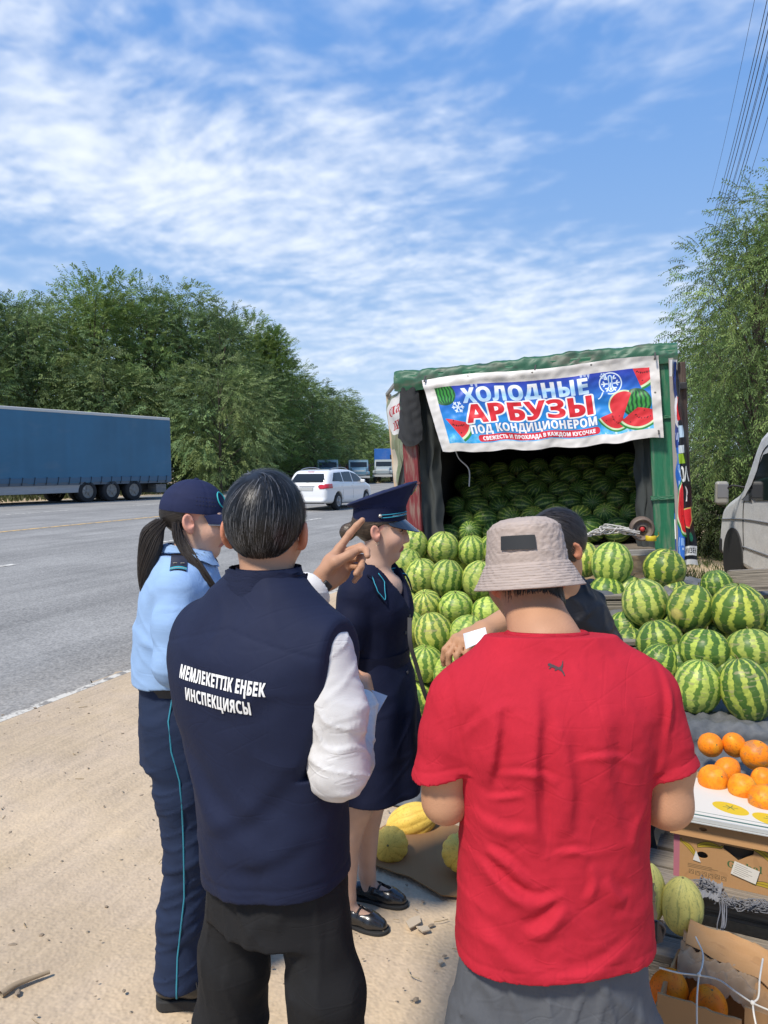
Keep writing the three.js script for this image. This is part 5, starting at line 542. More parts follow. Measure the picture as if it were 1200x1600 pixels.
// ---------------------------------------------------------------- figures: distance fields meshed by surface nets
const smin = (a, b, k) => { const h = Math.max(k - Math.abs(a - b), 0) / k; return Math.min(a, b) - h * h * k * 0.25; };
const smax = (a, b, k) => -smin(-a, -b, k);
function polygonize(f, lo, hi, c, out = { p: [], i: [] }) {
  const nx = Math.ceil((hi[0] - lo[0]) / c) + 1, ny = Math.ceil((hi[1] - lo[1]) / c) + 1, nz = Math.ceil((hi[2] - lo[2]) / c) + 1, val = new Float32Array(nx * ny * nz), B = 6, reach = c * B * 0.87 * 1.35 + 0.012;
  for (let k0 = 0; k0 < nz; k0 += B) for (let j0 = 0; j0 < ny; j0 += B) for (let i0 = 0; i0 < nx; i0 += B) {
    const d = f(lo[0] + (i0 + B / 2) * c, lo[1] + (j0 + B / 2) * c, lo[2] + (k0 + B / 2) * c), far = Math.abs(d) > reach;
    for (let k = k0; k < Math.min(nz, k0 + B); k++) for (let j = j0; j < Math.min(ny, j0 + B); j++) for (let i = i0; i < Math.min(nx, i0 + B); i++) val[(k * ny + j) * nx + i] = far ? d : f(lo[0] + i * c, lo[1] + j * c, lo[2] + k * c);
  }
  const id = new Int32Array(nx * ny * nz).fill(-1), sx = 1, sy = nx, sz = nx * ny, base = out.p.length / 3; let n = base;
  const E = [[0, 1], [2, 3], [4, 5], [6, 7], [0, 2], [1, 3], [4, 6], [5, 7], [0, 4], [1, 5], [2, 6], [3, 7]], v = new Float32Array(8);
  for (let k = 0; k < nz - 1; k++) for (let j = 0; j < ny - 1; j++) for (let i = 0; i < nx - 1; i++) {
    const o = k * sz + j * sy + i; let m = 0; for (let q = 0; q < 8; q++) { v[q] = val[o + (q & 1) * sx + ((q >> 1) & 1) * sy + (q >> 2) * sz]; if (v[q] < 0) m |= 1 << q; }
    if (m === 0 || m === 255) continue; let x = 0, y = 0, z = 0, w = 0;
    for (const [a, b] of E) { if (((m >> a) & 1) === ((m >> b) & 1)) continue; const t = v[a] / (v[a] - v[b]); x += (a & 1) + t * ((b & 1) - (a & 1)); y += ((a >> 1) & 1) + t * (((b >> 1) & 1) - ((a >> 1) & 1)); z += (a >> 2) + t * ((b >> 2) - (a >> 2)); w++; }
    out.p.push(lo[0] + (i + x / w) * c, lo[1] + (j + y / w) * c, lo[2] + (k + z / w) * c); id[o] = n++;
  }
  const quad = (a, b, c2, d, flip) => { if (a < 0 || b < 0 || c2 < 0 || d < 0) return; if (flip) out.i.push(a, b, c2, a, c2, d); else out.i.push(a, c2, b, a, d, c2); };
  for (let k = 1; k < nz - 1; k++) for (let j = 1; j < ny - 1; j++) for (let i = 1; i < nx - 1; i++) {
    const o = k * sz + j * sy + i, s = val[o] < 0;
    if (s !== val[o + sx] < 0) quad(id[o], id[o - sy], id[o - sy - sz], id[o - sz], !s);
    if (s !== val[o + sy] < 0) quad(id[o], id[o - sz], id[o - sz - sx], id[o - sx], !s);
    if (s !== val[o + sz] < 0) quad(id[o], id[o - sx], id[o - sx - sy], id[o - sy], !s);
  }
  return out;
}
function toGeo(out, color) {
  const g = new THREE.BufferGeometry(); g.setAttribute('position', new THREE.Float32BufferAttribute(out.p, 3)); g.setIndex(out.i); g.computeVertexNormals();
  const n = out.p.length / 3, uv = new Float32Array(n * 2); for (let k = 0; k < n; k++) { uv[2 * k] = out.p[3 * k] + 0.7 * out.p[3 * k + 2]; uv[2 * k + 1] = out.p[3 * k + 1]; } g.setAttribute('uv', new THREE.BufferAttribute(uv, 2));
  if (color) { const c = new Float32Array(n * 3); for (let k = 0; k < n; k++) c.set(color(out.p[3 * k], out.p[3 * k + 1], out.p[3 * k + 2]), 3 * k); g.setAttribute('color', new THREE.BufferAttribute(c, 3)); }
  return g;
}
const sdGeo = (f, lo, hi, c, color) => toGeo(polygonize(f, lo, hi, c), color);
// tapered capsule through joints: [[x,y,z,r], ...]
function limb(J, k = 0.02) {
  const n = J.length - 1; return (x, y, z) => { let d = 1e3; for (let i = 0; i < n; i++) { const a = J[i], b = J[i + 1], bx = b[0] - a[0], by = b[1] - a[1], bz = b[2] - a[2], t = clamp(((x - a[0]) * bx + (y - a[1]) * by + (z - a[2]) * bz) / (bx * bx + by * by + bz * bz)), q = Math.hypot(x - a[0] - bx * t, y - a[1] - by * t, z - a[2] - bz * t) - (a[3] + (b[3] - a[3]) * t); d = i ? smin(d, q, k) : q; } return d; };
}
const ball = (c, r) => (x, y, z) => Math.hypot(x - c[0], y - c[1], z - c[2]) - r;
const ell = (c, r) => (x, y, z) => { const a = (x - c[0]) / r[0], b = (y - c[1]) / r[1], e = (z - c[2]) / r[2], k0 = Math.hypot(a, b, e), k1 = Math.hypot(a / r[0], b / r[1], e / r[2]); return k1 < 1e-6 ? -Math.min(...r) : k0 * (k0 - 1) / k1; };
// trunk of elliptical sections: rows [y, half width, half depth, cx, cz]
function trunk(rows, p = 2.3) {
  const y0 = rows[0][0], y1 = rows.at(-1)[0], N = 400, L = new Float32Array((N + 1) * 4);
  for (let i = 0; i <= N; i++) { const y = lerp(y0, y1, i / N); let s = 0; while (s < rows.length - 2 && y > rows[s + 1][0]) s++; const A = rows[Math.max(0, s - 1)], b = rows[s], c = rows[s + 1], D = rows[Math.min(rows.length - 1, s + 2)], h = c[0] - b[0], t = (y - b[0]) / h; for (let q = 0; q < 4; q++) { const m0 = (c[q + 1] - A[q + 1]) / (c[0] - A[0]) * h, m1 = (D[q + 1] - b[q + 1]) / (D[0] - b[0]) * h; L[i * 4 + q] = (2 * t ** 3 - 3 * t * t + 1) * b[q + 1] + (t ** 3 - 2 * t * t + t) * m0 + (-2 * t ** 3 + 3 * t * t) * c[q + 1] + (t ** 3 - t * t) * m1; } }
  return (x, y, z) => { const f = clamp((y - y0) / (y1 - y0)) * N, i = Math.min(N - 1, Math.floor(f)), t = f - i, o = i * 4, a = lerp(L[o], L[o + 4], t), b = lerp(L[o + 1], L[o + 5], t), X = Math.abs(x - lerp(L[o + 2], L[o + 6], t)), Z = Math.abs(z - lerp(L[o + 3], L[o + 7], t)), len = Math.hypot(X, Z), k = Math.pow(Math.pow(X / a, p) + Math.pow(Z / b, p), 1 / p); let d = k < 1e-4 ? -Math.min(a, b) : (k - 1) * len / k * 0.92; if (len < 1e-4) d = -Math.min(a, b); const dy = y < y0 ? y0 - y : y > y1 ? y - y1 : 0; if (dy > 0) d = d > 0 ? Math.hypot(d, dy) : dy; else d = Math.max(d, Math.max(y0 - y, y - y1)); return d; };
}
function hollow(d, h, depth = 0.05) { const th = 0.0105; return Math.max(Math.max(d, h), -Math.max(d + th, -(h + depth))); } // open end: h > 0 lies beyond the hem
const wrink = (x, y, z, s = 1) => 0.0035 * n3(x * 6 * s, y * 4.5 * s, z * 6 * s) + 0.0012 * n3(x * 15 * s + 5, y * 11 * s, z * 15 * s) + 0.0020 * Math.exp(-((n3(x * 4 * s + 9, y * 7 * s + x * 3, z * 4 * s) / 0.22) ** 2));
function folds2(list) { // ridges drawn in the x-y plane: [height, width, [x,y], [x,y], ...]
  const S = list.map(([amp, w, ...p]) => { const q = new THREE.CatmullRomCurve3(p.map(([x, y]) => V(x, y, 0))).getPoints(9), xs = q.map((v) => v.x), ys = q.map((v) => v.y), m = 3 * w; return { amp, w, q, n: q.length - 1, b: [Math.min(...xs) - m, Math.max(...xs) + m, Math.min(...ys) - m, Math.max(...ys) + m] }; });
  return (x, y) => { let s = 0; for (const f of S) { if (x < f.b[0] || x > f.b[1] || y < f.b[2] || y > f.b[3]) continue; let best = 1e9, u = 0, side = 1; for (let i = 0; i < f.n; i++) { const A = f.q[i], B = f.q[i + 1], dx = B.x - A.x, dy = B.y - A.y, t = clamp(((x - A.x) * dx + (y - A.y) * dy) / (dx * dx + dy * dy)), ex = x - A.x - dx * t, ey = y - A.y - dy * t, d = ex * ex + ey * ey; if (d < best) { best = d; u = (i + t) / f.n; side = dx * ey - dy * ex > 0 ? 1 : -1; } } const k = side * Math.sqrt(best) / f.w; if (Math.abs(k) < 3) s += f.amp * Math.sin(Math.PI * clamp(u)) ** 0.7 * (Math.exp(-k * k * (k > 0 ? 2.4 : 0.8)) - 0.5 * Math.exp(-((k - 1.25) ** 2) * 2.2)); } return s; };
}
// head in its own axes: centre between the ears, face toward -z, height of face and skull about 0.225
const headParts = [[ell([0, 0.032, 0.012], [0.0745, 0.086, 0.094]), 0], [ell([0, -0.040, -0.030], [0.060, 0.076, 0.060]), 0.04], [ball([0, -0.098, -0.060], 0.021), 0.03], [ball([0.036, -0.030, -0.058], 0.030), 0.03], [ball([-0.036, -0.030, -0.058], 0.030), 0.03], [limb([[0, 0.012, -0.084, 0.008], [0, -0.012, -0.096, 0.009], [0, -0.030, -0.106, 0.011]]), 0.015], [ball([0.012, -0.034, -0.096], 0.009), 0.010], [ball([-0.012, -0.034, -0.096], 0.009), 0.010], [ell([0, -0.060, -0.088], [0.022, 0.0055, 0.009]), 0.008], [ell([0, -0.070, -0.086], [0.020, 0.0065, 0.009]), 0.008], [limb([[-0.045, 0.024, -0.070, 0.010], [0, 0.022, -0.082, 0.010], [0.045, 0.024, -0.070, 0.010]]), 0.02]];
function ear(s) { const e = ell([s * 0.081, -0.008, 0.012], [0.0095, 0.030, 0.0185]), hole = ell([s * 0.0940, -0.001, 0.009], [0.0130, 0.0225, 0.0128]), canal = ball([s * 0.088, -0.007, 0.001], 0.0085), lobe = ball([s * 0.076, -0.034, 0.004], 0.0078); return (x, y, z) => { const c = 0.30 * (y + 0.008) , zz = z - c * 0.6, xx = x - s * 0.32 * Math.max(0, z - 0.0); return smin(smax(smax(e(xx, y, zz), -hole(xx, y, zz), 0.003), -canal(xx, y, zz), 0.003), lobe(xx, y, z), 0.008); }; }
const earL = ear(-1), earR = ear(1);
function headF(x, y, z) { let d = headParts[0][0](x, y, z); for (let i = 1; i < headParts.length; i++) { if (d < -0.03) break; d = smin(d, headParts[i][0](x, y, z), headParts[i][1]); } if (z < -0.03) for (const s of [-1, 1]) { d = smax(d, -(Math.hypot(x - s * 0.032, (y - 0.006) * 1.3, z + 0.098) - 0.014), 0.012); d = smin(d, Math.hypot(x - s * 0.032, y - 0.004, z + 0.074) - 0.0125, 0.003); } if (Math.abs(x) > 0.055) { d = smin(d, earL(x, y, z), 0.006); d = smin(d, earR(x, y, z), 0.006); } return d; }
function frame(pos, rx, ry, rz, s = 1) { const m = new THREE.Matrix4().makeRotationFromEuler(new THREE.Euler(rx, ry, rz, 'YXZ')).scale(V(s, s, s)).setPosition(...pos), inv = m.clone().invert().elements; return { m, s, inv: (x, y, z) => [inv[0] * x + inv[4] * y + inv[8] * z + inv[12], inv[1] * x + inv[5] * y + inv[9] * z + inv[13], inv[2] * x + inv[6] * y + inv[10] * z + inv[14]] }; }
const inFrame = (f, F) => (x, y, z) => f(...F.inv(x, y, z)) * F.s;
// hand: wrist W, fingers along F, out of the palm N, toward the thumb T
function handF(W, F, N, T, o = {}) {
  F = F.clone().normalize(); N = N.clone().addScaledVector(F, -N.dot(F)).normalize(); T = T.clone().addScaledVector(F, -T.dot(F)).addScaledVector(N, -T.dot(N)).normalize(); const s = o.s ?? 1;
  const at3 = (f, t, n, r) => [W.x + s * (F.x * f + T.x * t + N.x * n), W.y + s * (F.y * f + T.y * t + N.y * n), W.z + s * (F.z * f + T.z * t + N.z * n), r * s];
  const curls = o.curls ?? [[20, 30, 15], [25, 35, 20], [30, 40, 20], [35, 40, 20]], spread = o.spread ?? [0.10, 0.02, -0.05, -0.14], K = [[0.090, 0.029], [0.094, 0.009], [0.089, -0.011], [0.079, -0.029]], LEN = [[0.046, 0.027, 0.021], [0.050, 0.031, 0.022], [0.046, 0.029, 0.022], [0.036, 0.021, 0.020]], palm = [], fing = [];
  K.forEach(([kf, kt], i) => { palm.push(limb([at3(0.012, kt * 0.55, 0.001, 0.019), at3(kf * 0.55, kt * 0.85, 0.003, 0.0155), at3(kf, kt, -0.003, 0.0115)])); let f = kf, t = kt, n = -0.003, a = 0; const J = [at3(f, t, n, 0.0108)]; LEN[i].forEach((l, q) => { a += curls[i][q] * DEG; f += Math.cos(a) * l; n += Math.sin(a) * l; t += spread[i] * l; J.push(at3(f, t, n, [0.0100, 0.0092, 0.0078][q] * (i === 3 ? 0.88 : 1))); }); fing.push(limb(J, 0.004)); });
  const th = o.thumb ?? [[0.022, 0.024, 0.008, 0.018], [0.056, 0.044, 0.020, 0.0145], [0.085, 0.052, 0.026, 0.0105], [0.108, 0.053, 0.028, 0.0082]], thumb = limb(th.map((q) => at3(...q)), 0.008), thenar = limb([at3(0.018, 0.016, 0.012, 0.016), at3(0.052, 0.030, 0.016, 0.014)]), heel = limb([at3(0.018, -0.020, 0.010, 0.014), at3(0.055, -0.026, 0.008, 0.012)]);
  const f = (x, y, z) => { let d = palm[0](x, y, z); for (let i = 1; i < 4; i++) d = smin(d, palm[i](x, y, z), 0.014); d = smin(d, thenar(x, y, z), 0.014); d = smin(d, heel(x, y, z), 0.014); let g = fing[0](x, y, z); for (let i = 1; i < 4; i++) g = smin(g, fing[i](x, y, z), 0.0015); d = smin(d, g, 0.007); return smin(d, thumb(x, y, z), 0.008); };
  return { f, at3 };
}
// strands lying on a field, as narrow ribbons
function strands(f, o) {
  const R = rngOf(o.seed), p = [], c = [], e = 0.002, grad = (q) => { const d = f(q.x, q.y, q.z); return [d, V(f(q.x + e, q.y, q.z) - d, f(q.x, q.y + e, q.z) - d, f(q.x, q.y, q.z + e) - d).normalize()]; };
  for (let k = 0; k < o.n; k++) {
    let q = o.root(R); if (!q) continue; for (let i = 0; i < 3; i++) { const [d, n] = grad(q); q.addScaledVector(n, -d); }
    const L = o.len * (0.6 + 0.8 * R()), ns = o.seg ?? 6, grey = R(), tone = o.color(grey, R), w = o.w * (0.6 + 0.8 * R()), jit = V(R() - 0.5, R() - 0.5, R() - 0.5).multiplyScalar(o.jit ?? 0.5), line = []; let ok = true;
    for (let i = 0; i <= ns; i++) { const [d, n] = grad(q), lift = o.lift * (0.25 + (o.liftEnd ?? 1) * i / ns) * (0.5 + R() * 0.3 + 0.5 * grey); q.addScaledVector(n, -d + lift); line.push([q.clone(), n]); const dir = o.dir(q, n, i / ns).add(jit); dir.addScaledVector(n, -dir.dot(n) * (o.free ? 0.3 : 1)).normalize(); q = q.clone().addScaledVector(dir, L / ns); if (o.stop && o.stop(q)) { if (i < 2) ok = false; break; } }
    if (!ok || line.length < 3) continue;
    for (let i = 0; i < line.length - 1; i++) { const [a, n] = line[i], [b] = line[i + 1], s = V().crossVectors(b.clone().sub(a), n).normalize(), w0 = w * (1 - i / line.length * 0.7), w1 = w * (1 - (i + 1) / line.length * 0.75); const A = a.clone().addScaledVector(s, w0), B = a.clone().addScaledVector(s, -w0), C = b.clone().addScaledVector(s, w1), D = b.clone().addScaledVector(s, -w1); for (const v of [A, B, C, C, B, D]) { p.push(v.x, v.y, v.z); c.push(...tone); } }
  }
  const g = new THREE.BufferGeometry(); g.setAttribute('position', new THREE.Float32BufferAttribute(p, 3)); g.setAttribute('color', new THREE.Float32BufferAttribute(c, 3)); g.computeVertexNormals(); return g;
}
const hairM = new THREE.MeshStandardMaterial({ vertexColors: true, roughness: 0.42, side: THREE.DoubleSide });
function hairPart(t, F, f, lo, hi, opts, baseCol) { // solid base plus strands, one mesh in the head's axes
  const a = sdGeo(f, lo, hi, 0.004, () => baseCol), b = strands(f, opts), A = a.toNonIndexed(); A.deleteAttribute('uv'); const g = mergeGeometries([A, b]); g.applyMatrix4(F.m); return part('hair', g, hairM, t);
}
function decal(t, name, f, o0, ux, vy, dir, w, h, mat, nx = 40, ny = 16, lift = 0.0018, bend) { // flat print laid on a garment by marching to it
  const g = new THREE.PlaneGeometry(1, 1, nx, ny), p = g.attributes.position; for (let j = 0; j <= ny; j++) for (let i = 0; i <= nx; i++) { const u = i / nx - 0.5, v = 0.5 - j / ny, q = o0.clone().addScaledVector(ux, u * w).addScaledVector(vy, v * h + (bend ? bend(u) : 0)); for (let s = 0; s < 40; s++) { const d = f(q.x, q.y, q.z); if (d < lift + 0.0002) break; q.addScaledVector(dir, (d - lift) * 0.8); } p.setXYZ(j * (nx + 1) + i, q.x, q.y, q.z); } g.computeVertexNormals(); return part(name, g, mat, t);
}
const cm = (c, r = 0.85, more = {}) => std(c, r, more);
const weave = (() => dataTex(256, 256, (u, v) => 0.5 + 0.25 * Math.sin(u * 256 * Math.PI / 2) * Math.sin(v * 256 * Math.PI / 2) + 0.3 * (tileF(u, v, 20, 3, 5) - 0.5), false))();
weave.repeat.set(12, 12);
const clothBump = canvasTex(1024, 1024, (g, w) => { // soft drawn creases over a fine weave; tiles
  g.fillStyle = '#808080'; g.fillRect(0, 0, w, w); const R = rngOf(55), img = g.getImageData(0, 0, w, w); for (let k = 0; k < img.data.length; k += 4) { const x = (k / 4) % w, y = Math.floor(k / 4 / w), n = 128 + 7 * Math.sin(x * Math.PI / 2) * Math.sin(y * Math.PI / 2) + 10 * (R() - 0.5) + 34 * (tileF(x / w, y / w, 8, 3, 91) - 0.5); img.data[k] = img.data[k + 1] = img.data[k + 2] = n; } g.putImageData(img, 0, 0);
  for (let k = 0; k < 150; k++) { const x = w * R(), y = w * R(), a = (R() < 0.6 ? 0 : 1.2) + (R() - 0.5) * 1.3, L = 30 + 150 * R() * R(), bend = (R() - 0.5) * 40, up = R() < 0.65, th = 2 + 6 * R(); for (let q = 3; q >= 1; q--) { g.strokeStyle = up ? `rgba(255,255,255,${0.04 + 0.07 * R()})` : `rgba(0,0,0,${0.04 + 0.07 * R()})`; g.lineWidth = th * q; g.lineCap = 'round'; for (const ox of [-w, 0, w]) for (const oy of [-w, 0, w]) { if (Math.abs(x + ox - w / 2) > w * 0.75 || Math.abs(y + oy - w / 2) > w * 0.75) continue; g.beginPath(); g.moveTo(x + ox - Math.cos(a) * L, y + oy - Math.sin(a) * L); g.quadraticCurveTo(x + ox + bend * Math.sin(a), y + oy - bend * Math.cos(a), x + ox + Math.cos(a) * L, y + oy + Math.sin(a) * L); g.stroke(); } } }
}, false, true); clothBump.repeat.set(2.1, 2.1);
const fabric = (c, rough, bump = 0.003, more = {}) => new THREE.MeshPhysicalMaterial({ color: new THREE.Color().setRGB(...c), roughness: rough, specularIntensity: 0.25, map: clothTone, bumpMap: clothBump, bumpScale: bump, ...more });
const skinBump = dataTex(256, 256, (u, v) => 0.5 * tile(u, v, 64, 3) + 0.3 * tile(u, v, 30, 4) + 0.3 * tileF(u, v, 6, 3, 8), false); skinBump.repeat.set(9, 9);
const clothTone = dataTex(256, 256, (u, v) => 0.80 + 0.22 * tileF(u, v, 7, 5, 44) + 0.05 * (tile(u, v, 128, 9) - 0.5)); clothTone.repeat.set(1.7, 1.7);
const skinM = new THREE.MeshPhysicalMaterial({ bumpMap: skinBump, bumpScale: 0.0004, vertexColors: true, roughness: 0.52, specularIntensity: 0.45, sheen: 0.15 });
const skinCol = (base, F, lips) => (x, y, z) => { let k = 1 + 0.05 * n3(x * 18, y * 18, z * 18), r = 1, b = 1; if (F) { const [hx, hy, hz] = F.inv(x, y, z); if (Math.hypot(hx, hy, hz) > 0.16) return [base[0] * k, base[1] * k, base[2] * k]; const e = Math.abs(hx) > 0.071 && hy > -0.05 && hy < 0.03 ? 1 : 0; r += 0.14 * e; b -= 0.14 * e; const ck = Math.exp(-((Math.abs(hx) - 0.045) ** 2 + (hy + 0.03) ** 2) / 0.0009) * (hz < -0.03 ? 1 : 0); r += 0.06 * ck; b -= 0.10 * ck; if (hz < -0.075 && Math.abs(hx) < 0.024 && hy > -0.078 && hy < -0.053) return lips ?? [base[0] * 0.85, base[1] * 0.55, base[2] * 0.55]; } return [base[0] * k * r, base[1] * k * (2 - r) ** 0.5 * (0.5 + 0.5 * b), base[2] * k * b]; };
function person(label, pos, yaw) { const t = thing('person', label, 'person', pos); t.rotation.y = yaw; return t; }
// black shoe: sole, upper, laces; heel at origin side, toe toward -z, in the figure's axes
function shoe(t, x, y, z, a, kind = 'boot') {
  const F = frame([x, y, z], 0, a, 0, kind === 'boot' ? 1 : 0.86), sh = (pts) => { const s = new THREE.Shape(); s.setFromPoints(new THREE.SplineCurve(pts.map(([u, v]) => new THREE.Vector2(u, -v))).getPoints(48)); return s; };
  const out = [[0.0, 0.062], [0.033, 0.045], [0.032, -0.03], [0.046, -0.11], [0.038, -0.175], [0.0, -0.20], [-0.040, -0.17], [-0.044, -0.10], [-0.031, -0.02], [-0.034, 0.045], [0.0, 0.062]];
  const h = kind === 'boot' ? 0.032 : 0.016, sole = new THREE.ExtrudeGeometry(sh(out), { depth: h - 0.008, bevelEnabled: true, bevelSize: 0.004, bevelThickness: 0.004, bevelSegments: 2 }); sole.rotateX(-Math.PI / 2); sole.translate(0, 0.004, 0);
  const s1 = sole.clone().applyMatrix4(F.m); const tt = new THREE.Group(); tt.name = 'shoe'; t.add(tt); part('sole', s1, std([0.022, 0.022, 0.022], 0.8), tt);
  const foot = limb([[0, h + 0.028, 0.028, 0.034], [0, h + 0.030, -0.05, 0.037], [0, h + 0.014, -0.12, 0.037], [0.0, h + 0.008, -0.163, 0.031]], 0.03), ank = limb([[0, h + 0.03, 0.022, 0.034], [0, h + 0.10, 0.012, 0.040]], 0.02);
  const up = (q) => (X, Y, Z) => { let d = smin(foot(X, Y, Z), kind === 'boot' ? ank(X, Y, Z) : 1, 0.03); d = smax(d, h - Y, 0.006); if (kind === 'boot') d = hollow(d, Y - (h + 0.095), 0.02); else d = smax(d, -(Math.hypot(X / 0.85, (Y - h - 0.058) * 0.8, (Z + 0.055) / 2.0) - 0.034), 0.004); return d; };
  const g = sdGeo(up(0), [-0.06, 0, -0.215], [0.06, 0.17, 0.085], 0.0045); g.applyMatrix4(F.m); part('upper', g, new THREE.MeshPhysicalMaterial({ color: new THREE.Color().setRGB(0.014, 0.014, 0.015), roughness: kind === 'boot' ? 0.38 : 0.25, clearcoat: kind === 'boot' ? 0.25 : 0.7, clearcoatRoughness: 0.25 }), tt);
  if (kind === 'boot') { const l = []; for (let k = 0; k < 4; k++) { const zz = -0.048 - k * 0.02, yy = h + 0.075 - k * 0.008; l.push(tube([[-0.026, yy - 0.012, zz], [0, yy + 0.004, zz - 0.006], [0.026, yy - 0.012, zz]], 0.0026, 8, 5)); } l.push(tube([[0.0, h + 0.085, -0.045], [0.03, h + 0.09, -0.055], [0.052, h + 0.05, -0.07], [0.05, h + 0.0, -0.075]], 0.0024, 14, 5), tube([[0.0, h + 0.085, -0.045], [-0.03, h + 0.09, -0.06], [-0.05, h + 0.045, -0.085], [-0.052, h + 0.004, -0.10]], 0.0024, 14, 5)); const lg = merge(l); lg.applyMatrix4(F.m); part('lace', lg, M.black, tt); }
  else { for (const [zz, yy] of [[-0.03, h + 0.075], [-0.065, h + 0.055]]) { const sg = tube([[-0.036, yy - 0.03, zz], [-0.022, yy - 0.004, zz - 0.002], [0, yy + 0.004, zz - 0.004], [0.022, yy - 0.004, zz - 0.002], [0.036, yy - 0.03, zz]], 0.0055, 20, 6); sg.applyMatrix4(F.m); part('strap', sg, M.black, tt); } }
}

function onto(f, q, lift) { const e = 0.002; for (let i = 0; i < 6; i++) { const d = f(q.x, q.y, q.z); if (d >= lift) break; const g = V(f(q.x + e, q.y, q.z) - d, f(q.x, q.y + e, q.z) - d, f(q.x, q.y, q.z + e) - d).normalize(); q.addScaledVector(g, (lift - d) * 0.9); } return q; } // push a point out of a garment
{ // white estate car, driving away; its nose is -z
  const p = at(521, 796, 30.2), t = thing('estate_car', 'white estate car driving away down the road with red tail lights', 'car', [p.x, gh(p.x, p.z), p.z]); t.rotation.y = -21 * DEG;
  const pf = smoothPoly([[2.26, 0.27], [2.35, 0.48], [2.33, 0.80], [2.27, 0.98], [2.14, 1.20], [1.95, 1.41], [1.72, 1.49], [1.0, 1.535], [0.1, 1.52], [-0.5, 1.42], [-1.3, 1.03], [-1.9, 0.89], [-2.26, 0.68], [-2.32, 0.45], [-2.2, 0.24], [0, 0.20]], 3);
  const poly = (z, y) => { let d = 1e9, s = 1; for (let i = 0, j = pf.length - 1; i < pf.length; j = i++) { const ex = pf[j][0] - pf[i][0], ey = pf[j][1] - pf[i][1], wx = z - pf[i][0], wy = y - pf[i][1], h = clamp((wx * ex + wy * ey) / (ex * ex + ey * ey)), bx = wx - ex * h, by = wy - ey * h; d = Math.min(d, bx * bx + by * by); const c1 = y >= pf[i][1], c2 = y < pf[j][1], c3 = ex * wy > ey * wx; if ((c1 && c2 && c3) || (!c1 && !c2 && !c3)) s = -s; } return s * Math.sqrt(d); };
  const half = (z, y) => 0.90 - 0.13 * Math.max(0, (z - 1.5) / 0.85) ** 2 - 0.20 * Math.max(0, (-z - 1.3) / 1.0) ** 2 - 0.34 * Math.max(0, y - 0.98) - 0.10 * Math.max(0, 0.45 - y) + 0.012 * Math.exp(-(((y - 0.86) / 0.05) ** 2));
  const bodyF = (x, y, z) => { let d = smax(poly(z, y), Math.abs(x) - half(z, y), 0.16); for (const wz of [1.42, -1.33]) { const q = Math.hypot(z - wz, y - 0.325) - 0.37; d = smax(d, -Math.max(q, 0.58 - Math.abs(x)), 0.02); } return d; };
  part('body', sdGeo(bodyF, [-1.0, 0.12, -2.45], [1.0, 1.62, 2.48], 0.045), M.carWhite, t);
  const skinOn = (name, region, lo, hi, mat, lift = 0.012, c = 0.022) => part(name, sdGeo((x, y, z) => Math.max(Math.abs(bodyF(x, y, z) + 0.006) - 0.006 - lift, region(x, y, z)), lo, hi, c), mat, t);
  const inPoly = (pts) => (a, b) => { let m = -1e9; for (let i = 0; i < pts.length; i++) { const [x0, y0] = pts[i], [x1, y1] = pts[(i + 1) % pts.length], l = Math.hypot(x1 - x0, y1 - y0); m = Math.max(m, ((a - x0) * (y1 - y0) - (b - y0) * (x1 - x0)) / l); } return m; };
  const rwP = inPoly([[-0.60, 1.04], [-0.70, 1.07], [-0.56, 1.37], [0.56, 1.37], [0.70, 1.07], [0.60, 1.04]].reverse()); skinOn('rear_window', (x, y, z) => Math.max(rwP(x, y), 1.7 - z), [-0.8, 0.98, 1.75], [0.8, 1.45, 2.4], M.glass);
  for (const s of [-1, 1]) {
    for (const P of [[[1.90, 1.08], [1.00, 1.05], [1.00, 1.42], [1.60, 1.40]], [[0.93, 1.05], [0.10, 1.03], [0.10, 1.44], [0.93, 1.43]], [[0.03, 1.03], [-1.02, 1.01], [-0.50, 1.33], [0.03, 1.43]]]) { const q = inPoly(P), a = P.map((v) => v[0]), f = Math.abs(q(0.5, 1.2)) < 9 && q((P[0][0] + P[2][0]) / 2, (P[0][1] + P[2][1]) / 2) > 0 ? inPoly(P.slice().reverse()) : q; skinOn('side_window', (x, y, z) => Math.max(f(z, y), 0.5 - s * x), s > 0 ? [0.5, 0.95, Math.min(...a) - 0.08] : [-1.0, 0.95, Math.min(...a) - 0.08], s > 0 ? [1.0, 1.5, Math.max(...a) + 0.08] : [-0.5, 1.5, Math.max(...a) + 0.08], M.glass, 0.010); }
    skinOn('tail_light', (x, y, z) => Math.max(0.44 + 0.9 * Math.abs(y - 0.90) - s * x, Math.abs(y - 0.885 - 0.10 * (s * x - 0.6)) - 0.088, 1.93 - z), s > 0 ? [0.4, 0.74, 1.85] : [-1, 0.74, 1.85], s > 0 ? [1, 1.06, 2.45] : [-0.4, 1.06, 2.45], M.red, 0.016);
    part('wing_mirror', box(0.2, 0.14, 0.1, s * 0.96, 1.05, -0.75, 0.04), M.carWhite, t);
    part('roof_rail', tube([[s * 0.60, 1.50, 1.6], [s * 0.60, 1.565, 1.3], [s * 0.60, 1.585, 0.3], [s * 0.58, 1.51, -0.1]], 0.018), M.steel, t);
    for (const z of [1.15, 0.20]) part('door_handle', box(0.03, 0.035, 0.18, s * 0.905, 0.90, z, 0.012), M.carWhite, t);
    for (const z of [1.02, 0.06, -1.05]) skinOn('door_gap', (x, y, zz) => Math.max(Math.abs(zz - z - 0.04 * (y - 0.6)) - 0.012, 0.36 - y, y - 1.0, 0.5 - s * x), s > 0 ? [0.7, 0.3, z - 0.08] : [-1, 0.3, z - 0.08], s > 0 ? [1, 1.05, z + 0.08] : [-0.7, 1.05, z + 0.08], M.black, 0.004, 0.018);
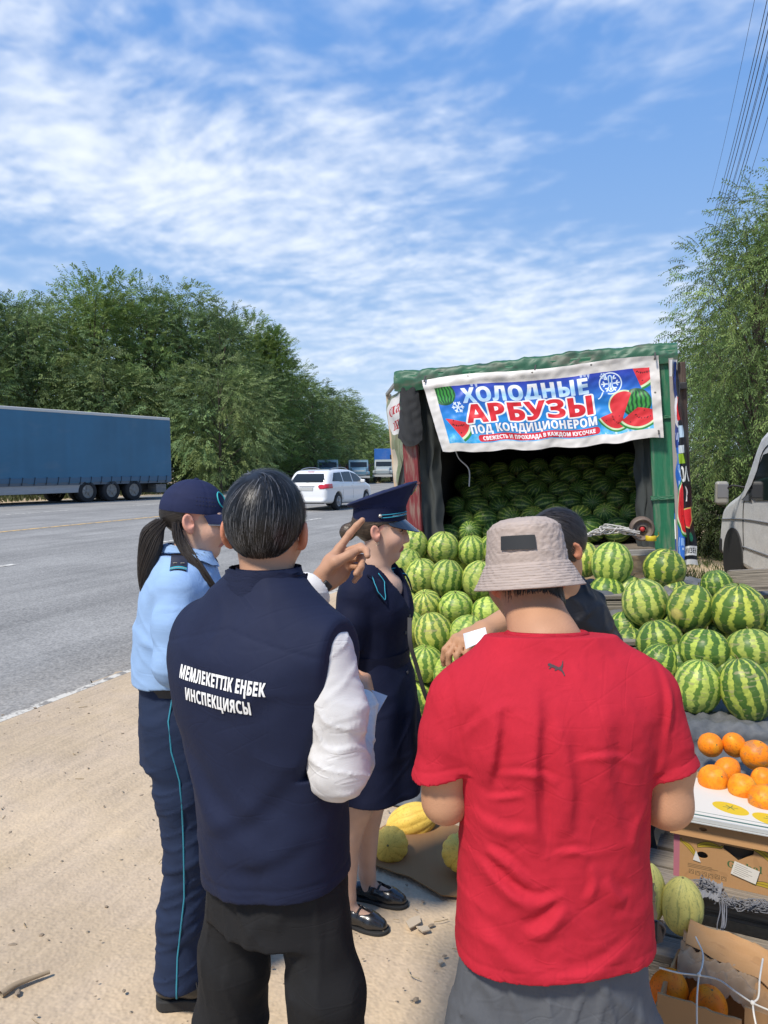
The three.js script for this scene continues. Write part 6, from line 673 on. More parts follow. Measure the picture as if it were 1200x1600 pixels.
    for (const z of [1.42, -1.33]) wheel(t, s * 0.78, 0.325, z, 0.325, 0.21, M.steel);
  }
  part('number_plate', box(0.52, 0.115, 0.02, 0, 0.80, 2.345, 0.004), std([0.5, 0.5, 0.48], 0.5), t); part('brake_light', box(0.26, 0.025, 0.03, 0, 1.435, 1.925, 0.008), M.red, t); part('boot_trim', box(0.62, 0.03, 0.03, 0, 0.90, 2.315, 0.01), M.steel, t); part('bumper_trim', box(1.35, 0.07, 0.1, 0, 0.29, 2.25, 0.02), M.black, t); part('wiper', bar([-0.05, 1.06, 2.245], [0.42, 1.09, 2.225], 0.02, 0.02), M.black, t);
  skinOn('boot_gap', (x, y, z) => Math.max(Math.abs(y - 0.665) - 0.012, Math.abs(x) - 0.62, 2.1 - z), [-0.7, 0.6, 2.05], [0.7, 0.72, 2.45], M.black, 0.004, 0.018); for (const s of [-1, 1]) part('reflector', box(0.2, 0.03, 0.02, s * 0.58, 0.44, 2.335, 0.008), M.red, t);
}
// ---------------------------------------------------------------- man in the navy vest, pointing
{
  const pos = [-0.255, gh(-0.255, -1.55), -1.55], yaw = -27 * DEG, t = person('man in a navy vest with white lettering on the back, pointing to the right', pos, yaw);
  const c = Math.cos(yaw), s = Math.sin(yaw), toL = (p) => { const x = p.x - pos[0], z = p.z - pos[2]; return V(c * x - s * z, p.y - pos[1], s * x + c * z); }, dirL = (v) => V(c * v.x - s * v.z, v.y, s * v.x + c * v.z).normalize();
  const H = frame([-0.014, 1.545, -0.043], -0.06, 0.40, -0.02, 0.97), skin = [0.47, 0.255, 0.155];
  const torso = trunk([[0.78, 0.142, 0.126, 0.026, 0.0], [0.86, 0.143, 0.125, 0.026, 0.0], [0.97, 0.146, 0.122, 0.022, 0.0], [1.08, 0.158, 0.124, 0.012, 0], [1.20, 0.184, 0.130, 0, 0], [1.30, 0.188, 0.124, 0, 0.0], [1.365, 0.150, 0.098, 0, -0.005], [1.41, 0.092, 0.074, 0, -0.012], [1.46, 0.062, 0.062, 0, -0.018], [1.49, 0.058, 0.060, 0, -0.022]]);
  const shoulders = limb([[-0.165, 1.318, 0.0, 0.062], [-0.07, 1.375, -0.005, 0.052], [0.07, 1.375, -0.005, 0.052], [0.165, 1.318, 0.0, 0.062]], 0.03);
  const wristL = toL(at(504, 908, 2.06)), F = dirL(V(0.67, 0.69, -0.26)), N = dirL(V(0.42, -0.22, 0.86)), T = V().crossVectors(N, F);
  const elbL = [-0.235, 1.235, -0.27], elbR = [0.205, 1.085, 0.03], wrR = toL(V(-0.055, 1.085, -1.86));
  const handL = handF(wristL, F, N, T, { s: 1.06, curls: [[0, 10, 8], [46, 48, 25], [62, 74, 40], [68, 78, 40]], spread: [0.14, -0.06, -0.12, -0.22], thumb: [[0.018, 0.020, 0.012, 0.0185], [0.052, 0.030, 0.034, 0.0155], [0.090, 0.020, 0.044, 0.0122], [0.122, 0.008, 0.042, 0.0098]] });
  const FR = dirL(V(0.10, 0.1, -1)), handR = handF(wrR, FR, dirL(V(-1, -0.2, -0.1)), V().crossVectors(FR, dirL(V(-1, -0.2, -0.1))), { s: 0.95, curls: [[40, 50, 20], [45, 55, 20], [45, 55, 25], [45, 55, 25]] });
  const armL = limb([[-0.17, 1.31, 0, 0.046], [...elbL, 0.040], [wristL.x, wristL.y, wristL.z, 0.026], [wristL.x + F.x * 0.02, wristL.y + F.y * 0.02, wristL.z + F.z * 0.02, 0.025]]), armR = limb([[0.17, 1.31, 0, 0.046], [...elbR, 0.040], [wrR.x, wrR.y, wrR.z, 0.026]]), neck = limb([[0, 1.33, -0.01, 0.064], [0.0, 1.42, -0.018, 0.055], [-0.010, 1.50, -0.036, 0.052]], 0.02);
  const hd = inFrame(headF, H), headNeck = (x, y, z) => smin(hd(x, y, z), neck(x, y, z), 0.03);
  const out = { p: [], i: [] }; polygonize(headNeck, [-0.14, 1.34, -0.19], [0.14, 1.69, 0.12], 0.0045, out);
  polygonize((x, y, z) => smin(handL.f(x, y, z), armL(x, y, z), 0.014), [wristL.x - 0.10, wristL.y - 0.12, wristL.z - 0.22], [wristL.x + 0.18, wristL.y + 0.21, wristL.z + 0.12], 0.0028, out);
  polygonize((x, y, z) => smin(handR.f(x, y, z), armR(x, y, z), 0.02), [wrR.x - 0.15, wrR.y - 0.15, wrR.z - 0.25], [wrR.x + 0.12, wrR.y + 0.15, wrR.z + 0.1], 0.006, out);
  polygonize((x, y, z) => Math.max(torso(x, y, z) + 0.025, y - 1.40), [-0.25, 0.65, -0.2], [0.25, 1.45, 0.2], 0.02, out);
  const body = part('body', toGeo(out, skinCol(skin, H)), skinM, t);
  { const eg = []; for (const q of [-1, 1]) eg.push(new THREE.SphereGeometry(0.0126, 16, 12).translate(q * 0.032, 0.004, -0.0745)); const g = merge(eg); g.applyMatrix4(H.m); part('eyes', g, std([0.5, 0.48, 0.45], 0.2), t); const bg = merge([-1, 1].map((q) => tube([[q * 0.018, 0.024, -0.090], [q * 0.034, 0.030, -0.086], [q * 0.052, 0.024, -0.072]], 0.003, 10, 5))); bg.applyMatrix4(H.m); part('eyebrows', bg, M.black, t); }
  // hair with a whorl at the crown
  const W = V(-0.012, 0.098, 0.062), cap = (x, y, z) => { const e = Math.hypot(x / (0.0805 - 0.05 * clamp(-y, 0, 0.09)), (y - 0.034) / 0.0945, (z - 0.014) / 0.1035), d = (e - 1) * 0.08; const line = lerp(-0.060 + 0.006 * n3(x * 30, 0, 3), lerp(0.012, 0.055, sst(-0.03, -0.085, z)), sst(0.062, 0.028, z)); return Math.max(smin(d, headParts[0][0](x, y, z) - 0.005, 0.02), (line - y) * 0.75); };
  hairPart(t, H, cap, [-0.12, -0.1, -0.13], [0.12, 0.16, 0.14], { seed: 5, n: 8500, len: 0.055, seg: 6, w: 0.0006, lift: 0.0042, jit: 0.42, root: (R) => { const r = 0.008 + 0.19 * Math.pow(R(), 0.62), a = R() * 6.283; const p = W.clone().add(V(Math.cos(a) * Math.min(r, 0.085) * 1.0, -Math.max(0, r - 0.045) * 0.95, Math.sin(a) * Math.min(r, 0.085))); return p.y < -0.062 ? null : p; }, dir: (q, n, u) => { const d = q.clone().sub(W), L = d.length(); d.normalize().add(V(-d.z * 0.5, -0.5 - Math.min(1, L * 8), d.x * 0.5)); return d; }, stop: (q) => q.y < -0.084 || q.y < lerp(-0.084, 0.004, sst(0.060, 0.026, q.z)), color: (g, R) => { const k = g > 0.92 ? 0.08 + 0.12 * R() : 0.007 + 0.022 * R() * R(); return [k, k, k * 1.03]; } }, [0.007, 0.007, 0.008]);
  // vest
  const fold = folds2([[0.006, 0.03, [-0.15, 1.12], [-0.02, 1.0], [0.10, 0.93]], [0.005, 0.025, [0.15, 1.14], [0.05, 1.02], [-0.06, 0.97]], [0.006, 0.035, [-0.03, 0.98], [0.03, 0.85], [0.02, 0.77]], [0.004, 0.02, [0.16, 0.98], [0.08, 0.93], [-0.02, 0.92]], [0.004, 0.03, [0.13, 1.30], [0.06, 1.24], [-0.02, 1.22]], [0.004, 0.03, [-0.13, 1.30], [-0.07, 1.25], [0.02, 1.24]]]);
  const collarCut = limb([[0, 1.36, -0.014, 0.058], [0, 1.6, -0.035, 0.072]], 0.01);
  const vestF = (x, y, z) => { const hem = 0.838 + 0.012 * Math.sin(x * 9) - 0.02 * Math.abs(x), a = torso(x, y, z) - 0.012, b = shoulders(x, y, z) - 0.004; let d = smin(a, b, 0.05); if (d < 0.06 && d > -0.06) { d -= wrink(x, y, z, 0.8) * 0.9 + (z > 0 ? fold(x, y) : 0) ; d += 0.0018 * Math.exp(-(((y - hem - 0.028) / 0.0035) ** 2)); const yo = y - 1.365 + 0.25 * Math.abs(x); if (z > 0) d += 0.0016 * Math.exp(-((yo / 0.003) ** 2)); } d = Math.max(d, -collarCut(x, y, z)); d = smax(d, Math.abs(x) - (0.192 - 0.34 * Math.max(0, 1.22 - y) * (y > 1.08 ? 1 : 0) - 0.0), 0.012); return hollow(d, hem - y, 0.05); };
  const vestM = fabric([0.017, 0.022, 0.050], 0.7, 0.0022);
  part('vest', sdGeo(vestF, [-0.25, 0.79, -0.2], [0.25, 1.47, 0.2], 0.0045), vestM, t);
  const col = cloth(90, 14, (u, v) => { const a = u * Math.PI * 2 * 0.90 + Math.PI * 0.10 - Math.PI / 2 + 0.0, flop = 0.0, r = 1.15 - 0.06 * v; return V(0.066 * r * Math.cos(a) * 1.05 + 0.003 * n2(u * 9, v * 3), 1.470 - 0.058 * v - 0.020 * (1 - Math.sin(a)) * 0.5 + 0.004 * n2(u * 7, 2), -0.022 + 0.016 * v + 0.066 * r * Math.sin(a)); }, 0.007); part('collar', col, vestM, t);
  // lettering
  const lt = canvasTex(1024, 288, (g, w, h) => { g.clearRect(0, 0, w, h); g.fillStyle = '#fff'; const line = (s, y, x, wd) => { g.save(); g.font = 'bold 128px sans-serif'; g.translate(x, y); g.scale(wd / g.measureText(s).width, 1.0); g.fillText(s, 0, 0); g.lineWidth = 3.5; g.strokeStyle = '#fff'; g.strokeText(s, 0, 0); g.restore(); }; line('МЕМЛЕКЕТТІК ЕНБЕК', 118, 14, 990); line('ИНСПЕКЦИЯСЫ', 262, 110, 760); g.font = 'bold 128px sans-serif'; const kk = 990 / g.measureText('МЕМЛЕКЕТТІК ЕНБЕК').width, nx = 14 + kk * g.measureText('МЕМЛЕКЕТТІК ЕН').width; g.fillRect(nx - 24, 100, 20, 46); });
  const ltM = std([0.80, 0.80, 0.78], 0.7, { map: lt, transparent: true, alphaTest: 0.4 });
  decal(t, 'back_lettering', vestF, V(0.002, 1.252, 0.30), V(1, -0.06, 0).normalize(), V(0, 1, 0), V(0, 0, -1), 0.215, 0.078, ltM, 60, 20);
  // white sleeves, dark watch, cuff
  const white = fabric([0.68, 0.66, 0.64], 0.8, 0.0045);
  const slR = limb([[0.148, 1.310, 0.0, 0.062], [0.186, 1.20, 0.018, 0.055], [elbR[0] - 0.006, elbR[1] + 0.012, elbR[2], 0.052], [0.150, 1.065, -0.085, 0.048], [wrR.x + 0.01, wrR.y - 0.005, wrR.z + 0.04, 0.046]], 0.03);
  part('right_sleeve', sdGeo((x, y, z) => { let d = slR(x, y, z); if (Math.abs(d) < 0.05) d -= 0.45 * wrink(x, y, z, 1.4) + 0.0025 * Math.exp(-((n3(x * 4, y * 10 + z * 5, 7) / 0.25) ** 2)) + 0.0035 * Math.exp(-((n3(x * 9 + y * 6, y * 16 - z * 6, 2) / 0.18) ** 2)) * sst(1.30, 1.22, y); return hollow(d, -((x - wrR.x) * FR.x + (y - wrR.y) * FR.y + (z - wrR.z) * FR.z) * -1 + 0.03, 0.04); }, [0.04, 0.95, -0.35], [0.36, 1.42, 0.16], 0.0045), white, t);
  const fa = V(wristL.x - elbL[0], wristL.y - elbL[1], wristL.z - elbL[2]).normalize(), cu = V(...elbL).lerp(wristL, 0.86), slL = limb([[-0.155, 1.305, 0.0, 0.064], [...elbL, 0.056], [cu.x, cu.y, cu.z, 0.042], [wristL.x, wristL.y, wristL.z, 0.041]], 0.03);
  part('left_sleeve', sdGeo((x, y, z) => { let d = slL(x, y, z); if (Math.abs(d) < 0.05) d -= 1.2 * wrink(x, y, z, 1.2); const h = (x - cu.x) * fa.x + (y - cu.y) * fa.y + (z - cu.z) * fa.z; d -= 0.003 * sst(-0.05, -0.046, h); return hollow(d, h - 0.012, 0.05); }, [-0.36, 1.15, -0.58], [-0.06, 1.45, 0.1], 0.0045), white, t);
  { const w = new THREE.Group(); w.name = 'wristwatch'; t.add(w); const wc = wristL.clone().addScaledVector(F, -0.012), q = new THREE.Quaternion().setFromRotationMatrix(new THREE.Matrix4().makeBasis(T, F, V().crossVectors(T, F))); w.position.copy(wc); w.quaternion.copy(q); part('strap', new THREE.LatheGeometry([[0.0285, -0.012], [0.031, -0.011], [0.032, 0], [0.031, 0.011], [0.0285, 0.012], [0.0275, 0], [0.0285, -0.012]].map((v) => new THREE.Vector2(...v)), 40).scale(1.08, 1, 0.95), std([0.035, 0.045, 0.055], 0.55), w); part('watch_case', new RoundedBoxGeometry(0.030, 0.036, 0.011, 3, 0.005).translate(0, 0, -0.034), M.black, w); part('buckle', new RoundedBoxGeometry(0.014, 0.022, 0.006, 2, 0.002).translate(-0.008, 0, 0.032), std([0.08, 0.085, 0.09], 0.4, { metalness: 0.6 }), w); }
  // trousers and shoes
  const hips = trunk([[0.74, 0.140, 0.118, 0.022, 0], [0.84, 0.140, 0.118, 0.024, 0], [0.95, 0.134, 0.112, 0.024, 0]]), legL = limb([[-0.052, 0.82, 0, 0.074], [-0.086, 0.62, 0.0, 0.070], [-0.112, 0.44, -0.01, 0.074], [-0.140, 0.06, 0.02, 0.075]], 0.03), legR = limb([[0.108, 0.82, 0, 0.074], [0.140, 0.62, 0.0, 0.070], [0.156, 0.44, -0.01, 0.070], [0.140, 0.06, 0.02, 0.075]], 0.03), leg = (x, y, z) => smin(legL(x, y, z), legR(x, y, z), 0.02);
  const trousers = (x, y, z) => { let d = smin(y > 0.60 ? hips(x, y, z) : 1, leg(x, y, z), 0.025); if (Math.abs(d) < 0.05) d -= 1.3 * wrink(x, y, z, 0.8) + 0.004 * Math.max(0, 1 - 4 * Math.abs(n3(x * 12, y * 2.5, 3))); return hollow(d, 0.035 - y, 0.05); };
  part('trousers', sdGeo(trousers, [-0.28, 0.0, -0.2], [0.28, 0.98, 0.2], 0.0065), fabric([0.020, 0.020, 0.021], 0.8, 0.003), t);
  shoe(t, -0.14, 0, 0.02, 0.2); shoe(t, 0.14, 0, 0.02, -0.2);
  const card = thing('paper_card', 'white printed card held beside the navy vest man\'s sleeve', 'card'); const cc = at(577, 1094, 1.86), cg = box(0.075, 0.0012, 0.055); cg.rotateX(0.85); cg.rotateY(-0.5); cg.rotateZ(-0.22);
  card.position.copy(cc); part('sheet', cg, std([0.95, 0.95, 0.95], 0.7, { map: canvasTex(128, 96, (g) => { g.fillStyle = '#dfe0e2'; g.fillRect(0, 0, 128, 96); g.fillStyle = '#444'; for (let k = 0; k < 5; k++) g.fillRect(12, 12 + k * 12, 40 + 30 * ((k * 0.6) % 1), 4); g.fillRect(60, 60, 44, 5); g.fillRect(70, 72, 30, 5); }) }), card);
}
// ---------------------------------------------------------------- man in the red T-shirt and bucket hat
{
  const pos = [0.318, gh(0.318, -1.42), -1.42], t = person('man in a red T-shirt, grey trousers and a beige bucket hat seen from behind', pos, 0), skin = [0.47, 0.250, 0.145];
  const H = frame([-0.020, 1.454, -0.175], -0.16, 0.22, 0.03, 0.93);
  const torso = trunk([[0.64, 0.172, 0.132, 0, 0.005], [0.72, 0.176, 0.136, 0.0, 0.005], [0.85, 0.174, 0.134, 0, 0.0], [0.98, 0.166, 0.126, 0, 0.0], [1.08, 0.172, 0.124, 0, 0.0], [1.18, 0.184, 0.126, 0, 0.0], [1.25, 0.186, 0.120, 0, -0.01], [1.305, 0.138, 0.098, 0, -0.025], [1.350, 0.092, 0.084, 0, -0.045], [1.40, 0.080, 0.076, 0, -0.06]]);
  const sh = limb([[-0.175, 1.236, -0.005, 0.058], [-0.06, 1.330, -0.028, 0.046], [0.06, 1.330, -0.028, 0.046], [0.175, 1.246, -0.005, 0.058]], 0.03);
  const eL = [-0.206, 1.050, 0.01], eR = [0.216, 1.040, 0.015], wL = V(-0.075, 1.035, -0.20), wR = V(0.085, 1.02, -0.205);
  const aL = limb([[-0.178, 1.24, -0.005, 0.050], [eL[0] - 0.0, 1.12, 0.004, 0.050], [...eL, 0.041], [-0.155, 1.02, -0.09, 0.041], [wL.x, wL.y, wL.z, 0.027]], 0.02), aR = limb([[0.178, 1.25, -0.005, 0.050], [eR[0] - 0.004, 1.12, 0.008, 0.052], [...eR, 0.042], [0.165, 1.01, -0.09, 0.042], [wR.x, wR.y, wR.z, 0.027]], 0.02);
  const hf = (w, sgn) => handF(w, V(-sgn * 0.5, 0.3, -0.8), V(-sgn * 0.5, -0.6, 0.1), V(0, 0.6, -0.1), { s: 0.95, curls: [[40, 40, 20], [45, 45, 20], [50, 45, 20], [50, 45, 20]] }), hL = hf(wL, -1), hR = hf(wR, 1), neck = limb([[0, 1.24, -0.03, 0.076], [0.0, 1.325, -0.062, 0.066], [-0.014, 1.40, -0.135, 0.060]], 0.03), hd = inFrame(headF, H);
  const traps = limb([[-0.09, 1.265, -0.03, 0.035], [0, 1.31, -0.052, 0.05], [0.09, 1.265, -0.03, 0.035]], 0.03);
  const out = { p: [], i: [] }; polygonize((x, y, z) => smin(smin(hd(x, y, z), neck(x, y, z), 0.03), traps(x, y, z), 0.03), [-0.2, 1.22, -0.32], [0.2, 1.56, 0.06], 0.0048, out);
  polygonize((x, y, z) => smin(hL.f(x, y, z), aL(x, y, z), 0.02), [-0.30, 0.93, -0.40], [0.03, 1.30, 0.08], 0.0048, out); polygonize((x, y, z) => smin(hR.f(x, y, z), aR(x, y, z), 0.02), [-0.03, 0.93, -0.40], [0.30, 1.31, 0.08], 0.0048, out);
  polygonize((x, y, z) => Math.max(torso(x, y, z) + 0.03, y - 1.30), [-0.25, 0.6, -0.2], [0.25, 1.4, 0.2], 0.02, out);
  part('body', toGeo(out, skinCol(skin, H)), skinM, t);
  { const eg = merge([-1, 1].map((q) => new THREE.SphereGeometry(0.0126, 16, 12).translate(q * 0.032, 0.004, -0.0745))); eg.applyMatrix4(H.m); part('eyes', eg, std([0.5, 0.48, 0.45], 0.2), t); }
  const hair = (x, y, z) => { const e = (Math.hypot(x / 0.0805, (y - 0.032) / 0.092, (z - 0.013) / 0.100) - 1) * 0.083, line = z > 0.02 ? -0.098 : lerp(-0.098, 0.03, sst(0.03, -0.05, z)); return Math.max(smin(smin(e, headParts[0][0](x, y, z) - 0.004, 0.012), ell([0, -0.060, 0.036], [0.066, 0.058, 0.062])(x, y, z), 0.02), (line - y) * 0.75, y - 0.075); };
  hairPart(t, H, hair, [-0.11, -0.1, -0.12], [0.11, 0.1, 0.13], { seed: 8, n: 1700, len: 0.034, seg: 5, w: 0.0009, lift: 0.003, jit: 0.45, root: (R) => { const a = (R() - 0.5) * 3.4, y = 0.02 - 0.115 * R(); return V(Math.sin(a) * 0.085, y, 0.012 + Math.cos(a) * 0.1); }, dir: (q, n) => V(-0.1, -1, 0.1), stop: (q) => q.y < -0.122, color: (g, R) => { const k = 0.008 + 0.018 * R(); return [k * 1.1, k, k * 0.95]; } }, [0.009, 0.008, 0.008]);
  const P = (px, py) => [(px - 868) / 850, 1.66 - (py - 731) / 848 - pos[1]], C = (x, y) => P(640 + x / 2.4625, 950 + y / 2.4625);
  const fold = folds2([[0.009, 0.016, C(310, 300), C(290, 470), C(262, 650)], [0.010, 0.018, C(452, 250), C(432, 450), C(425, 640), C(440, 880)], [0.006, 0.016, C(520, 380), C(560, 620), C(545, 800)], [0.006, 0.022, C(700, 350), C(690, 560), C(760, 860)], [-0.006, 0.010, C(135, 200), C(150, 330), C(165, 440), C(205, 620)], [-0.008, 0.010, C(945, 200), C(955, 330), C(945, 470), C(905, 640)], [0.006, 0.010, C(985, 300), C(965, 420), C(930, 560)], [0.010, 0.014, C(235, 925), C(300, 985), C(430, 1080)], [0.011, 0.014, C(400, 1172), C(470, 1135), C(555, 1045)], [0.007, 0.012, C(262, 880), C(330, 905), C(425, 985)], [0.006, 0.011, C(330, 1010), C(450, 1040), C(540, 1010)], [0.005, 0.010, C(620, 1040), C(650, 980), C(640, 900)], [0.007, 0.014, C(690, 960), C(740, 1030), C(780, 1055)], [0.006, 0.018, C(235, 1170), C(340, 1260), C(480, 1330)], [0.005, 0.015, C(470, 1290), C(620, 1300), C(820, 1210)], [0.005, 0.014, C(210, 760), C(330, 790), C(440, 770)], [0.004, 0.008, C(300, 590), C(420, 560), C(520, 600)], [0.004, 0.008, C(170, 480), C(300, 350), C(390, 330)], [0.004, 0.007, C(560, 520), C(700, 500), C(840, 560)], [0.004, 0.007, C(260, 690), C(350, 660), C(400, 640)], [0.005, 0.012, C(880, 700), C(820, 800), C(800, 900)], [0.004, 0.008, C(500, 860), C(590, 850), C(640, 870)]]);
  const neckCut = limb([[0.0, 1.25, -0.045, 0.050], [0.0, 1.330, -0.062, 0.073], [-0.004, 1.42, -0.13, 0.080]], 0.01);
  const slv = (s, e) => limb([[s * 0.158, 1.245 + (s > 0 ? 0.01 : 0), -0.003, 0.060], [s * 0.190, 1.17, 0.004, 0.062], [s * (s > 0 ? 0.212 : 0.204), 1.085, 0.008, 0.064], [s * (s > 0 ? 0.22 : 0.21), 1.05, 0.01, 0.065]], 0.02), sl = slv(-1), sr = slv(1);
  const shirt = (x, y, z) => { const hem = 0.776 + 0.010 * Math.sin(x * 14 + 1) + 0.02 * x; let a = torso(x, y, z) - 0.010; a = smin(a, sh(x, y, z) - 0.004, 0.05); const s = x < 0 ? sl(x, y, z) : sr(x, y, z), sg = x < 0 ? -1 : 1, h = (sg * 0.25 * (sg * x - 0.206) - 0.97 * (y - 1.108)); let b = s; if (Math.abs(b) < 0.05) b -= 0.0016 * Math.exp(-(((h + 0.022) / 0.003) ** 2)) * -1 + 0.8 * wrink(x, y, z, 1.1); b = hollow(b, h, 0.05); if (Math.abs(a) < 0.06) { a -= 0.8 * wrink(x, y, z) + (z > -0.02 ? fold(x, y) : 0) + 0.0012 * n3(x * 40, y * 34, z * 40) * 0.5; a += 0.0014 * Math.exp(-(((y - hem - 0.022) / 0.003) ** 2)); } a = hollow(a, hem - y, 0.05); let d = smin(a, b, y > 1.12 ? 0.030 : 0.012); return Math.max(d, -neckCut(x, y, z), y - 1.364 - 0.14 * (z - 0.02)); };
  const red = fabric([0.50, 0.022, 0.040], 0.85, 0.0030);
  part('tee_shirt', sdGeo(shirt, [-0.34, 0.70, -0.19], [0.34, 1.39, 0.19], 0.0040), red, t);
  { const ring = []; for (let k = 0; k <= 60; k++) { const a = k / 60 * Math.PI * 2; ring.push(V(0.0745 * Math.sin(a), 1.362 + 0.14 * (-0.060 + 0.076 * Math.cos(a) - 0.02), -0.060 + 0.076 * Math.cos(a))); } ring.pop(); const g = tube(ring, 0.0085, 120, 8, true); part('collar', g, red, t); }
  const pm = canvasTex(256, 160, (g) => { g.clearRect(0, 0, 256, 160); g.fillStyle = '#fff'; const p = [[8, 52], [20, 40], [44, 36], [64, 46], [92, 52], [120, 62], [150, 72], [176, 66], [196, 50], [208, 34], [214, 14], [224, 12], [222, 36], [212, 62], [196, 82], [200, 98], [214, 120], [222, 146], [206, 150], [196, 126], [178, 108], [156, 100], [136, 92], [120, 100], [98, 104], [86, 96], [104, 92], [100, 84], [78, 78], [52, 74], [40, 84], [22, 90], [14, 82], [34, 74], [32, 64], [12, 62]]; g.beginPath(); p.forEach(([x, y], i) => i ? g.lineTo(x, y) : g.moveTo(x, y)); g.closePath(); g.fill(); });
  const lp = C(542, 212); decal(t, 'chest_mark', shirt, V(lp[0], lp[1], 0.25), V(1, -0.02, 0), V(0, 1, 0), V(0, 0, -1), 0.034, 0.027, std([0.06, 0.03, 0.035], 0.7, { map: pm, transparent: true, alphaTest: 0.4 }), 14, 12, 0.0012);
  // trousers
  const hips = trunk([[0.64, 0.160, 0.130, 0, 0], [0.74, 0.160, 0.130, 0, 0], [0.92, 0.150, 0.118, 0, 0]]), leg = (s) => limb([[s * 0.082, 0.76, 0, 0.090], [s * 0.108, 0.58, 0, 0.090], [s * 0.130, 0.42, -0.01, 0.088], [s * 0.14, 0.06, 0.02, 0.085]], 0.03), l1 = leg(-1), l2 = leg(1);
  part('trousers', sdGeo((x, y, z) => { let d = smin(y > 0.56 ? hips(x, y, z) : 1, Math.min(l1(x, y, z), l2(x, y, z)), 0.025); if (Math.abs(d) < 0.05) d -= 1.8 * wrink(x, y, z, 0.8) + 0.006 * Math.max(0, 1 - 4 * Math.abs(n3(x * 11, y * 3, 9))); return hollow(d, 0.03 - y, 0.05); }, [-0.28, 0, -0.2], [0.28, 0.95, 0.2], 0.0065), fabric([0.115, 0.122, 0.135], 0.85, 0.003), t); shoe(t, -0.14, 0, 0.02, 0.2); shoe(t, 0.14, 0, 0.02, -0.2);
  // bucket hat in the head's axes
  const hy = (y) => 0.030 + (y - 0.030) * 0.84, hatG = (prof, col, extra) => { const g = cloth(120, prof.length * 6 - 6, (u, v) => { const a = u * Math.PI * 2, q = v * (prof.length - 1), i = Math.min(prof.length - 2, Math.floor(q)), f = q - i, A = prof[i], B = prof[i + 1], r = lerp(A[0], B[0], f), y = lerp(A[1], B[1], f), wob = (extra ?? 0) * (n2(Math.cos(a) * 5 + y * 50, Math.sin(a) * 5) + 0.6 * n2(Math.cos(a) * 14, Math.sin(a) * 14 + y * 90)); return V(r * Math.sin(a) * 0.90 + wob * Math.sin(a), hy(y) + wob * 0.6, 0.012 + r * 1.10 * Math.cos(a) + wob * Math.cos(a)); }, 0.0025); g.applyMatrix4(H.m); return g; };
  const hatM = fabric([0.46, 0.375, 0.325], 0.8, 0.0016), hat = new THREE.Group(); hat.name = 'bucket_hat'; t.add(hat);
  part('crown_top', hatG([[0.001, 0.148], [0.03, 0.147], [0.055, 0.143], [0.074, 0.134], [0.0845, 0.121], [0.0855, 0.119]], 0, 0.0016), hatM, hat); part('crown_side', hatG([[0.0868, 0.1215], [0.089, 0.115], [0.0915, 0.095], [0.0935, 0.075], [0.0955, 0.056], [0.0962, 0.052], [0.0972, 0.050], [0.0985, 0.028], [0.099, 0.026]], 0, 0.0014), hatM, hat);
  const br = [[0.0985, 0.0265], [0.1005, 0.0245]]; for (let k = 0; k < 9; k++) { const r = 0.1025 + k * 0.0034, y = 0.0225 - k * 0.0068; br.push([r, y], [r + 0.0016, y - 0.0034], [r + 0.0014, y - 0.0052]); } part('brim', hatG(br, 0, 0.0009), hatM, hat); part('brim_edge', (() => { const l = []; for (let k = 0; k < 64; k++) { const a = k / 64 * Math.PI * 2; l.push(V(0.1315 * Math.sin(a) * 0.90, hy(-0.0385), 0.012 + 0.1315 * 1.10 * Math.cos(a))); } const g = tube(l, 0.0022, 128, 6, true); g.applyMatrix4(H.m); return g; })(), hatM, hat);
  part('dark_patch', (() => { const g = cloth(24, 6, (u, v) => { const a = lerp(-1.08, -0.22, u), r = lerp(0.0935, 0.0978, v) + 0.0018, y = lerp(0.098, 0.062, v) - 0.004 * u; return V(r * Math.sin(a) * 0.90, hy(y), 0.012 + r * 1.10 * Math.cos(a)); }, 0.001); g.applyMatrix4(H.m); return g; })(), std([0.022, 0.024, 0.026], 0.8), hat);
}
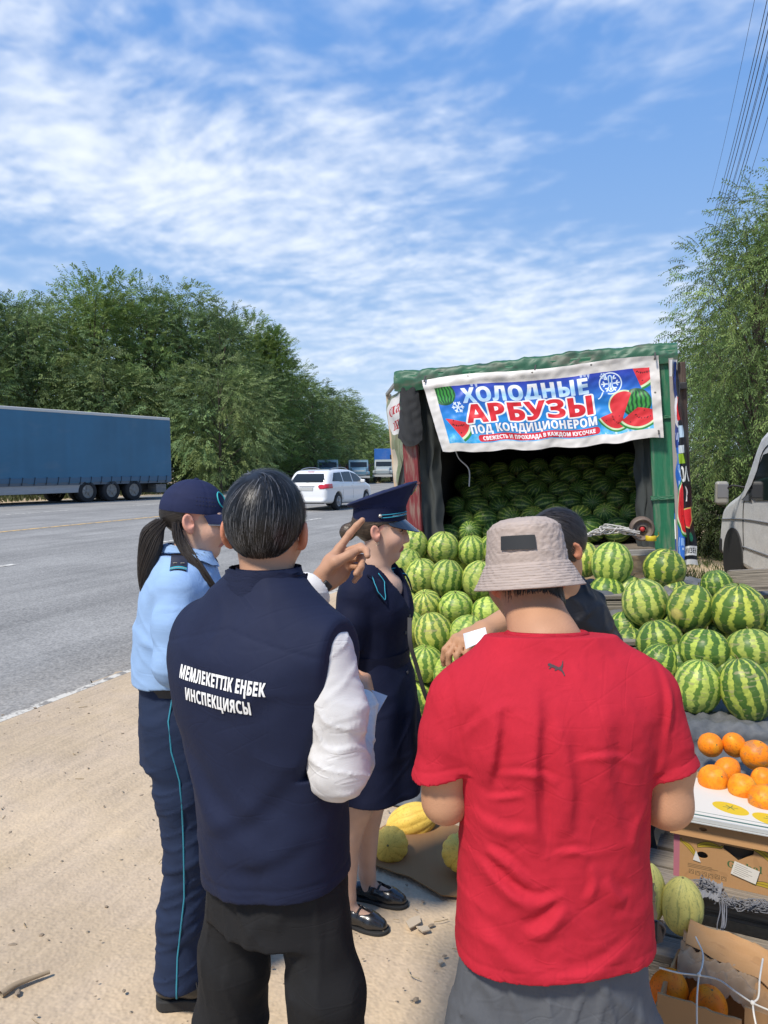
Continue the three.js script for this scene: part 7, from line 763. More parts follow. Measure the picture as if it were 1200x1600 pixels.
// ---------------------------------------------------------------- woman in the light blue shirt and baseball cap
{
  const pos = [-0.640, gh(-0.64, -2.39) + 0.002, -2.39], yaw = -80 * DEG, t = person('woman in a light blue uniform shirt and navy baseball cap with a long ponytail', pos, yaw), skin = [0.60, 0.38, 0.275];
  t.scale.setScalar(1.022);
  const H = frame([0.0, 1.475, -0.045], -0.12, -0.06, 0, 0.97);
  const torso = trunk([[0.90, 0.162, 0.128, 0, 0.02], [0.98, 0.158, 0.126, 0, 0.02], [1.06, 0.160, 0.130, 0, 0.015], [1.18, 0.160, 0.128, 0, 0.0], [1.27, 0.160, 0.112, 0, 0.0], [1.33, 0.125, 0.086, 0, -0.005], [1.365, 0.078, 0.066, 0, -0.012], [1.40, 0.055, 0.056, 0, -0.02]]);
  const sh = limb([[-0.14, 1.285, 0, 0.055], [-0.06, 1.335, -0.005, 0.044], [0.06, 1.335, -0.005, 0.044], [0.14, 1.285, 0, 0.055]], 0.03);
  const eR = [0.195, 1.065, 0.01], wR = V(0.13, 1.03, -0.225), eL = [-0.195, 1.065, 0.0], wL = V(-0.10, 1.03, -0.22);
  const aR = limb([[0.148, 1.28, 0, 0.044], [...eR, 0.037], [wR.x, wR.y, wR.z, 0.024]]), aL = limb([[-0.148, 1.28, 0, 0.044], [...eL, 0.037], [wL.x, wL.y, wL.z, 0.024]]), hf = (w, q) => handF(w, V(-q * 0.4, 0.05, -0.9), V(-q * 0.8, -0.4, 0.2), V(0, 1, 0), { s: 0.9 }), hR = hf(wR, 1), hL = hf(wL, -1);
  const neck = limb([[0, 1.29, -0.012, 0.055], [0, 1.37, -0.02, 0.050], [0, 1.43, -0.035, 0.048]], 0.02), hd = inFrame(headF, H), out = { p: [], i: [] };
  polygonize((x, y, z) => smin(hd(x, y, z), neck(x, y, z), 0.03), [-0.13, 1.29, -0.20], [0.13, 1.63, 0.1], 0.0034, out); polygonize((x, y, z) => smin(hR.f(x, y, z), aR(x, y, z), 0.02), [0.0, 0.93, -0.44], [0.26, 1.18, 0.08], 0.006, out); polygonize((x, y, z) => smin(hL.f(x, y, z), aL(x, y, z), 0.02), [-0.26, 0.93, -0.44], [0.02, 1.18, 0.08], 0.006, out); polygonize((x, y, z) => Math.max(torso(x, y, z) + 0.03, y - 1.33), [-0.25, 0.85, -0.2], [0.25, 1.4, 0.2], 0.02, out);
  part('body', toGeo(out, skinCol(skin, H, [0.45, 0.19, 0.17])), skinM, t);
  { const eg = merge([-1, 1].map((q) => new THREE.SphereGeometry(0.0126, 16, 12).translate(q * 0.032, 0.004, -0.0745))); eg.applyMatrix4(H.m); part('eyes', eg, std([0.5, 0.48, 0.45], 0.2), t); const bg = merge([-1, 1].map((q) => tube([[q * 0.018, 0.026, -0.092], [q * 0.034, 0.031, -0.088], [q * 0.052, 0.025, -0.074]], 0.0025, 10, 5))); bg.applyMatrix4(H.m); part('eyebrows', bg, std([0.03, 0.02, 0.016], 0.8), t); }
  const blue = fabric([0.30, 0.455, 0.70], 0.75, 0.002);
  const slv = (q, e) => limb([[q * 0.145, 1.275, 0, 0.061], [q * 0.178, 1.18, 0.006, 0.063], [e[0], e[1] + 0.01, e[2], 0.061], [q * 0.18, 1.05, -0.05, 0.058]], 0.02), sR = slv(1, eR), sL = slv(-1, eL);
  const shirt = (x, y, z) => { let d = smin(torso(x, y, z) - 0.010, sh(x, y, z) - 0.004, 0.05); const b0 = x > 0 ? sR(x, y, z) : sL(x, y, z); let b = b0; const h = -(z + 0.035) * 0.9 - (y - 1.06) * 0.4; if (Math.abs(b) < 0.05) b -= 0.9 * wrink(x, y, z, 1.2) + 0.003 * sst(-0.03, -0.027, h); b = hollow(b, h, 0.04); if (Math.abs(d) < 0.05) d -= 1.1 * wrink(x, y, z, 1.1) + 0.006 * Math.exp(-(((y - 1.0 + 0.5 * z) / 0.022) ** 2)) + 0.005 * Math.exp(-(((y - 1.07 - 0.6 * z) / 0.018) ** 2)); d = hollow(d, 0.988 + 0.004 * Math.sin(z * 40) - y, 0.04); return Math.max(smin(d, b, 0.015), -(Math.hypot(x, z + 0.02) - 0.058 - 0.1 * Math.max(0, y - 1.36)) - (y < 1.32 ? 1 : 0), y - 1.372); };
  part('shirt', sdGeo(shirt, [-0.28, 0.92, -0.2], [0.28, 1.40, 0.2], 0.0048), blue, t);
  part('collar', cloth(80, 12, (u, v) => { const a = (u - 0.5) * 2 * Math.PI * 0.86 + Math.PI / 2, spread = 0.012 * Math.sin(v * 2.6) + 0.020 * v, r = 0.058 + spread, drop = v < 0.35 ? 0.012 * v : 0.0042 + 0.050 * (v - 0.35) * (1 + 0.7 * (1 - Math.sin(a)) * 0.5); return onto(shirt, V(r * Math.cos(a) * (1.02 + 0.1 * v), 1.402 - drop - 0.020 * (1 - Math.sin(a)) * 0.5, -0.018 + r * Math.sin(a)), 0.004 + 0.005 * v); }, 0.003), blue, t);
  { // shoulder board
    const g = new THREE.Group(); g.name = 'epaulette'; t.add(g); const f = (u, v) => { const x = lerp(0.062, 0.168, u), w = 0.024 * (u < 0.12 ? 0.6 + 3.3 * u : 1); const z = lerp(-w, w, v) - 0.002; let y = 1.46; for (let k = 0; k < 30; k++) { const d = shirt(x, y, z); if (d < 0.004) break; y -= (d - 0.003) * 0.8; } return V(x, y, z); };
    part('board', cloth(16, 8, f, 0.003), std([1, 1, 1], 0.7, { map: canvasTex(256, 128, (q) => { q.fillStyle = '#141a30'; q.fillRect(0, 0, 256, 128); q.fillStyle = '#27a9b5'; q.fillRect(212, 0, 10, 128); q.fillRect(234, 0, 8, 128); q.fillStyle = '#d9d6c8'; q.fillRect(226, 0, 3, 128); }) }), g); const star = new THREE.Shape(); for (let k = 0; k < 10; k++) { const a = k * Math.PI / 5, r = k % 2 ? 0.0025 : 0.006; k ? star.lineTo(r * Math.cos(a), r * Math.sin(a)) : star.moveTo(r, 0); } for (const v of [0.28, 0.72]) part('star', new THREE.ExtrudeGeometry(star, { depth: 0.002, bevelEnabled: false }).rotateX(-Math.PI / 2).translate(...f(0.7, v).add(V(0, 0.001, 0)).toArray()), std([0.5, 0.48, 0.42], 0.35, { metalness: 0.6 }), g);
  }
  // cap
  const cap = new THREE.Group(); cap.name = 'baseball_cap'; t.add(cap); const capM = fabric([0.022, 0.028, 0.072], 0.75, 0.001), dome = cloth(96, 26, (u, v) => { const a = u * Math.PI * 2, e = v * Math.PI / 2 * 1.04, seam = 0.0014 * Math.exp(-((((u * 6 + 0.5) % 1 - 0.5) / 0.03) ** 2)); const r = Math.sin(e) + 0, y = Math.cos(e), k = 1 - seam * 12; return V(0.0865 * r * k * Math.sin(a), 0.030 + 0.0985 * y * k - (v > 0.9 ? 0 : 0), 0.012 + 0.106 * r * k * Math.cos(a)); }, 0.002); dome.applyMatrix4(H.m); part('crown', dome, capM, cap);
  const brim = cloth(40, 16, (u, v) => { const a = lerp(-1.15, 1.15, u), r0x = 0.0855, r0z = 0.104, x = r0x * Math.sin(a), z = 0.012 - r0z * Math.cos(a), out = 0.070 * Math.pow(Math.cos(a * 1.25), 0.7) * v; return V(x * (1 + 0.02 * v), 0.030 - 0.018 * v - 0.012 * Math.sin(a) ** 2 - 0.006 * v * v, z - (Number.isFinite(out) ? out : 0)); }, 0.004); brim.applyMatrix4(H.m); part('brim', brim, capM, cap);
  const edge = tube(Array.from({ length: 21 }, (_, i) => { const a = lerp(-1.15, 1.15, i / 20), o = 0.071 * Math.pow(Math.max(0, Math.cos(a * 1.25)), 0.7); return [0.0855 * Math.sin(a) * 1.02, 0.030 - 0.026 - 0.012 * Math.sin(a) ** 2, 0.012 - 0.104 * Math.cos(a) - o]; }), 0.0022, 60, 5); edge.applyMatrix4(H.m); part('brim_piping', edge, std([0.45, 0.47, 0.5], 0.6), cap);
  const bt = new THREE.SphereGeometry(0.008, 14, 8).scale(1, 0.5, 1).translate(0, 0.129, 0.012); bt.applyMatrix4(H.m); part('button', bt, capM, cap);
  const eye = []; for (let r = 0; r < 3; r++) for (let k = 0; k < 7; k++) { const a = 1.75 + k * 0.10, e = 1.35 - r * 0.13, q = V(0.0872 * Math.sin(e) * Math.sin(a), 0.030 + 0.0992 * Math.cos(e), 0.012 + 0.1068 * Math.sin(e) * Math.cos(a)); eye.push(new THREE.SphereGeometry(0.0014, 6, 4).translate(q.x, q.y, q.z)); } const ey = merge(eye); ey.applyMatrix4(H.m); part('vent_holes', ey, M.black, cap);
  const badge = tube(Array.from({ length: 24 }, (_, k) => { const w = k / 24 * Math.PI * 2, a = 2.75 + 0.24 * Math.cos(w), e = 1.12 + 0.26 * Math.sin(w); return [0.0885 * Math.sin(e) * Math.sin(a), 0.030 + 0.1005 * Math.cos(e), 0.012 + 0.108 * Math.sin(e) * Math.cos(a)]; }), 0.0022, 60, 5, true); badge.applyMatrix4(H.m); part('badge_ring', badge, std([0.03, 0.42, 0.45], 0.6), cap);
  // long hair: gathered behind and a lock falling over the shoulder
  const hairF = (x, y, z) => { const e = (Math.hypot(x / 0.0805, (y - 0.030) / 0.090, (z - 0.016) / 0.100) - 1) * 0.08, line = z > 0.045 ? -0.09 : lerp(-0.05, 0.03, sst(0.045, -0.03, z)); return Math.max(e, line - y, y - 0.045, (Math.abs(x) > 0.06 ? 0.028 - z - 0.6 * Math.max(0, y - 0.02) : -1)); };
  hairPart(t, H, hairF, [-0.12, -0.12, -0.12], [0.12, 0.06, 0.14], { seed: 21, n: 900, len: 0.10, seg: 6, w: 0.0010, lift: 0.002, jit: 0.15, root: (R) => { const a = (R() - 0.5) * 3.6; return V(Math.sin(a) * 0.08, 0.045 - 0.09 * R(), 0.016 + Math.cos(a) * 0.1); }, dir: (q) => V(-q.x * 2, -0.35, 0.9), stop: (q) => q.y < -0.09, color: (g, R) => { const k = 0.018 + 0.035 * R() * R(); return [k * 1.25, k, k * 0.82]; } }, [0.020, 0.016, 0.013]);
  const lock = (pts, r0, r1, n, seed) => { const R = rngOf(seed), cv = new THREE.CatmullRomCurve3(pts.map((p) => V(...p))), L = []; for (let k = 0; k < n; k++) { const a = R() * 6.28, q = Math.sqrt(R()), st = 0.25 * R(), en = 1 - 0.40 * R() * R(), P = []; for (let i = 0; i <= 7; i++) { const u = lerp(st, en, i / 7), p = cv.getPoint(u), rr = lerp(r0, r1, u) * (1 - 0.75 * u ** 3) * q * (0.6 + 0.8 * Math.sin(Math.PI * clamp(u * 0.9 + 0.1))); P.push(p.add(V(rr * Math.cos(a + u * 2), rr * 0.3 * Math.sin(a * 2), rr * Math.sin(a + u * 2)))); } L.push(tube(P, 0.0007 + 0.0005 * R(), 10, 3)); } return L; };
  const darkHair = std([0.040, 0.030, 0.023], 0.5); part('ponytail', lock([[0.02, 1.480, 0.050], [0.035, 1.445, 0.078], [0.050, 1.385, 0.088], [0.060, 1.31, 0.102], [0.055, 1.25, 0.112]], 0.024, 0.032, 1000, 31), darkHair, t); part('loose_hair', lock([[0.074, 1.475, 0.010], [0.084, 1.42, 0.000], [0.105, 1.365, -0.035], [0.118, 1.30, -0.085], [0.11, 1.24, -0.130]], 0.013, 0.018, 420, 32), darkHair, t);
  // trousers with a bright side piping
  const hips = trunk([[0.74, 0.158, 0.125, 0, 0.012], [0.86, 0.160, 0.128, 0, 0.012], [0.98, 0.145, 0.118, 0, 0.015], [1.015, 0.143, 0.116, 0, 0.015]]), leg = (q) => limb([[q * 0.082, 0.86, 0.012, 0.098], [q * 0.092, 0.66, 0.0, 0.086], [q * 0.098, 0.46, -0.012, 0.070], [q * 0.10, 0.26, 0.02, 0.066], [q * 0.10, 0.03, 0.035, 0.078]], 0.03), l1 = leg(1), l2 = leg(-1);
  const l2s = (x, y, z) => l2(x, y, z + 0.06 * sst(0.85, 0.2, y)), tr = (x, y, z) => { let d = smin(y > 0.68 ? hips(x, y, z) : 1, Math.min(l1(x, y, z), l2s(x, y, z)), 0.04); if (Math.abs(d) < 0.05) d -= 1.2 * wrink(x, y, z, 1.0) + 0.004 * Math.exp(-((n3(x * 5, y * 14 + z * 6, 3) / 0.2) ** 2)) * (y < 0.75 ? 1 : 0.4); return hollow(d, 0.070 - y, 0.05); };
  part('trousers', sdGeo(tr, [-0.26, 0, -0.22], [0.26, 1.03, 0.22], 0.0058), fabric([0.022, 0.034, 0.072], 0.8, 0.002), t);
  { const P = []; for (let k = 0; k <= 44; k++) { const y = lerp(0.985, 0.05, k / 44), z = lerp(0.02, 0.0, sst(0.95, 0.6, y)) + 0.030 * sst(0.42, 0.12, y) + 0.025 * Math.exp(-(((y - 0.86) / 0.06) ** 2)); let x = 0.30; for (let i = 0; i < 50; i++) { const d = tr(x, y, z); if (d < 0.0012) break; x -= d * 0.7; } P.push([x, y, z]); } part('side_piping', tube(P, 0.0026, 160, 5), std([0.03, 0.24, 0.33], 0.6), t);
    const K = []; for (let k = 0; k <= 12; k++) { const y = lerp(0.975, 0.82, k / 12), z = -0.055 + 0.05 * (k / 12) ** 2; let x = 0.30; for (let i = 0; i < 50; i++) { const d = tr(x, y, z); if (d < 0.0002) break; x -= d * 0.7; } K.push([x, y, z]); } part('pocket_edge', tube(K, 0.0022, 40, 5), fabric([0.012, 0.017, 0.045], 0.8, 0.001), t); }
  part('belt', (() => { const g = cloth(80, 4, (u, v) => { const a = u * Math.PI * 2; return V(0.150 * Math.cos(a), 0.998 - 0.036 * v, 0.015 + 0.122 * Math.sin(a)); }, 0.003); return g; })(), M.black, t);
  shoe(t, 0.10, 0, 0.035, -0.12); shoe(t, -0.10, 0, -0.05, 0.1);
}
// ---------------------------------------------------------------- woman in the navy dress and service cap
{
  const pos = [-0.040, gh(0, -2.76) + 0.0, -2.76], yaw = -113 * DEG, t = person('woman in a navy uniform dress and peaked service cap looking to the right', pos, yaw), skin = [0.60, 0.38, 0.275];
  const H = frame([0.0, 1.452, -0.030], -0.10, 18 * DEG, 0.0, 0.93);
  const torso = trunk([[0.46, 0.215, 0.165, 0, 0.0], [0.60, 0.205, 0.160, 0, 0], [0.78, 0.185, 0.148, 0, 0.005], [0.90, 0.168, 0.132, 0, 0.005], [0.99, 0.142, 0.108, 0, 0.0], [1.07, 0.146, 0.112, 0, 0.0], [1.16, 0.156, 0.122, 0, -0.006], [1.23, 0.156, 0.108, 0, -0.003], [1.285, 0.120, 0.082, 0, 0.0], [1.32, 0.074, 0.062, 0, -0.004], [1.36, 0.052, 0.054, 0, -0.01]]);
  const sh = limb([[-0.135, 1.240, 0, 0.052], [-0.06, 1.29, 0, 0.042], [0.06, 1.29, 0, 0.042], [0.135, 1.240, 0, 0.052]], 0.03);
  const eR = [0.186, 1.00, 0.045], wR = V(0.20, 0.79, -0.01), eL = [-0.180, 1.00, 0.04], wL = V(-0.19, 0.79, -0.02);
  const aR = limb([[0.138, 1.235, 0, 0.042], [...eR, 0.036], [wR.x, wR.y, wR.z, 0.024]]), aL = limb([[-0.138, 1.235, 0, 0.042], [...eL, 0.036], [wL.x, wL.y, wL.z, 0.024]]), hR = handF(wR, V(0, -1, -0.15), V(-1, 0, 0.1), V(0, -0.1, -1), { s: 0.88 }), hL = handF(wL, V(0, -1, -0.15), V(1, 0, 0.1), V(0, -0.1, -1), { s: 0.88 });
  const neck = limb([[0, 1.235, -0.010, 0.056], [0, 1.32, -0.010, 0.048], [0, 1.40, -0.022, 0.046]], 0.02), chest = ell([0, 1.235, -0.045], [0.105, 0.06, 0.058]), hd = inFrame(headF, H), out = { p: [], i: [] };
  polygonize((x, y, z) => smin(smin(hd(x, y, z), neck(x, y, z), 0.03), chest(x, y, z), 0.03), [-0.14, 1.16, -0.20], [0.14, 1.58, 0.1], 0.0034, out); polygonize((x, y, z) => smin(hR.f(x, y, z), aR(x, y, z), 0.02), [0.08, 0.58, -0.16], [0.28, 1.14, 0.12], 0.006, out); polygonize((x, y, z) => smin(hL.f(x, y, z), aL(x, y, z), 0.02), [-0.28, 0.58, -0.16], [-0.06, 1.14, 0.12], 0.006, out);
  const leg = (q, dz) => limb([[q * 0.085, 0.62, 0.01, 0.075], [q * 0.085, 0.45, 0.0 + dz * 0.5, 0.052], [q * 0.085, 0.33, 0.022 + dz, 0.054], [q * 0.085, 0.10, 0.022 + dz, 0.030], [q * 0.085, 0.048, 0.014 + dz, 0.027], [q * 0.085, 0.034, -0.07 + dz, 0.019]], 0.02), l1 = leg(1, 0.060), l2 = leg(-1, 0.055);
  polygonize((x, y, z) => Math.min(l1(x, y, z), l2(x, y, z)), [-0.2, 0.005, -0.24], [0.2, 0.66, 0.14], 0.006, out); polygonize((x, y, z) => Math.max(torso(x, y, z) + 0.03, y - 1.24, 0.6 - y), [-0.25, 0.5, -0.2], [0.25, 1.35, 0.2], 0.02, out);
  part('body', toGeo(out, skinCol(skin, H, [0.42, 0.13, 0.13])), skinM, t);
  { const eg = merge([-1, 1].map((q) => new THREE.SphereGeometry(0.0126, 16, 12).translate(q * 0.032, 0.004, -0.0745))); eg.applyMatrix4(H.m); part('eyes', eg, std([0.45, 0.42, 0.40], 0.2), t); const l = merge([-1, 1].flatMap((q) => [tube([[q * 0.018, 0.024, -0.091], [q * 0.034, 0.030, -0.087], [q * 0.052, 0.023, -0.073]], 0.0022, 10, 5), tube([[q * 0.020, 0.005, -0.0865], [q * 0.032, 0.008, -0.0875], [q * 0.046, 0.003, -0.080]], 0.0020, 10, 5)])); l.applyMatrix4(H.m); part('brows_and_lashes', l, std([0.045, 0.03, 0.022], 0.8), t); }
  const navy = fabric([0.010, 0.013, 0.034], 0.72, 0.0015);
  const slv = (q, e) => limb([[q * 0.135, 1.232, 0, 0.058], [q * 0.160, 1.14, 0.014, 0.060], [e[0], e[1], e[2], 0.062]], 0.02), sR = slv(1, eR), sL = slv(-1, eL);
  const dress = (x, y, z) => { let d = smin(torso(x, y, z) - 0.010, sh(x, y, z) - 0.004, 0.05); let b = x > 0 ? sR(x, y, z) : sL(x, y, z); if (Math.abs(b) < 0.05) b -= 0.8 * wrink(x, y, z, 1.2); b = hollow(b, 1.045 - y, 0.04); if (Math.abs(d) < 0.06) { d -= 0.9 * wrink(x, y, z, 1.0); const a = Math.atan2(z, x); if (y < 0.98) d -= 0.007 * sst(0.98, 0.7, y) * Math.sin(a * 7 + 2 * n2(y * 2, 3)) ; } d = hollow(d, 0.505 - y, 0.05); d = smin(d, b, 0.015); const vcut = Math.max(Math.abs(x) * 1.0 - 0.085 * clamp((y - 1.165) / 0.17), z + 0.0, 1.165 - y); return Math.max(d, -vcut, -(Math.hypot(x, z + 0.008) - 0.054) - (y < 1.27 ? 1 : 0), y - 1.335); };
  part('dress', sdGeo(dress, [-0.27, 0.42, -0.22], [0.27, 1.36, 0.22], 0.0048), navy, t);
  part('belt', cloth(90, 4, (u, v) => { const a = u * Math.PI * 2; return V(0.158 * Math.cos(a), 1.012 - 0.045 * v, 0.122 * Math.sin(a)); }, 0.003), fabric([0.008, 0.010, 0.026], 0.6, 0.001), t);
  const march = (x, y) => { let z = -0.25; for (let k = 0; k < 60; k++) { const d = dress(x, y, z); if (d < 0.0015) break; z += d * 0.7; } return z; };
  for (let k = 0; k < 4; k++) { const y = 1.145 - k * 0.062 - (k > 1 ? 0.02 : 0); part('button', new THREE.CylinderGeometry(0.0065, 0.0065, 0.003, 16).rotateX(Math.PI / 2).translate(0.006, y, march(0.006, y) - 0.001), std([0.03, 0.035, 0.06], 0.35), t); }
  const teal = std([0.03, 0.32, 0.44], 0.6);
  for (const q of [-1, 1]) { const f = (u, v) => { const a = lerp(0.12, 1.0, u), ang = Math.PI / 2 - q * a * 2.15, r = 0.056 + 0.012 * Math.sin(v * 2.4) + 0.050 * v * (0.45 + 0.75 * a * a), drop = (v < 0.3 ? 0.01 * v : 0.003 + 0.085 * (v - 0.3) * (0.45 + 1.1 * a * a)); return V(r * Math.cos(ang), 1.352 - drop - 0.060 * a * a, -0.008 + r * Math.sin(ang) * 0.98); }, fo = f; const fp = (u, v) => onto(dress, fo(u, v), 0.004 + 0.004 * v); part('collar', cloth(34, 14, fp, 0.003), navy, t); const E = []; for (let k = 0; k <= 18; k++) E.push(fp(lerp(0.55, 0.97, k / 18), 0.97).add(V(0, 0.0035, -0.001))); for (let k = 1; k <= 8; k++) E.push(fp(0.98, lerp(0.97, 0.30, k / 8)).add(V(0, 0.0035, -0.001))); part('collar_piping', tube(E, 0.0016, 90, 5), teal, t); }
  // hair in a bun
  const hairF = (x, y, z) => { const e = (Math.hypot(x / 0.0795, (y - 0.028) / 0.090, (z - 0.016) / 0.098) - 1) * 0.08, line = z > 0.05 ? -0.062 : lerp(-0.062, 0.03, sst(0.05, -0.015, z)); return smin(Math.max(e, line - y, y - 0.06), ell([0, -0.022, 0.128], [0.036, 0.034, 0.030])(x, y, z), 0.02); };
  hairPart(t, H, hairF, [-0.12, -0.11, -0.12], [0.12, 0.07, 0.18], { seed: 41, n: 2200, len: 0.085, seg: 7, w: 0.0009, lift: 0.0022, jit: 0.22, root: (R) => { if (R() < 0.35) { const a = R() * 6.28, b = R() * 3.1; return V(0.036 * Math.sin(b) * Math.cos(a), -0.022 + 0.034 * Math.cos(b), 0.128 + 0.03 * Math.sin(b) * Math.sin(a)); } const a = (R() - 0.5) * 4.4; return V(Math.sin(a) * 0.08, 0.055 - 0.10 * R(), 0.016 + Math.cos(a) * 0.1); }, dir: (q) => q.z > 0.105 ? V(-(q.y + 0.022), q.x, 0.1).multiplyScalar(20) : V(-q.x * 5, (-0.022 - q.y) * 6, 0.8), stop: () => false, color: (g, R) => { const k = 0.035 + 0.09 * R() * R(); return [k * 1.5, k, k * 0.62]; } }, [0.050, 0.032, 0.020]);
  { const e = new THREE.TorusGeometry(0.0055, 0.0011, 8, 18).rotateY(1.2).translate(0.080, -0.047, 0.002); e.applyMatrix4(H.m); part('earring', e, std([0.6, 0.5, 0.35], 0.25, { metalness: 0.9 }), t); }
  // service cap
  const cap = new THREE.Group(); cap.name = 'service_cap'; t.add(cap); const put = (n, g, m) => { g.applyMatrix4(H.m); return part(n, g, m, cap); }, capM = fabric([0.018, 0.024, 0.070], 0.75, 0.001), E2 = (a, r, y, up) => V(0.083 * r * Math.sin(a), y + up * -Math.cos(a), 0.012 - 0.102 * r * -1 * Math.cos(a));
  const ring = (a, r, y, tilt, fwd = 0) => V(0.084 * r * Math.sin(a), y - tilt * Math.cos(a), 0.012 + 0.103 * r * Math.cos(a) + fwd); // a = 0 is the back
  put('band', cloth(90, 8, (u, v) => ring(u * Math.PI * 2, 1.0 - 0.01 * v, lerp(0.088, 0.036, v), lerp(0.014, 0.010, v)), 0.003), fabric([0.012, 0.016, 0.048], 0.7, 0.001));
  const lv = [[1.0, 0.088, 0.014, 0], [1.07, 0.104, 0.026, 0], [1.19, 0.123, 0.047, -0.002], [1.275, 0.135, 0.057, -0.004], [1.29, 0.141, 0.058, -0.004], [1.26, 0.1455, 0.057, -0.004], [1.0, 0.149, 0.046, -0.003], [0.55, 0.150, 0.025, -0.002], [0.02, 0.151, 0.001, 0]];
  put('crown', cloth(100, 40, (u, v) => { const q = v * (lv.length - 1), i = Math.min(lv.length - 2, Math.floor(q)), f = q - i, A = lv[i], B = lv[i + 1]; const k = (n) => lerp(A[n], B[n], f); const p = ring(u * Math.PI * 2, k(0), k(1), k(2), k(3)); p.y += 0.0015 * n2(p.x * 30, p.z * 30); return p; }), capM);
  const pipe = (r, y, t0, w, m, n) => put(n, tube(Array.from({ length: 60 }, (_, k) => ring(k / 60 * Math.PI * 2, r, y, t0, -0.004)), w, 160, 5, true), m); pipe(1.295, 0.1405, 0.058, 0.0022, fabric([0.02, 0.026, 0.06], 0.6, 0.001), 'crown_piping');
  put('visor', cloth(44, 16, (u, v) => { const a = Math.PI + lerp(-1.12, 1.12, u), b = (u - 0.5) * 2.24, o = 0.062 * Math.pow(Math.max(0, Math.cos(b * 1.32)), 0.75) * v, p = ring(a, 1.0, 0.040, 0.010); p.y -= 0.042 * v * Math.cos(b * 1.2) + 0.020 * Math.sin(b) ** 2 * 0.6; const d = V(Math.sin(a) * 0.3, 0, Math.cos(a)).normalize(); return p.addScaledVector(d, o); }, 0.003), new THREE.MeshPhysicalMaterial({ color: new THREE.Color().setRGB(0.012, 0.012, 0.013), roughness: 0.22, clearcoat: 1, clearcoatRoughness: 0.1 }));
  put('chin_cord', merge([0, 1].map((q) => tube(Array.from({ length: 26 }, (_, k) => { const b = lerp(-1.42, 1.42, k / 25); return ring(Math.PI + b, 1.035, 0.054 + q * 0.011 + 0.004 * Math.cos(b * 2), 0.012); }), 0.0016, 60, 5))), teal); put('script_band', cloth(40, 2, (u, v) => ring(Math.PI + lerp(-1.0, 1.0, u), 1.034, 0.062 - 0.007 * v + 0.004 * Math.cos(lerp(-2, 2, u)), 0.012)), std([1, 1, 1], 0.6, { side: THREE.DoubleSide, map: canvasTex(512, 32, (g) => { g.fillStyle = '#11203a'; g.fillRect(0, 0, 512, 32); g.fillStyle = '#cfd8d6'; const R = rngOf(2); for (let x = 6; x < 500; x += 9 + 6 * R()) { g.fillRect(x, 8 + 6 * R(), 5, 14); } }) }));
  for (const q of [-1, 1]) put('cap_button', new THREE.SphereGeometry(0.0075, 16, 12).translate(...ring(Math.PI + q * 1.45, 1.04, 0.058, 0.012).toArray()), std([0.55, 0.52, 0.46], 0.3, { metalness: 0.6 }));
  { const g = new THREE.Group(); g.name = 'cap_badge'; cap.add(g); const bp = ring(Math.PI, 1.20, 0.118, 0.050, -0.004), mk = (geo) => { geo.rotateX(0.42); geo.rotateY(Math.PI); geo.translate(bp.x, bp.y, bp.z); geo.applyMatrix4(H.m); return geo; }; part('badge_plate', mk(new THREE.CylinderGeometry(0.019, 0.019, 0.004, 32).scale(1, 1, 1.3).rotateX(Math.PI / 2)), std([0.03, 0.10, 0.16], 0.5), g); part('badge_emblem', mk(merge([new THREE.SphereGeometry(0.009, 16, 10).scale(1.1, 1.3, 0.35).translate(0, 0, 0.003), new THREE.TorusGeometry(0.0165, 0.0022, 8, 32).scale(1, 1.3, 1).translate(0, 0, 0.001)])), std([0.42, 0.30, 0.10], 0.35, { metalness: 0.7 }), g); }
  for (const [x, z, a] of [[0.085, 0.090, 0], [-0.085, 0.084, 0.05]]) { shoe(t, x, 0, z, a, 'court'); };
  const darkStrap = std([0.012, 0.012, 0.013], 0.95), bag = thing('shoulder_bag', 'black shoulder bag on a thin strap at the navy dress', 'bag'); const st = [at(640, 965, 2.60), at(641, 1005, 2.56), at(652, 1045, 2.55), at(664, 1086, 2.55), at(670, 1100, 2.56)]; part('strap', (() => { const cv = new THREE.CatmullRomCurve3(st); return cloth(2, 30, (u, v) => cv.getPoint(v).add(V((u - 0.5) * 0.014, 0, (u - 0.5) * 0.008)), 0.002); })(), M.black, bag); const bc = at(684, 1150, 2.56); part('pouch', box(0.05, 0.20, 0.26, bc.x, bc.y, bc.z, 0.02), M.black, bag); part('flap', box(0.056, 0.08, 0.264, bc.x, bc.y + 0.065, bc.z, 0.02), M.black, bag);
}
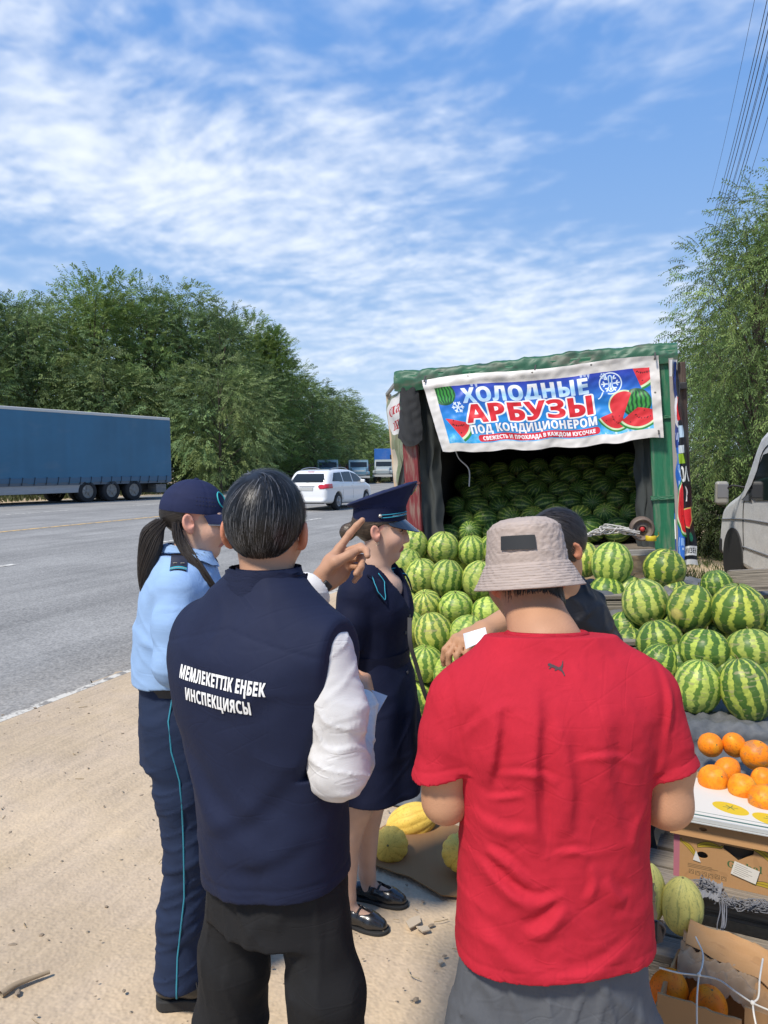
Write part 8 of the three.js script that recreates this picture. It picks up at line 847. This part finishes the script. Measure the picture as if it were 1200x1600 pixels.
// ---------------------------------------------------------------- seller in the black jacket, mostly behind the hat
{
  const pos = [0.590, gh(0.59, -2.42), -2.42], yaw = 150 * DEG, t = person('person with dark hair in a black jacket bending behind the man in the hat', pos, yaw), skin = [0.47, 0.255, 0.145];
  const c = Math.cos(yaw), s = Math.sin(yaw), toL = (p) => { const x = p.x - pos[0], z = p.z - pos[2]; return V(c * x - s * z, p.y - pos[1], s * x + c * z); };
  const hp = toL(at(873, 858, 2.30)), H = frame([hp.x, hp.y, hp.z], -0.80, -0.75, 0, 0.93), wr = toL(at(758, 984, 2.10)), el = toL(at(822, 952, 2.18)), shR = toL(at(850, 945, 2.36)), shL = toL(at(906, 948, 2.42));
  const torso = trunk([[0.72, 0.165, 0.13, 0, 0.03], [0.95, 0.165, 0.125, 0, 0.02], [1.10, 0.155, 0.115, 0, -0.01], [1.20, 0.135, 0.10, 0, -0.04], [1.26, 0.10, 0.08, 0, -0.06], [1.30, 0.06, 0.06, 0, -0.07]]), sh = limb([[shR.x, shR.y, shR.z, 0.07], [(shR.x + shL.x) / 2, shL.y + 0.05, (shR.z + shL.z) / 2, 0.06], [shL.x, shL.y, shL.z, 0.064]], 0.03);
  const F = wr.clone().sub(el).normalize(), hR = handF(wr, F, V(0, -1, 0.2), V(0.5, 0.4, -0.6), { s: 0.95, curls: [[30, 40, 20], [35, 45, 20], [40, 45, 25], [40, 45, 25]] }), aR = limb([[shR.x, shR.y, shR.z, 0.045], [el.x, el.y, el.z, 0.040], [wr.x, wr.y, wr.z, 0.027]]), neck = limb([[0, 1.20, -0.05, 0.06], [hp.x * 0.6, 1.30, hp.z * 0.6 - 0.02, 0.054], [hp.x, hp.y - 0.05, hp.z + 0.02, 0.05]], 0.02), hd = inFrame(headF, H), out = { p: [], i: [] };
  polygonize((x, y, z) => smin(hd(x, y, z), neck(x, y, z), 0.03), [hp.x - 0.16, 1.17, hp.z - 0.2], [hp.x + 0.16, hp.y + 0.18, hp.z + 0.2], 0.005, out); polygonize((x, y, z) => smin(hR.f(x, y, z), aR(x, y, z), 0.02), [Math.min(wr.x, shR.x) - 0.15, Math.min(wr.y, el.y) - 0.14, Math.min(wr.z, shR.z) - 0.2], [Math.max(wr.x, shR.x) + 0.12, shR.y + 0.05, Math.max(wr.z, shR.z) + 0.1], 0.005, out); polygonize((x, y, z) => Math.max(torso(x, y, z) + 0.03, y - 1.2), [-0.25, 0.65, -0.25], [0.25, 1.3, 0.2], 0.02, out);
  part('body', toGeo(out, skinCol(skin, H)), skinM, t);
  const hairF = (x, y, z) => { const e = (Math.hypot(x / 0.086, (y - 0.034) / 0.097, (z - 0.012) / 0.106) - 1) * 0.085, line = z > 0.03 ? -0.075 : lerp(-0.075, 0.02, sst(0.03, -0.09, z)); return Math.max(e, line - y); };
  hairPart(t, H, hairF, [-0.12, -0.1, -0.13], [0.12, 0.16, 0.14], { seed: 61, n: 3200, len: 0.085, seg: 6, w: 0.0008, lift: 0.006, jit: 0.5, root: (R) => { const a = R() * 6.28, b = 1.9 * Math.sqrt(R()); return V(0.08 * Math.sin(b) * Math.cos(a), 0.034 + 0.09 * Math.cos(b), 0.012 + 0.1 * Math.sin(b) * Math.sin(a)); }, dir: (q) => V(q.x * 4, -1, q.z * 3), stop: (q) => q.y < -0.085, color: (g, R) => { const k = 0.014 + 0.045 * R() * R(); return [k * 1.25, k, k * 0.85]; } }, [0.014, 0.011, 0.009]);
  const sR = limb([[shR.x, shR.y, shR.z, 0.064], [lerp(shR.x, el.x, 0.9), lerp(shR.y, el.y, 0.9), lerp(shR.z, el.z, 0.9), 0.058]], 0.02), eL = V(shL.x - 0.05, shL.y - 0.26, shL.z - 0.02), sL = limb([[shL.x, shL.y, shL.z, 0.062], [eL.x, eL.y, eL.z, 0.060], [eL.x + 0.06, eL.y - 0.02, eL.z - 0.22, 0.045]], 0.02);
  part('jacket', sdGeo((x, y, z) => { let d = smin(smin(torso(x, y, z) - 0.012, sh(x, y, z), 0.06), Math.min(sR(x, y, z), sL(x, y, z)), 0.03); if (Math.abs(d) < 0.06) d -= 2.0 * wrink(x, y, z, 1.0) + 0.005 * Math.exp(-((n3(x * 7, y * 7, z * 7) / 0.2) ** 2)); return hollow(d, 0.74 - y, 0.04); }, [-0.40, 0.70, -0.42], [0.40, 1.40, 0.22], 0.006), fabric([0.010, 0.011, 0.015], 0.5, 0.002, { specularIntensity: 0.5 }), t);
  const hips = trunk([[0.66, 0.155, 0.12, 0, 0.02], [0.90, 0.155, 0.12, 0, 0.02]]), leg = (q) => limb([[q * 0.085, 0.78, 0.02, 0.09], [q * 0.10, 0.44, 0, 0.075], [q * 0.11, 0.05, 0.02, 0.07]], 0.03), l1 = leg(1), l2 = leg(-1); part('trousers', sdGeo((x, y, z) => smin(y > 0.6 ? hips(x, y, z) : 1, Math.min(l1(x, y, z), l2(x, y, z)), 0.04), [-0.24, 0, -0.2], [0.24, 0.92, 0.2], 0.01), fabric([0.02, 0.022, 0.03], 0.8, 0.002), t); shoe(t, 0.11, 0, 0.02, 0); shoe(t, -0.11, 0, 0.02, 0);
  const pp = thing('folded_paper', 'folded white paper in the seller\'s hand above the red shoulder', 'paper'); part('sheet', cloth(10, 8, (u, v) => at(724 + 34 * u + 4 * v, lerp(990, 980, u) + 24 * v - 6 * u * v, 1.99 - 0.03 * v + 0.015 * Math.sin(u * 3)), 0.0015), std([0.74, 0.75, 0.76], 0.6), pp);
}
renderer.render(scene, camera);
